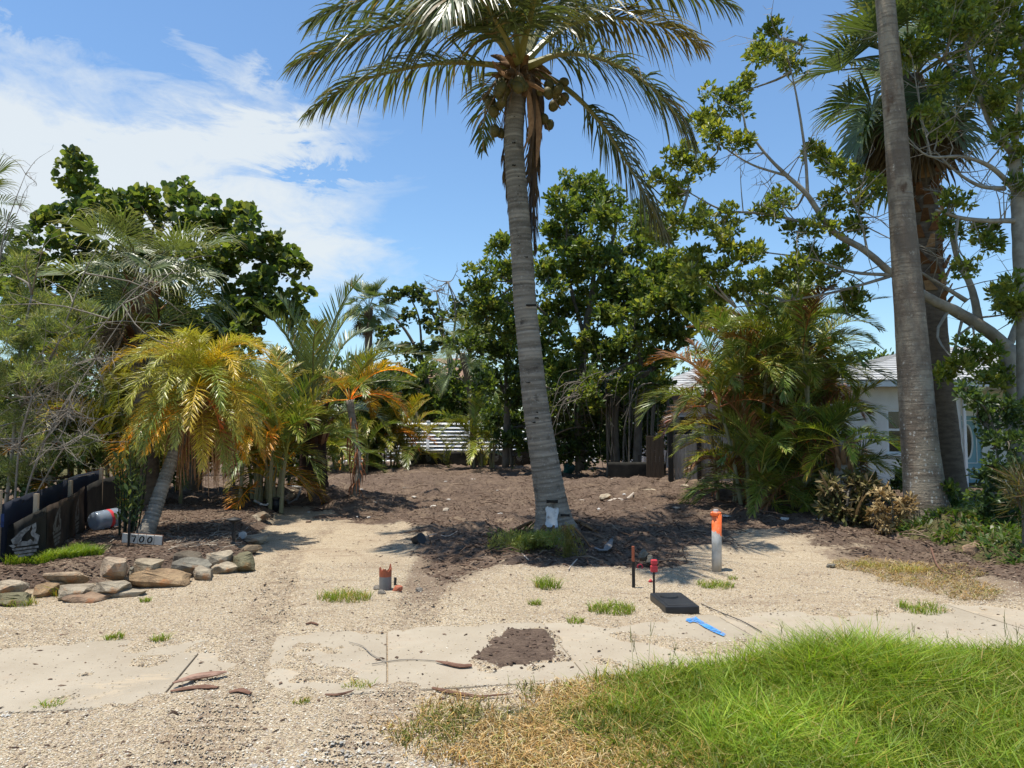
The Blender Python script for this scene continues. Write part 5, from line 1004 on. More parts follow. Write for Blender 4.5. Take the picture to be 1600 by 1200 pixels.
def broad(name, label, base, trunks, limbs, blobs, size, wr, cols, seed, per=6, dens=1.0, shape=DIAM, mat=LEAF, bark=BARK, cat='tree', group=None, subr=.34, twig=True, fill=1.0, depth_jit=.5, fol='foliage', droop=0., big=0, tipd=1.0, extra_twigs=0, ybase=None):
    r = np.random.default_rng(seed); t = thing(name, label, cat, base, group); paths = []
    for nm, lst in (('trunk', trunks), ('limb', limbs)):
        for p in lst:
            Q = limb_pts(p); paths.append(Q); q = resample(Q, max(10, len(Q) * 5)); V, Fs = tube(q[:, :3], q[:, 3], 9 if nm == 'trunk' else 7, True, .10, seed); G().add(V, Fs).obj(nm, bark, t, True)
    nodes = nodes_of(paths) if paths else np.array([base]); gb = G(); g = G(); tips_all, dirs_all = [], []
    for (px, py, rp, Y) in blobs:
        Y = Y + r.normal(0, depth_jit); c = at(px, py, Y); R = rp / F * Y
        n0 = nodes[np.argmin(np.linalg.norm((nodes - c) * [1, 1, .8] + [0, 0, np.where(0, 0, 0)], axis=1) + .25 * np.maximum(0, nodes[:, 2] - c[2]))]; m = (n0 + c) / 2 + r.normal(0, .12 * np.linalg.norm(c - n0), 3) * [1, 1, .6]; dist = np.linalg.norm(c - n0)
        if twig: Q = resample([n0, m, c], 8); gb.add(*tube(Q, np.linspace(min(.05, .012 + .014 * dist), .008, 8), 5))
        ns = max(3, int(round((R / subr) ** 2 * 2.6 * fill))); sc = c + nrm(r.normal(0, 1, (ns, 3))) * R * (r.random((ns, 1)) ** .5) * [1, .9, .85]
        for s in sc:
            if twig and r.random() < .8: Q = resample([c, (c + s) / 2 + r.normal(0, .08, 3) * R, s], 5); gb.add(*tube(Q, np.linspace(.011, .004, 5), 4, False))
            nt = max(3, int(13 * dens * r.uniform(.6, 1.3))); d = nrm(r.normal(0, 1, (nt, 3)) + [0, 0, .35]); tp = s + d * subr * .75 * (r.random((nt, 1)) ** .45) * [1, 1, .8]; tips_all.append(tp); dirs_all.append(d)
    tips = np.concatenate(tips_all); dirs = np.concatenate(dirs_all)
    if extra_twigs:
        for k in range(extra_twigs):
            n0 = nodes[int(r.integers(len(nodes)))]; e = n0 + nrm(r.normal(0, 1, 3) + [0, -.1, .5]) * r.uniform(.4, 1.3); m = (n0 + e) / 2 + r.normal(0, .1, 3); Q = resample([n0, m, e], 6); gb.add(*tube(Q, np.linspace(.012, .003, 6), 4, False))
            for q in range(3): i_ = int(r.integers(2, 6)); e2 = Q[i_] + nrm(r.normal(0, 1, 3) + (e - n0)) * r.uniform(.15, .5); gb.add(*tube([Q[i_], (Q[i_] + e2) / 2 + r.normal(0, .03, 3), e2], [.006, .004, .002], 3, False))
    if gb.n: o = gb.obj('branches', bark, t, True); stuff(o)
    if big:                                     # leaves big enough to tell apart, one object each, nearest to the camera
        k = np.argsort(np.linalg.norm(tips - np.array([0, 0, CAMH]), axis=1))[:big]; S, fs = shape; gl = [G().add(S * [1, wr, wr], [np.array(fs)], np.array(c_)).mesh('leaf', mat) for c_ in cols]; bl = np.array(base)
        for i in k:
            A = nrm(dirs[i] * .4 + r.normal(0, .6, 3) + [0, 0, .1]); N_ = nrm(np.array([0, -.2, .7]) + r.normal(0, .4, 3)); W = nrm(np.cross(N_, A)); N_ = np.cross(A, W); M = Matrix((A, W, N_)).transposed(); inst(gl[int(r.integers(len(gl)))], 'leaf', t, tips[i] - bl, M.to_euler(), size * r.uniform(.8, 1.2))
    leaf_cloud(g, tips, dirs, per, size, wr, cols, r, shape, droop=droop); o = g.obj(fol, mat, t); stuff(o); return t
B = lambda s, Y: [(x, y, r, Y) for x, y, r in s]
# big dark round-leaved tree at left
SG = [(.08, .125, .034), (.10, .155, .04), (.135, .185, .046), (.06, .10, .03), (.18, .215, .065), (.12, .145, .06)]
sgb = B([(30, 420, 60), (120, 385, 45), (128, 292, 38), (128, 258, 28), (118, 340, 34), (150, 335, 30), (60, 345, 34), (180, 350, 50), (205, 300, 24), (200, 330, 34), (270, 335, 45), (290, 312, 34), (330, 345, 35), (375, 340, 42), (400, 375, 45), (425, 400, 40), (445, 425, 30), (420, 460, 55), (330, 420, 70), (240, 410, 65), (130, 440, 80), (30, 490, 80), (452, 470, 26), (470, 498, 22), (400, 510, 55), (200, 500, 80), (95, 530, 80), (300, 510, 80), (360, 540, 60)], 18.0)
b = np.array([X(300, 18.5), 18.5, 0.])
broad('sea_grape_tree', 'big dense dark green round leaved tree at the left behind the fan palm', b, [[(300, 790, 18.5, 20), (300, 640, 18.5, 17), (290, 560, 18.5, 14), (270, 470, 18.3, 9), (250, 380, 18.2, 5)]], [[(298, 620, 18.5, 10), (350, 520, 18.3, 8), (400, 440, 18.2, 5), (415, 400, 18, 3)], [(296, 600, 18.5, 10), (200, 500, 18.2, 8), (140, 400, 18.1, 5), (126, 270, 18, 2)], [(200, 500, 18.2, 7), (100, 470, 18.2, 5), (40, 430, 18, 3)], [(372, 480, 18.2, 5), (330, 400, 18, 3)]], sgb, .15, .95, SG, 41, per=5, dens=.9, shape=ROUND, subr=.31, fill=.72, depth_jit=.9, big=290)
# hedges of shrubs that close the view behind the palms
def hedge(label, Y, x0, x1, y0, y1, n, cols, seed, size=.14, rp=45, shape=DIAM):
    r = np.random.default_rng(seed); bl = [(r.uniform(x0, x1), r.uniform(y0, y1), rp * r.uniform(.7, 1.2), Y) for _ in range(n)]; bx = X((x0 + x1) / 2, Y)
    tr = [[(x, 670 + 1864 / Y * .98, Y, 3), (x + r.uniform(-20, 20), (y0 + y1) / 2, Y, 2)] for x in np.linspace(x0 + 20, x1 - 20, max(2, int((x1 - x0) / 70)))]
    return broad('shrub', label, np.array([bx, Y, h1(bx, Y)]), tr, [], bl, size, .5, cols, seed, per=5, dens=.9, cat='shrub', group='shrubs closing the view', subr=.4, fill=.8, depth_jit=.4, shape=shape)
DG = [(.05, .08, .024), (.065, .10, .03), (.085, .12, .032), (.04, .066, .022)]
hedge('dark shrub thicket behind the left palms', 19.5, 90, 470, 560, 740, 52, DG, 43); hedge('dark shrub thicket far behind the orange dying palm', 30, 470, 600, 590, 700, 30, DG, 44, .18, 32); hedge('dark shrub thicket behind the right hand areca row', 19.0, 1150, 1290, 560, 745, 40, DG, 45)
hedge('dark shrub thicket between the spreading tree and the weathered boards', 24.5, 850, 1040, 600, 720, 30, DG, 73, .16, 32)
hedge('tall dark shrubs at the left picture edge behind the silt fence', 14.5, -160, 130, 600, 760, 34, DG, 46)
# trees beyond the fence in the middle
b = np.array([X(692, 38), 38, 0.])
broad('sea_grape_tree', 'open crowned tree with crooked trunks beyond the white fence', b, [[(690, 720, 38, 8), (692, 660, 38, 7), (697, 610, 38, 6), (705, 570, 38, 5), (690, 520, 38, 3.5), (660, 460, 38, 2)], [(684, 720, 38.6, 6), (676, 650, 38.6, 5), (660, 570, 38.6, 4), (636, 520, 38.6, 3), (615, 495, 38.5, 2)]], [[(697, 610, 38, 4), (730, 560, 38, 3), (760, 500, 38, 2)], [(660, 570, 38.6, 3), (655, 500, 38.3, 2), (640, 462, 38, 1.3)], [(700, 575, 38, 3), (712, 490, 38, 2), (700, 440, 38, 1)]],
      B([(618, 462, 10), (638, 455, 12), (655, 462, 16), (640, 492, 16), (668, 478, 14), (690, 505, 16), (662, 515, 14), (610, 520, 16), (628, 545, 15), (715, 478, 12), (735, 468, 16), (722, 500, 18), (700, 530, 18), (745, 495, 20), (676, 548, 16), (655, 548, 12), (735, 530, 20), (600, 545, 14), (760, 520, 22), (628, 592, 18), (648, 610, 20), (668, 628, 20), (640, 640, 20), (672, 650, 18), (704, 650, 16), (730, 640, 22), (748, 610, 22), (660, 575, 12), (612, 610, 18), (745, 570, 22)], 38), .20, .8, [(.06, .09, .035), (.085, .12, .04), (.05, .075, .03), (.12, .14, .05)], 47, per=6, dens=.8, subr=.45, shape=ROUND, fill=.95, depth_jit=.5)
def dead_twigs(name, label, base, roots, seed, n, L, mat=TWIG, r0=.02, up=.6):
    r = np.random.default_rng(seed); t = thing(name, label, 'tree', base); g = G()
    for q in roots:
        Q = limb_pts(q); G().add(*tube(resample(Q, 16)[:, :3], resample(Q, 16)[:, 3], 6, True, .1)).obj('limb', mat, t, True); e = Q[-1, :3]
        for k in range(n):
            s = Q[int(r.integers(max(0, len(Q) - 2), len(Q))), :3]; d = nrm(r.normal(0, 1, 3) + [0, 0, up]); p = s + d * L * r.uniform(.4, 1); m = (s + p) / 2 + r.normal(0, .1 * L, 3); C_ = resample([s, m, p], 7); g.add(*tube(C_, np.linspace(r0 * .6, r0 * .15, 7), 4, False))
            for z in range(4): i_ = int(r.integers(2, 7)); p2 = C_[i_] + nrm(r.normal(0, 1, 3) + d) * L * r.uniform(.1, .35); g.add(*tube([C_[i_], (C_[i_] + p2) / 2 + r.normal(0, .04 * L, 3), p2], [r0 * .3, r0 * .2, r0 * .1], 3, False))
    stuff(g.obj('twigs', mat, t)); return t
dead_twigs('bare_tree', 'bare brown twiggy tree top above the far open crowned tree', np.array([X(705, 40), 40, 0.]), [[(712, 715, 40, 4), (705, 600, 40, 3), (690, 500, 40, 2), (682, 455, 40, 1.2)], [(705, 600, 40, 3), (722, 500, 40, 1.6), (700, 440, 40, 1)]], 48, 16, 1.5, TWIG, .05)
FI = [(.085, .135, .03), (.115, .165, .036), (.15, .19, .045), (.065, .105, .026), (.19, .215, .055), (.095, .145, .034)]
hedge('mid green shrub thicket beyond the white fence in the middle', 37, 590, 770, 575, 665, 34, FI[:4], 74, .2, 24)
b = np.array([X(905, 25), 25, 0.])
broad('ficus_tree', 'tall leafy green tree right behind the coconut trunk', b, [[(908, 735, 25, 12), (905, 640, 25, 10), (910, 560, 25, 9), (918, 500, 25, 8), (925, 460, 25, 6), (930, 400, 25, 4)]], [[(914, 530, 25, 5), (890, 440, 25, 3.5), (885, 350, 25, 2)], [(925, 460, 25, 5), (950, 400, 25, 3), (965, 340, 25, 2)], [(910, 560, 25, 5), (860, 500, 25, 3), (800, 440, 24.6, 2)], [(932, 420, 25, 4), (990, 380, 25, 3), (1030, 365, 25, 2)]],
      B([(888, 285, 18), (905, 295, 22), (872, 318, 24), (935, 292, 22), (950, 315, 32), (905, 328, 36), (925, 345, 30), (870, 348, 26), (865, 372, 24), (902, 374, 34), (965, 342, 26), (995, 342, 28), (1015, 362, 30), (1038, 368, 18), (922, 398, 38), (878, 417, 42), (955, 388, 26), (990, 395, 24), (855, 438, 34), (905, 440, 34), (950, 425, 38), (862, 488, 38), (897, 492, 26), (865, 528, 34), (780, 392, 26), (765, 420, 26), (802, 430, 34), (745, 455, 26), (790, 470, 40), (760, 500, 36), (800, 520, 40)], 25), .17, .5, FI, 49, per=8, dens=1.2, subr=.42, fill=1.15, depth_jit=1.1, extra_twigs=50)
b = np.array([X(990, 23.5), 23.5, 0.])
broad('ficus_tree', 'wide spreading tree with forked pale limb and hanging roots, left of the board fence', b, [[(995, 745, 23.5, 10), (998, 640, 23.5, 8), (1000, 560, 23.5, 7), (998, 520, 23.5, 6)], [(965, 745, 23.8, 8), (962, 650, 23.8, 6), (975, 570, 23.8, 5), (998, 525, 23.6, 4)]], [[(998, 522, 23.5, 5), (1030, 490, 23.5, 4), (1045, 430, 23.5, 2.5)], [(998, 520, 23.5, 4), (990, 480, 23.5, 3), (1000, 430, 23.5, 2)], [(1000, 590, 23.5, 6), (1040, 560, 23.4, 5), (1080, 525, 23.3, 4), (1120, 490, 23.2, 2.5)], [(998, 560, 23.5, 4), (940, 590, 23, 3), (900, 620, 22.6, 2)]],
      B([(970, 437, 36), (1040, 418, 34), (1018, 438, 38), (1060, 440, 36), (1077, 424, 26), (1000, 467, 38), (1036, 467, 38), (1065, 474, 32), (1095, 477, 30), (1110, 502, 26), (952, 477, 32), (945, 500, 36), (990, 512, 36), (1030, 520, 30), (915, 540, 32), (960, 550, 36), (880, 580, 34), (920, 610, 30), (870, 630, 30), (1010, 580, 26), (1035, 560, 24), (1060, 530, 24), (985, 600, 28), (1000, 640, 26), (965, 640, 28), (1030, 610, 20)], 23.5), .165, .5, FI[:5], 50, per=8, dens=1.3, subr=.4, fill=1.5, depth_jit=.9, extra_twigs=60)
def roots_():
    r = np.random.default_rng(51); t = C.objects.get('ficus_tree.001')
    for k in range(24):
        x = r.uniform(940, 1045); y0 = r.uniform(560, 640); Y = 23.5 + r.normal(0, .5); p = [at(x, y0, Y), at(x + r.normal(0, 4), (y0 + 745) / 2, Y), np.array([X(x + r.normal(0, 5), Y), Y, .0])]; rad = r.uniform(.008, .035); G().add(*tube(resample(p, 10), rad, 5, True, .1)).obj('hanging_root', BARK, t, True)
    g = G()
    for k in range(34):
        x = r.uniform(870, 1010); y0 = r.uniform(575, 625); Y = 22.5 + r.normal(0, .4); p = [at(x + 25, y0, Y), at(x, y0 + 10, Y), at(x - r.uniform(5, 30) + r.normal(0, 14), y0 + r.uniform(15, 80), Y)]; g.add(*tube(resample(p, 8), np.linspace(.014, .005, 8), 4, False))
    stuff(g.obj('drooping_twigs', BARK, t))
roots_()
b = np.array([X(790, 27), 27, 0.])
broad('shade_tree', 'dark dense tree low behind the left of the coconut trunk', b, [[(790, 730, 27, 8), (792, 640, 27, 6), (790, 570, 27, 4)], [(800, 730, 27.4, 4), (795, 650, 27.4, 3), (780, 590, 27.4, 2)]], [[(792, 640, 27, 4), (830, 590, 27, 3), (850, 560, 27, 2)]],
      B([(735, 545, 28), (770, 552, 30), (800, 560, 36), (830, 560, 34), (790, 610, 36), (760, 600, 28), (825, 620, 34), (800, 655, 32), (845, 660, 30), (775, 660, 26), (870, 690, 26), (905, 695, 28), (940, 700, 28), (820, 690, 26), (980, 690, 24), (890, 660, 30), (920, 660, 30), (860, 600, 30), (890, 610, 26), (930, 640, 30), (960, 670, 26), (795, 690, 22), (1000, 660, 26), (1020, 640, 26), (1015, 690, 22), (910, 580, 26), (945, 600, 24)], 27), .16, .55, DG + FI[:2], 52, per=8, dens=1.1, subr=.42, fill=1.1, depth_jit=.9, extra_twigs=30)
# right hand grey barked tree with the long half bare limb
RT = [(.17, .21, .04), (.22, .255, .055), (.13, .18, .038), (.27, .285, .07), (.10, .145, .034), (.19, .24, .045)]
b = gnd(1586, 800); b = np.array([X(1586, 13.4), 13.4, h1(X(1586, 13.4), 13.4)])
cr = [(1216, 54, 20), (1176, 86, 22), (1205, 88, 22), (1236, 94, 26), (1136, 160, 32), (1155, 145, 24), (1100, 192, 28), (1120, 205, 24), (1152, 224, 20), (1064, 260, 34), (1036, 288, 22), (1096, 256, 22), (1055, 300, 26), (1060, 336, 26), (1024, 372, 18), (1224, 322, 26), (1192, 340, 24), (1300, 316, 13), (1336, 316, 10), (1296, 252, 14), (1276, 244, 11), (1320, 268, 11), (1356, 276, 20), (1364, 298, 16), (1340, 348, 20), (1280, 352, 22), (1236, 360, 20), (1120, 352, 30), (1095, 345, 24), (1132, 384, 28), (1172, 400, 28), (1080, 420, 34), (1110, 425, 28), (1160, 452, 32), (1130, 455, 28), (1248, 436, 28), (1292, 432, 28), (1260, 400, 16), (1340, 464, 20), (1185, 445, 26), (1222, 440, 18), (1315, 400, 14), (1560, 470, 30), (1588, 482, 28), (1500, 575, 26), (1540, 560, 28), (1580, 585, 26), (1470, 590, 12), (1590, 640, 20), (1545, 600, 22), (1520, 545, 18), (1330, 480, 18), (1200, 480, 16)]
broad('grey_tree', 'grey barked tree with a long half bare limb reaching across behind the smooth palm', b, [[(1588, 810, 13.4, 17), (1586, 700, 13.4, 15), (1580, 600, 13.4, 15), (1574, 540, 13.4, 16)]],
      [[(1576, 545, 13.4, 14), (1545, 518, 13.3, 13), (1500, 490, 13.2, 12), (1450, 465, 13.1, 10), (1395, 428, 13.0, 8), (1350, 390, 12.9, 7), (1300, 360, 12.9, 6.5), (1262, 305, 12.8, 5.5), (1230, 275, 12.8, 4.5), (1200, 245, 12.8, 3), (1165, 200, 12.8, 2)], [(1262, 305, 12.8, 3.5), (1258, 240, 12.8, 3), (1248, 170, 12.7, 2.3), (1236, 110, 12.7, 1.5), (1222, 60, 12.7, 1)], [(1300, 358, 12.9, 4), (1200, 335, 12.8, 2.8), (1130, 328, 12.8, 2.2), (1075, 300, 12.8, 1.2)], [(1395, 430, 13.0, 4), (1330, 425, 12.9, 3.2), (1270, 405, 12.8, 2.2), (1200, 395, 12.8, 1.4)], [(1390, 432, 13.0, 3.5), (1310, 455, 12.9, 2.6), (1230, 470, 12.9, 2), (1150, 480, 12.9, 1.1)], [(1530, 505, 13.3, 9), (1518, 450, 13.2, 7), (1495, 400, 13.2, 5.5), (1485, 350, 13.2, 3.5), (1490, 310, 13.2, 2)], [(1510, 470, 13.2, 5), (1478, 450, 13.2, 4), (1430, 420, 13.1, 2)], [(1230, 275, 12.8, 3), (1170, 255, 12.9, 2), (1110, 215, 12.9, 1.3)], [(1356, 395, 12.9, 2.6), (1340, 330, 12.9, 1.8), (1300, 260, 12.9, 1)], [(1574, 545, 13.4, 8), (1600, 480, 13.5, 6), (1630, 420, 13.6, 4)]],
      B(cr, 12.9), .095, .46, RT, 53, per=9, dens=1.15, subr=.25, fill=1.25, bark=BARKPALE, depth_jit=.4, extra_twigs=60)
b = np.array([X(1612, 12.6), 12.6, h1(X(1612, 12.6), 12.6)])
cr2 = [(1420, 68, 20), (1452, 40, 26), (1408, 90, 13), (1440, 85, 18), (1480, 68, 24), (1520, 36, 34), (1572, 24, 30), (1560, 68, 26), (1500, 90, 18), (1548, 116, 24), (1590, 100, 24), (1472, 132, 15), (1452, 172, 15), (1504, 144, 15), (1560, 156, 28), (1592, 132, 18), (1464, 205, 9), (1592, 192, 14), (1492, 312, 18), (1532, 360, 18), (1544, 384, 16), (1516, 416, 20), (1480, 356, 14), (1576, 456, 24), (1540, 10, 30), (1490, 5, 26), (1600, 60, 30), (1440, 10, 18), (1590, 250, 18), (1575, 215, 14), (1600, 290, 18)]
broad('grey_tree', 'grey trunked tree cut by the right picture edge with yellow green leaf tufts', b, [[(1606, 815, 12.6, 19), (1604, 650, 12.6, 17), (1600, 480, 12.6, 16), (1594, 380, 12.6, 15), (1590, 290, 12.6, 14), (1584, 240, 12.6, 11)]],
      [[(1590, 345, 12.6, 6), (1540, 345, 12.4, 5), (1500, 340, 12.3, 4), (1462, 328, 12.2, 2.4)], [(1588, 300, 12.6, 6), (1550, 262, 12.4, 5), (1505, 245, 12.2, 3.4), (1455, 245, 12.1, 2.4), (1430, 228, 12.1, 1.6), (1408, 200, 12.1, 1)], [(1570, 295, 12.5, 5), (1530, 290, 12.4, 4), (1490, 265, 12.3, 2.4), (1460, 235, 12.3, 1.5)], [(1584, 240, 12.6, 9), (1545, 190, 12.5, 5), (1520, 110, 12.4, 3.5), (1500, 40, 12.4, 2.4)], [(1584, 240, 12.6, 8), (1595, 140, 12.6, 6), (1600, 40, 12.6, 4)], [(1455, 245, 12.1, 1.8), (1440, 180, 12.1, 1.4), (1425, 90, 12.1, 1)], [(1530, 140, 12.4, 2.5), (1480, 100, 12.3, 1.8), (1430, 70, 12.2, 1.2)]],
      B(cr2, 12.3), .095, .46, RT, 54, per=9, dens=1.15, subr=.25, fill=1.25, bark=BARKPALE, depth_jit=.35, extra_twigs=60)
# vine-hung shrub masses below the right trees
b = gnd(1560, 840); VG = [(.05, .085, .03), (.065, .11, .035), (.04, .065, .025), (.09, .14, .045)]
broad('vine_shrub', 'dark vine covered shrub hiding the foot of the right hand trees', b, [[(1560, 845, b[1], 4), (1562, 760, b[1], 3), (1556, 680, b[1], 2)]], [], B([(1548, 640, 16), (1560, 670, 20), (1552, 700, 18), (1575, 690, 24), (1560, 735, 22), (1590, 740, 24), (1550, 770, 20), (1575, 790, 30), (1600, 810, 30), (1555, 815, 24), (1540, 840, 18), (1600, 850, 28), (1540, 660, 10), (1530, 630, 12), (1510, 615, 10), (1550, 730, 16), (1565, 640, 18), (1585, 655, 20), (1595, 690, 20), (1545, 800, 18), (1580, 830, 24), (1570, 860, 18), (1540, 745, 12)], b[1]), .085, .5, VG, 55, per=6, dens=1.0, cat='shrub', subr=.2, fill=.9, depth_jit=.3)
b = gnd(1600, 868); broad('spiky_shrub', 'brown tinged grassy shrub at the right picture edge', b, [[(1600, 870, b[1], 3), (1598, 800, b[1], 2)]], [], B([(1592, 770, 12), (1602, 790, 14), (1610, 760, 12)], b[1]), .24, .06, [(.11, .075, .035), (.085, .075, .03), (.07, .08, .03)], 56, per=5, cat='shrub', subr=.2, fill=.8, depth_jit=.2)
b = gnd(1322, 818); broad('wilted_shrub', 'wilted olive shrub with curled grey leaves left of the tan dried shrub', b, [[(1322, 825, b[1], 3), (1325, 770, b[1], 2)]], [], B([(1305, 768, 16), (1330, 760, 18), (1345, 785, 18), (1310, 795, 18), (1330, 810, 16), (1300, 785, 12), (1350, 765, 12)], b[1]), .13, .35, [(.19, .155, .07), (.12, .12, .04), (.28, .21, .11), (.08, .085, .03)], 57, per=6, cat='shrub', subr=.2, fill=.8, mat=DRYLEAF, droop=.5, depth_jit=.2)
r_ = np.random.default_rng(58)
for k in range(9):
    a = r_.uniform(0, 6.28); c0 = b + [.1 * math.cos(a), .1 * math.sin(a), 0]; e = c0 + np.array([.35 * math.cos(a), .25 * math.sin(a), r_.uniform(.55, .95)]); cc = resample([c0, (c0 + e) / 2 + [0, 0, .1], e], 8); w = .05 * np.sin(np.linspace(.25, 2.9, 8)); sd_ = np.array([-math.sin(a), math.cos(a), 0]); V = np.concatenate([cc - sd_ * w[:, None], cc + [0, 0, .012], cc + sd_ * w[:, None]]); i = np.arange(7)
    G().add(V, np.concatenate([np.stack([i, i + 1, i + 9, i + 8], 1), np.stack([i + 8, i + 9, i + 17, i + 16], 1)]), (.30, .22, .13) if k % 3 else (.09, .1, .03)).obj('blade_leaf', DRYLEAF, C.objects['wilted_shrub'], True)
b = gnd(1395, 838); broad('dried_shrub', 'tan dried out shrub at the left foot of the smooth grey palm', b, [[(1395, 842, b[1], 2), (1395, 790, b[1], 1.5)]], [], B([(1385, 775, 16), (1400, 785, 18), (1408, 805, 18), (1380, 800, 18), (1395, 822, 18), (1412, 830, 12), (1376, 820, 12)], b[1]), .085, .4, [(.42, .30, .14), (.34, .22, .09), (.48, .36, .19), (.25, .17, .08)], 59, per=6, cat='shrub', subr=.17, fill=.9, mat=DRYLEAF, droop=.4, depth_jit=.15)
for (px, py, lab, bl, sd_) in ((1418, 775, 'small green shrub against the white house wall left of the smooth palm', [(1418, 735, 14), (1405, 745, 14), (1420, 755, 16), (1400, 760, 12)], 60), (1482, 820, 'small dark shrub between the two tall palm trunks', [(1482, 770, 10), (1485, 790, 12), (1480, 805, 12)], 61), (1290, 800, 'low green shrub at the foot of the short lime palm', [(1285, 775, 16), (1300, 785, 14), (1275, 790, 14)], 62)):
    b = gnd(px, py); broad('shrub', lab, b, [[(px, py + 4, b[1], 1.5), (px, py - 25, b[1], 1)]], [], B(bl, b[1]), .09, .5, VG, sd_, per=6, cat='shrub', subr=.2, fill=.9, depth_jit=.15)
# grey green bushy thicket with bare branches at the left edge
CB = [(.16, .205, .075), (.20, .24, .09), (.13, .17, .06), (.24, .25, .12)]
b = np.array([X(20, 9.8), 9.8, h1(X(20, 9.8), 9.8)])
broad('brush_tree', 'grey green feathery brush with tangled bare branches at the left edge', b, [[(0, 860, 9.8, 4), (20, 700, 9.8, 3.5), (30, 560, 9.8, 3), (50, 460, 9.8, 2)], [(-40, 860, 10, 4), (-30, 650, 10, 4), (-20, 480, 10, 3)]], [[(20, 700, 9.8, 3), (90, 600, 9.6, 2.2), (150, 520, 9.5, 1.6), (235, 430, 9.5, 1)], [(30, 640, 9.8, 3), (80, 560, 9.6, 2), (130, 430, 9.6, 1.2), (150, 395, 9.6, .8)], [(10, 740, 9.8, 3), (70, 690, 9.5, 2), (110, 620, 9.4, 1.2)]],
      B([(20, 430, 34), (60, 470, 40), (20, 510, 44), (90, 520, 34), (50, 560, 44), (10, 600, 44), (80, 600, 36), (110, 570, 26), (40, 650, 40), (-20, 560, 50), (-10, 680, 40), (60, 700, 30), (120, 480, 26), (130, 690, 22), (10, 740, 26)], 9.7), .085, .09, CB, 63, per=20, dens=1.7, cat='tree', subr=.22, fill=.85, depth_jit=.35, bark=TWIG, extra_twigs=50)
dead_twigs('bare_brush', 'grey leafless twig tangle spilling over the left silt fence', np.array([X(60, 9.2), 9.2, h1(X(60, 9.2), 9.2)]), [[(20, 860, 9.2, 2.2), (50, 740, 9.1, 2), (90, 650, 9, 1.4), (120, 600, 9, 1)], [(20, 840, 9.2, 2.2), (30, 700, 9.1, 2), (50, 620, 9, 2)], [(40, 800, 9.2, 1.8), (100, 700, 8.9, 1.4), (130, 680, 8.9, 1)], [(90, 650, 9, 1.5), (150, 560, 9.1, 1.2), (232, 440, 9.2, .6)], [(60, 700, 9, 1.5), (110, 640, 9, 1.2), (175, 560, 9.1, .6)]], 64, 26, .55, TWIG, .0075, .1)
dead_twigs('bare_brush', 'thin bare branches rising against the cloud at the far left edge', np.array([X(-10, 10.5), 10.5, h1(X(-10, 10.5), 10.5)]), [[(-30, 860, 10.5, 4), (-10, 600, 10.5, 2.5), (0, 400, 10.5, 1.6), (25, 310, 10.5, .8), (40, 272, 10.5, .5)], [(0, 400, 10.5, 1), (30, 325, 10.5, .5)]], 65, 5, .5, TWIG, .01)
# far tree line closing the horizon
def tree_row():
    r = np.random.default_rng(66); bl = []
    for px in range(-900, 2600, 46):
        for q in range(3): bl.append((px + r.uniform(-20, 20), 600 + 40 * q + r.uniform(-22, 18) + (0 if px < 560 or px > 800 else 12), 40 * r.uniform(.8, 1.2), 66 + r.uniform(-2, 5)))
    g = G(); tips = []; dirs = []
    for (px, py, rp, Y) in bl:
        c = at(px, py, Y); R = rp / F * Y; d = nrm(r.normal(0, 1, (90, 3)) + [0, -.2, .3]); tips.append(c + d * R * (r.random((90, 1)) ** .4)); dirs.append(d)
    leaf_cloud(g, np.concatenate(tips), np.concatenate(dirs), 3, .5, .6, DG + FI[:3], r); stuff(g.obj('distant_trees', LEAF), 'distant green tree line beyond the neighbouring houses', 'woods')
tree_row()
# leafy upright stalks beside the number sign
def stalks():
    b = gnd(208, 838); t = thing('leafy_stalks', 'clump of upright dark stalks with small glossy leaves behind the number sign', 'plant', b); r = np.random.default_rng(67); g = G()
    for k in range(17):
        x0 = r.uniform(192, 226); x1 = 210 + (x0 - 208) * 1.9 + r.normal(0, 5); top = r.uniform(672, 760); Y = b[1] + r.normal(0, .12); P = resample([np.array([X(x0, Y), Y, b[2] - .05]), at((x0 + x1) / 2, (838 + top) / 2, Y), at(x1, top, Y)], 16); G().add(*tube(P, np.linspace(.012, .006, 16), 5), (1, 1, 1)).obj('stalk', DARKSTALK, t, True)
        for i in range(3, 16):
            for q in range(3):
                u = r.random(); p = P[i] if i == 15 else P[i] * (1 - u) + P[i + 1] * u; a = r.random() * 6.28; D = np.array([[math.cos(a), math.sin(a), .5]]); leaf_cloud(g, p[None], D, 1, .085, .42, [(.14, .19, .07), (.2, .24, .11), (.11, .15, .055)], r, spread=.25)
    stuff(g.obj('foliage', LEAF, t))
DARKSTALK = simple('dark green stalk', (.03, .045, .02), (.05, .05, .03), 8, .7)
stalks()
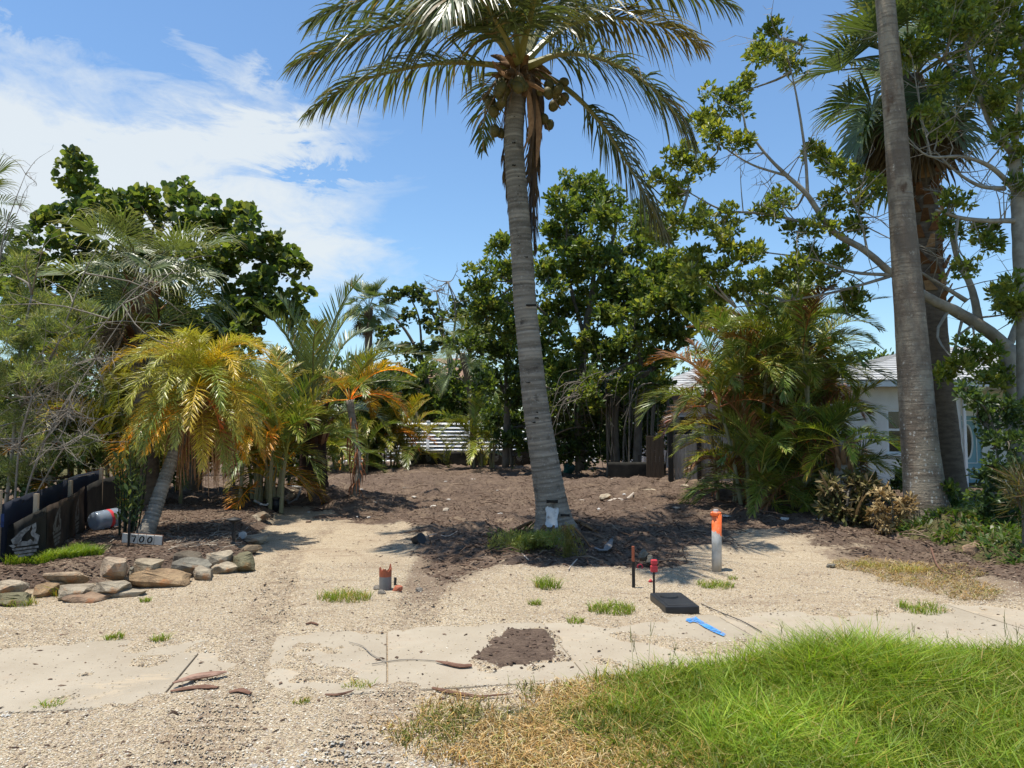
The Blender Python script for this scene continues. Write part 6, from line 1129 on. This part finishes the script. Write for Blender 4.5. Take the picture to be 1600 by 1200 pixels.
def fern():
    b = gnd(836, 862); t = thing('fern_weed', 'feathery green fern weed at the foot of the coconut palm', 'plant', b); r = np.random.default_rng(68); g = G()
    for k in range(46):
        a = r.uniform(0, 6.28); L = r.uniform(.25, .6); c0 = b + [r.normal(0, .06), r.normal(0, .06), 0]; e = c0 + np.array([math.cos(a) * L - .06, math.sin(a) * L * .7 - .1, r.uniform(.0, .2)]); P = resample([c0, (c0 + e) / 2 + [0, 0, .09], e], 9); g.add(*tube(P, .003, 3, False), (.2, .19, .07))
        tp = P[2:].repeat(5, 0) + r.normal(0, .015, (35, 3)); leaf_cloud(g, tp, nrm(r.normal(0, 1, (35, 3))), 4, .055, .14, [(.2, .24, .06), (.16, .21, .05), (.25, .26, .08)], r)
    stuff(g.obj('foliage', LEAF, t))
    b = gnd(888, 862); t = thing('fern_weed', 'yellowing fern weed hanging over the right side of the coconut palm foot', 'plant', b); g = G()
    for k in range(14):
        c0 = b + [r.normal(0, .03), r.normal(0, .03) - .05, r.uniform(.1, .42)]; e = c0 + np.array([r.normal(.03, .1), r.normal(-.05, .06), -r.uniform(.1, .4)]); P = resample([c0, (c0 + e) / 2 + [0, -.05, .05], e], 8); g.add(*tube(P, .003, 3, False), (.25, .2, .08)); tp = P.repeat(4, 0) + r.normal(0, .015, (32, 3)); leaf_cloud(g, tp, nrm(r.normal(0, 1, (32, 3))), 4, .05, .14, [(.2, .19, .05), (.26, .21, .07)], r)
    stuff(g.obj('foliage', LEAF, t))
fern()
# ------------------------------------------------------------------ border stones
def rock_mesh(sx, sy, sz, seed, box_=.62, cuts=9, sub=3, deep=.95):
    r = np.random.default_rng(seed); bm = bmesh.new(); bmesh.ops.create_icosphere(bm, subdivisions=sub, radius=1); V, Fs = from_bm(bm)
    V = np.sign(V) * np.abs(V) ** box_; V /= np.abs(V).max(0)
    for k in range(cuts):
        n = nrm(r.normal(0, 1, 3) * [1, 1, .8]); d = r.uniform(.55, deep) * (np.abs(V @ n)).max(); o = V @ n - d; V = np.where(o[:, None] > 0, V - np.maximum(o, 0)[:, None] * n, V)
    a = r.random(3) * 10; V = V * (1 + .12 * fbm(V[:, 0] * 2.5 + a[0] + V[:, 2], V[:, 1] * 2.5 + a[1] - V[:, 2], seed, 4))[:, None]
    return V * [sx, sy, sz], Fs
STN = 'stones of the dry laid border'
def stone(x0, x1, y0, y1, label, tint=(1, 1, 1), dep=.28, tilt=0, base_y=None, rz=None, seed=[100], lift=0, grp=STN):
    seed[0] += 1; cx = (x0 + x1) / 2; by = base_y if base_y else y1; p = gp(cx, by, .0 if base_y is None or base_y == y1 else 0); Y = p[1] + dep * .5; w = (x1 - x0) / F * Y / 2 * 1.14; h = (y1 - y0) / F * Y / 2 * 1.10
    c = at(cx, (y0 + y1) / 2, Y); V, Fs = rock_mesh(w, dep * .55, h, seed[0], .38, 18, 3, .80); a = rz if rz is not None else .12
    V = V @ np.array(Matrix.Rotation(math.radians(-tilt), 3, 'Y')).T; V = V @ np.array(Matrix.Rotation(a, 3, 'Z')).T
    o = G().add(V, Fs, tint).obj('stone', STONE); o.location = c; tag(o, label, 'stone', grp if by > 800 and x0 < 420 and seed[0] < 130 else None); return o
TAN = (1.0, .98, .93); PALE = (1.15, 1.12, 1.05); ORG_ = (1.0, .80, .60); RED_ = (.85, .68, .58); GRY = (.62, .66, .68); MOS = (.55, .58, .45); DRK = (.42, .40, .38)
stone(-14, 40, 905, 929, 'pale flat stone at the left picture edge, upper of two', PALE, .3, -3, 938); stone(-8, 52, 927, 948, 'mossy stone at the left picture edge under the pale flat stone', MOS, .3)
stone(52, 98, 911, 936, 'orange pink stone in the lower border row near the left edge', ORG_, .3, 0, 936); stone(93, 146, 912, 934, 'tan stone with pale top right of the orange pink stone', TAN, .3, -3, 940)
stone(104, 178, 925, 943, 'reddish flat stone at the bottom of the border', RED_, .3, -4, 943); stone(143, 211, 907, 929, 'long yellow tan block below the rounded boulder', TAN, .3, -2, 937)
stone(166, 228, 919, 936, 'flat tan footing stone under the yellow tan block', TAN, .25, -6, 936); stone(80, 143, 890, 915, 'long reddish topped block sitting upper left on the border', (1.05, .92, .8), .32, 0, 930)
stone(150, 204, 867, 908, 'largest rounded tan boulder of the border', (1.08, .98, .9), .4, 0, 926); stone(205, 254, 873, 903, 'angular tan boulder just right of the largest boulder', (1.05, 1, .9), .36, 4, 920)
stone(203, 216, 886, 906, 'small grey stone wedged between the two tan boulders', GRY, .2, 0, 918); stone(210, 300, 890, 921, 'long rough orange stone in the middle of the border', ORG_, .34, -8, 921, .2); stone(275, 328, 872, 894, 'grey tilted slab above the long orange stone', GRY, .3, -10, 905, .2)
stone(297, 339, 884, 909, 'tan rounded block right of the long orange stone', TAN, .3, -8, 909, .25); stone(318, 368, 863, 884, 'pale tan block on top near the right end of the border', PALE, .32, 0, 896, .25); stone(334, 374, 877, 898, 'pale flat stone under the top block at the right end', PALE, .28, -6, 898, .25)
stone(368, 398, 864, 896, 'mossy rounded stone closing the right end of the border', MOS, .34, 0, 896, .5); stone(262, 322, 862, 884, 'dark slab lying behind the grey tilted slab', DRK, .3, -4, 892); stone(358, 408, 850, 868, 'flat brown stone behind the mossy end stone', (.75, .66, .56), .35, 4, 872, .3)
stone(366, 415, 836, 852, 'pale flat stone beside the dark path light stake', PALE, .4, 3, 854, .2); stone(304, 336, 820, 830, 'small pale slab at the back of the bed', PALE, .4, 0, 832); stone(335, 362, 817, 830, 'small tan stone at the back of the bed', TAN, .3, 0, 832); stone(290, 335, 811, 819, 'long grey paver lying at the back of the bed', (.8, .8, .82), .5, 0, 820)
stone(318, 345, 805, 816, 'dark lump of stone behind the grey paver', DRK, .4, 0, 818); stone(375, 408, 806, 822, 'tan stone slab leaning in the rubble right of the path light', TAN, .4, 8, 824); stone(395, 422, 796, 815, 'grey brown slab tilted over the rubble', (.6, .55, .5), .4, 24, 822); stone(352, 378, 802, 814, 'small brown stone in the rubble heap', (.7, .6, .5), .3, 0, 816); stone(340, 360, 795, 806, 'small pale stone high in the rubble heap', TAN, .3, 0, 812); stone(408, 440, 765, 778, 'pale stone under the black bucket rubble', PALE, .4, 0, 782); stone(446, 478, 762, 775, 'bleached stone at the foot of the stout dark palm', PALE, .4, 0, 780)
stone(938, 956, 771, 781, 'pale stone lump in the soil right of the coconut trunk', PALE, .3, 0, 782, 0); stone(1004, 1028, 838 - 74, 771, 'pale flat stone near the weathered fence', PALE, .4, 0, 771, 0); stone(1062, 1080, 756, 764, 'whitish stone at the foot of the weathered fence', PALE, .3, 0, 765, 0); stone(1052, 1066, 792, 800, 'small white stone in the soil below the fence', PALE, .2, 0, 800, 0)
stone(998, 1014, 858, 880, 'grey rock behind the red marker post', GRY, .2, 0, 884, 0); stone(1008, 1022, 868, 884, 'smaller grey rock behind the red marker post', (.75, .75, .73), .18, 0, 886, 0); stone(1508, 1540, 848, 868, 'rusty brown lump at the edge of the green bank', RED_, .3, 10, 872, 0); stone(1508, 1520, 836, 844, 'small white stone among the ground cover', PALE, .2, 0, 850, 0); stone(1290, 1304, 860 + 20, 888, 'small grey stone on the right gravel', GRY, .15, 0, 888, 0)
def debris():
    r = np.random.default_rng(70); g = G()
    for k in range(85):
        px, py = r.uniform(480, 1400), 735 + 90 * r.random() ** 1.3; p = gnd(px, py); s = r.uniform(.025, .08); V, Fs = rock_mesh(s, s * r.uniform(.5, 1), s * r.uniform(.3, .6), int(r.integers(9999)), .6, 5, 1); c = [(.6, .55, .48), (.4, .34, .27), (.3, .22, .16), (.7, .66, .6), (.22, .15, .1)][int(r.integers(5))]; g.add(V @ np.array(Matrix.Rotation(r.random() * 6, 3, 'Z')).T + p + [0, 0, s * .2], Fs, c)
    stuff(g.obj('rubble', PEB), 'pale rubble bits and clods strewn over the dark soil', 'rubble'); g = G()
    for k in range(420):
        px, py = r.uniform(430, 1480), 740 + 150 * r.random() ** 1.4; p = gnd(px, py); m_ = masks(p[:1], p[1:2])[0][0]
        if m_ < .3: continue
        a = r.random() * 3.14; L = r.uniform(.12, .5); d = np.array([math.cos(a), math.sin(a) * .8, r.uniform(-.1, .25)]); g.add(*tube([p - d * L / 2 + [0, 0, .03], p + [0, 0, .05 + .02 * r.random()], p + d * L / 2 + [0, 0, .03]], [.006, .009, .004], 4), CHIP[int(r.integers(len(CHIP)))])
    stuff(g.obj('root_litter', MULCHM), 'torn roots and twigs littering the dark soil', 'twigs')
    g = G()
    for k in range(520):
        px, py = r.uniform(170, 400), r.uniform(812, 880); p = gnd(px, py)
        if poly_sd(BED, p[:1], p[1:2])[0] < .1 or (176 < px < 268 and 838 < py < 884): continue
        a = r.random() * 3.14; L = r.uniform(.05, .2); d = np.array([math.cos(a), math.sin(a), r.uniform(-.1, .3)]); g.add(*tube([p - d * L / 2 + [0, 0, .02], p + d * L / 2 + [0, 0, .02]], [.006, .003], 3), [(.3, .23, .17), (.2, .15, .11), (.42, .36, .28), (.13, .1, .08)][int(r.integers(4))])
    stuff(g.obj('leaf_litter', MULCHM), 'grey brown leaf litter in the stone bordered bed', 'litter')
debris()
# ------------------------------------------------------------------ small things
def number_sign():
    b = gnd(209, 878); t = thing('number_sign', 'white house number sign reading 700 on a thin dark stake', 'number sign', b); Y = b[1]; tl = math.radians(-4)
    c = at(222, 842.5, Y + .02); M3 = np.array(Matrix.Rotation(-tl, 3, 'Y')); w = .485; h = .115
    def plate(nm, mat, cx, w_, h_, y, th, cz=0): V, Fs = bevel_box((w_, th, h_), .004, 1); V = (V + [cx, y, cz]) @ M3.T + c; return G().add(V, Fs).obj(nm, mat, t)
    plate('backing', OLDWOOD, 0, w + .014, h + .012, .012, .014)
    xs = np.linspace(-w / 2, w / 2, 6)
    tiles = [plate('tile', SIGNW, (xs[k] + xs[k + 1]) / 2, w / 5 - .004, h - .002, 0, .010) for k in range(5)]
    for k, ch in ((1, '7'), (2, '0'), (3, '0')):
        cx = (xs[k] + xs[k + 1]) / 2
        if ch == '0': a = np.linspace(0, 2 * np.pi, 25); P = np.stack([cx + .024 * np.cos(a) + .006 * np.sin(a), np.full(25, -.008), .034 * np.sin(a)], 1); V, Fs = tube(P, .0075, 6, False)
        else: V, Fs = tube([[cx - .026, -.008, .033], [cx + .024, -.008, .033], [cx + .012, -.008, 0], [cx + .0, -.008, -.036]], .0075, 6)
        o = G().add(V @ M3.T + c, Fs).obj('numeral', INK, t); o.parent = tiles[k]; o['label'] = 'black numeral ' + ch
    G().add(*box((X(209, Y), Y - .02, b[2] + .12), (.022, .016, .42))).obj('stake', BLACKM, t)
number_sign()
def path_light():
    b = gnd(365, 850); t = thing('path_light', 'thin dark path light on a stake at the back of the stone bed', 'path light', b); G().add(*tube([b - [0, 0, .05], b + [0, 0, .3]], .018, 8)).obj('stake', BLACKM, t)
    G().add(*tube([b + [0, 0, .27], b + [0, 0, .30], b + [0, 0, .315], b + [0, 0, .335]], [.03, .10, .09, .02], 14)).obj('shade', BLACKM, t, True); G().add(*tube([b + [0, 0, .07], b + [0, 0, .15]], .028, 8)).obj('socket', BLACKP, t)
    p = gnd(379, 842); G().add(*tube([p + [0, .03, .05], p + [0, -.03, .05]], [.05, .05], 12)).obj('white_cap', PVC, t); 
path_light()
def jug():
    b = gnd(150, 829); t = thing('water_jug', 'blue plastic water jug lying on its side by the silt fence', 'water jug', b); ax = nrm(np.array([.42, .9, .08])); c = b + [0, 0, .13]; prof = [(0, .05), (.0, .115), (.03, .13), (.10, .132), (.12, .124), (.14, .132), (.24, .132), (.26, .124), (.28, .132), (.36, .13), (.42, .09), (.45, .035), (.5, .03)]
    P = np.array([c + ax * (s - .05) for s, _ in prof]); P += ax[None] * np.linspace(0, .004, len(prof))[:, None]; G().add(*tube(P, [q for _, q in prof], 20)).obj('bottle', BOTTLE, t, True); G().add(*tube([c + ax * .43, c + ax * .47], .04, 12)).obj('cap', RED, t); G().add(*tube([c + ax * .15, c + ax * .20], .1335, 20, False)).obj('label_band', RED, t, True)
jug()
def post():
    b = gnd(1120, 893); t = thing('marker_post', 'white plastic post with bright orange painted top standing in the gravel', 'marker post', b); h = .655; r0 = .054
    o = G().add(*tube([[0, 0, -.1], [0, 0, .3], [0, 0, h - .03]], [r0, r0, r0], 24)).obj('pipe', PVCO, None, True); o.parent = t; o.rotation_euler = (0, math.radians(.8), 0)
    o = G().add(*tube([[0, 0, h - .05], [0, 0, h - .045], [0, 0, h - .015], [0, 0, h - .008]], [.056, .061, .061, .050], 8)).obj('cap', PVCO, None); o.parent = t; o = G().add(*tube([[0, 0, h - .01], [0, 0, h + .02]], [.03, .026], 6)).obj('cap_nut', PVC, None); o.parent = t
post()
def meter_box():
    c4 = [gnd(1014, 934), gnd(1064, 941), gnd(1093, 957), gnd(1043, 961)]; c = sum(c4) / 4; t = thing('meter_box_lid', 'black rectangular meter box with round lid port set askew in the gravel', 'meter box', c)
    u = nrm(c4[1] - c4[0]); v = nrm(c4[3] - c4[0]); L = .36; W = .50; u = nrm((c4[1] - c4[0]) + (c4[2] - c4[3])); v = np.array([-u[1], u[0], 0]) ; u[2] = 0
    V, Fs = bevel_box((.30, .54, .07), .01, 2); Rm = np.array(Matrix.Rotation(math.radians(4), 3, 'Z'))
    V = V @ Rm.T + c + [0, 0, .03]; G().add(V, Fs).obj('body', BLACKP, t); V, Fs = bevel_box((.25, .48, .012), .004, 1); G().add(V @ Rm.T + c + [0, 0, .066], Fs).obj('lid', BLACKP, t)
    G().add(*tube([c + [-.03, .06, .068], c + [-.03, .06, .086]], [.085, .08], 20)).obj('reader_port', BLACKP, t)
meter_box()
def markers():
    b = gnd(990, 918); t = thing('survey_stake', 'thin black stake with faded orange top left of the meter box', 'stake', b); Y = b[1]
    G().add(*box((b[0], b[1], b[2] + .09), (.030, .022, .34))).obj('stake', BLACKM, t); G().add(*box((b[0] - .002, b[1], b[2] + .335), (.024, .024, .15))).obj('painted_top', ORANGE, t)
    b = gnd(1022, 935); t = thing('utility_marker', 'red boxed marker on a thin black rod behind the meter box', 'marker', b); hh = .40 * .92
    G().add(*tube([b - [0, 0, .03], b + [0, 0, hh - .08]], .011, 6)).obj('rod', BLACKM, t)
    V, Fs = bevel_box((.066, .045, .062), .008, 2); G().add(V + b + [0.002, 0, hh - .09], Fs).obj('lower_block', RED, t); V, Fs = bevel_box((.060, .045, .045), .008, 2); G().add(V + b + [0.004, 0, hh - .028], Fs).obj('upper_block', RED, t); V, Fs = bevel_box((.04, .03, .012), .003, 1); G().add(V + b + [0.002, 0, hh - .055], Fs).obj('neck', RED, t)
    b = gnd(1000, 890); a = np.linspace(0, 6.2832, 15); P = np.stack([b[0] + .028 * np.cos(a), np.full(15, b[1]), b[2] + .035 + .028 * np.sin(a)], 1); o = G().add(*tube(P, .009, 6, False)).obj('red_ring', RED, None, True, loc=b); tag(o, 'small red plastic ring lying behind the black stake', 'ring')
    b = gnd(1014, 910); o = G().add(*tube([b, b + [.02, 0, .02], b + [.035, .01, .005]], [.012, .016, .008], 6)).obj('plastic_scrap', RED, None, True, loc=b); tag(o, 'tiny red brown scrap between the stake and the red marker', 'scrap')
markers()
def flat_paint():
    pts = [(1071, 969), (1073, 966), (1080, 965.5), (1087, 963), (1091, 966.5), (1104, 974), (1120, 982.5), (1135, 991), (1130, 993.5), (1114, 987), (1100, 979.5), (1089, 972.5), (1084, 971), (1078, 972.5)]; P = np.array([gp(x, y, .006) for x, y in pts]); c = P.mean(0); o = G().add(P - c, np.array([list(range(len(P)))[::-1]])).obj('paint_mark', BLUEP); o.location = c
    if (o.data.polygons[0].normal.z < 0): o.data.flip_normals()
    tag(o, 'blue sprayed arrow mark on the sidewalk before the meter box', 'paint mark')
flat_paint()
def stub():
    b = gnd(602, 921); t = thing('pipe_stub', 'broken grey pipe stub with jagged orange rim in the gravel', 'pipe', b); n = 18; a = np.linspace(0, 2 * np.pi, n, endpoint=False); r = np.random.default_rng(71); tops = .17 + .05 * r.random(n); tops[[2, 11]] += .04
    V = []; rr = .062
    for zf, q in ((-.05, rr), (.13, rr)): V += [[q * math.cos(x), q * math.sin(x), zf] for x in a]
    V = np.array(V); i = np.arange(n); j = (i + 1) % n; G().add(V + b, np.stack([i, j, j + n, i + n], 1)).obj('pipe', GREYPIPE, t, True)
    V = np.array([[rr * math.cos(x), rr * math.sin(x), .13] for x in a] + [[rr * 1.02 * math.cos(x), rr * 1.02 * math.sin(x), z] for x, z in zip(a, tops)] + [[rr * .82 * math.cos(x), rr * .82 * math.sin(x), z - .003] for x, z in zip(a, tops)] + [[rr * .82 * math.cos(x), rr * .82 * math.sin(x), .0] for x in a]); G().add(V + b, np.concatenate([np.stack([i + k * n, j + k * n, j + (k + 1) * n, i + (k + 1) * n], 1) for k in range(3)])).obj('orange_rim', ORANGE, t)
    b = gnd(617, 914); o = G().add(*tube([b - [0, 0, .03], b + [.005, 0, .075]], .014, 8)).obj('black_peg', BLACKP, None, loc=b); tag(o, 'short black peg behind the broken pipe stub', 'peg')
    b = gnd(621, 923); V, Fs = rock_mesh(.055, .04, .035, 72, .6, 6, 2); o = G().add(V, Fs).obj('painted_lump', ORANGE); o.location = b + [0, 0, .02]; tag(o, 'orange painted lump right of the pipe stub', 'lump')
    for k, (x, y, l) in enumerate(((588, 921, 'grey rubble stone left of the pipe stub'), (597, 928, 'grey rubble stone in front of the pipe stub'), (655, 925, 'small bluish grey stone right of the pipe stub'))): b = gnd(x, y); V, Fs = rock_mesh(.04, .035, .03, 80 + k, .6, 6, 2); o = G().add(V, Fs, (.7, .72, .78)).obj('stone', STONE); o.location = b + [0, 0, .012]; tag(o, l, 'stone')
GREYPIPE = simple('grey pipe', (.22, .21, .20), (.14, .13, .12), 8, .7)
stub()
def strip(name, pts, r, mat, label, cat, sides=5, z=.012, flatz=1.0, tint=(1, 1, 1)):
    P = []
    for x, y in pts: p = gnd(x, y); _, v = sw_coord(p[0], p[1]); p[2] = max(p[2], 0 if -.02 < v < SW_W + .02 else -9) + z; P.append(p)
    P = np.array(P); c = P.mean(0); Q = resample(P, max(6, len(P) * 3)); R = np.interp(np.linspace(0, 1, len(Q)), np.linspace(0, 1, len(r)), r); V, Fs = tube(Q, R, sides, True, .2, int(pts[0][0])); V[:, 2] = Q[:, 2].repeat(sides) + (V[:, 2] - Q[:, 2].repeat(sides)) * flatz; o = G().add(V, Fs, tint).obj(name, mat, None, False, loc=c); tag(o, label, cat); return o
PINKW = simple('pinkish bark', (.36, .23, .17), (.2, .11, .08), 9, .9, .1, 50, .006, stretch=(1, 4, 4))
strip('bark_board', [(270, 1079), (300, 1070), (330, 1061), (354, 1057)], [.010, .026, .040, .034, .012], PINKW, 'long splintered pinkish bark board on the left sidewalk', 'bark', 8, .03, .45)
strip('bark_board', [(266, 1083), (295, 1078), (318, 1076), (341, 1077)], [.010, .02, .025, .012], OLDWOOD, 'dark bark strip lying along the pinkish board', 'bark', 7, .012, .5)
strip('bark_strip', [(681, 1040), (700, 1044), (720, 1048), (737, 1047)], [.006, .017, .022, .016], OLDWOOD, 'dark brown bark strip at the end of the thin twig', 'bark', 7, .016, .6)
strip('twig', [(581, 1043), (620, 1037), (650, 1036), (690, 1039)], [.004, .0035, .003], TWIG, 'long thin twig crossing the sidewalk joint', 'twig', 4, .008)
strip('twig', [(545, 1008), (566, 1014), (580, 1027), (603, 1039)], [.003, .0045, .004], TWIG, 'curved thin twig left of the sidewalk joint', 'twig', 4, .008)
strip('branch', [(676, 1080), (705, 1087), (735, 1092), (760, 1095)], [.008, .013, .010, .006], OLDWOOD, 'dark branch piece lying at the top of the dry grass', 'twig', 6, .02); strip('branch', [(738, 1094), (765, 1092), (800, 1089)], [.008, .006, .003], OLDWOOD, 'thinner dark branch piece joining the one in the dry grass', 'twig', 5, .02)
strip('twig', [(508, 1088), (530, 1088), (552, 1085)], [.006, .009, .004], OLDWOOD, 'short dark stick by the near sidewalk edge', 'twig', 5, .012); strip('stick', [(478, 977), (487, 975), (497, 978)], [.008, .010, .006], OLDWOOD, 'short dark stick on the gravel wheel track', 'twig', 5, .012); strip('bark_chip', [(358, 1089), (375, 1087), (392, 1086)], [.01, .022, .012], OLDWOOD, 'dark bark chip right of the splintered board', 'bark', 6, .01, .5)
strip('wire', [(1096, 945), (1128, 957), (1160, 975), (1190, 992)], [.004, .004], BLACKP, 'thin dark wire running from the meter box over the sidewalk', 'wire', 5, .008); strip('twig', [(1455, 868), (1465, 890), (1480, 903), (1492, 905)], [.012, .01, .006], OLDWOOD, 'curved root arching down the right bank', 'twig', 5, .05)
strip('root_piece', [(902, 876), (894, 885), (888, 893)], [.006, .009, .006], PALEWOOD, 'pale root piece on the mulch edge right of the fern', 'twig', 5, .02); strip('root_piece', [(815, 868), (823, 873), (826, 879)], [.006, .008, .005], PALEWOOD, 'pale curved root piece left of the fern', 'twig', 5, .03)
strip('log', [(950, 787), (965, 784), (978, 783), (990, 778)], [.05, .06, .045, .02], PALEWOOD, 'bleached white log lying in the soil right of the palm', 'log', 7, .05); strip('pipe_piece', [(398, 783), (415, 783), (428, 784)], [.02, .02], PVC, 'short white pipe lying in the left rubble', 'pipe', 7, .06); strip('pipe_piece', [(438, 768), (455, 775), (473, 781)], [.025, .025], GREYPIPE, 'long grey pipe leaning in the left rubble', 'pipe', 7, .14); strip('pipe_piece', [(456, 786), (466, 786), (474, 787)], [.022, .022], PVC, 'white pipe end near the stout dark palm', 'pipe', 7, .06)
strip('board', [(930, 862), (945, 860), (958, 857)], [.02, .05, .01], GREYPIPE, 'grey board scrap right of the palm foot in shadow', 'board', 6, .04, .4); strip('cord', [(664, 843), (680, 840), (700, 841), (715, 835)], [.008, .006, .004], PALEWOOD, 'pale root trailing right from the black plastic cap', 'twig', 4, .03)
def odds():
    b = gnd(654, 850); t = thing('plastic_cap', 'black plastic cap lying in the soil left of the palm shade', 'cup', b); ax = nrm(np.array([.75, -.6, .35])); c = b + [0, 0, .055]; G().add(*tube([c - ax * .08, c - ax * .07, c + ax * .05, c + ax * .06], [.05, .062, .068, .066], 14)).obj('body', BLACKP, t, True); G().add(*tube([c + ax * .045, c + ax * .062], [.078, .078], 14)).obj('rim', BLACKP, t)  # loose black plastic cap with a wider rim
    b = gnd(432, 801); t = thing('bucket', 'small black nursery pot standing in the left rubble', 'pot', b); G().add(*tube([b, b + [0, 0, .24]], [.09, .11], 14)).obj('body', BLACKP, t, True); G().add(*tube([b + [0, 0, .225], b + [0, 0, .25]], [.122, .122], 14)).obj('rim', BLACKP, t)
    b = gnd(888, 742); t = thing('plant_pot', 'dark green pot tipped over behind the coconut trunk', 'pot', b); ax = nrm(np.array([.2, -.5, .7])); c = b + [0, 0, .15]; G().add(*tube([c - ax * .2, c + ax * .18], [.14, .2], 16)).obj('body', GREENP, t, True); G().add(*tube([c + ax * .15, c + ax * .20], [.22, .22], 16, False)).obj('rim', GREENP, t)
    b = gnd(412, 776); V, Fs = rock_mesh(.22, .2, .12, 90, .6, 5, 2); o = G().add(V, Fs, (.3, .3, .3)).obj('plastic_sack', BLACKP, None, True); o.location = b + [0, 0, .1]; tag(o, 'crumpled black plastic sack in the left rubble', 'sack')
    b = gnd(430, 770); V, Fs = rock_mesh(.2, .2, .1, 91, .6, 5, 2); o = G().add(V, Fs, (.3, .3, .3)).obj('plastic_sheet', GREYPIPE, None, True); o.location = b + [0, 0, .15]; tag(o, 'bundled grey sheet behind the black sack', 'sheet')
odds()
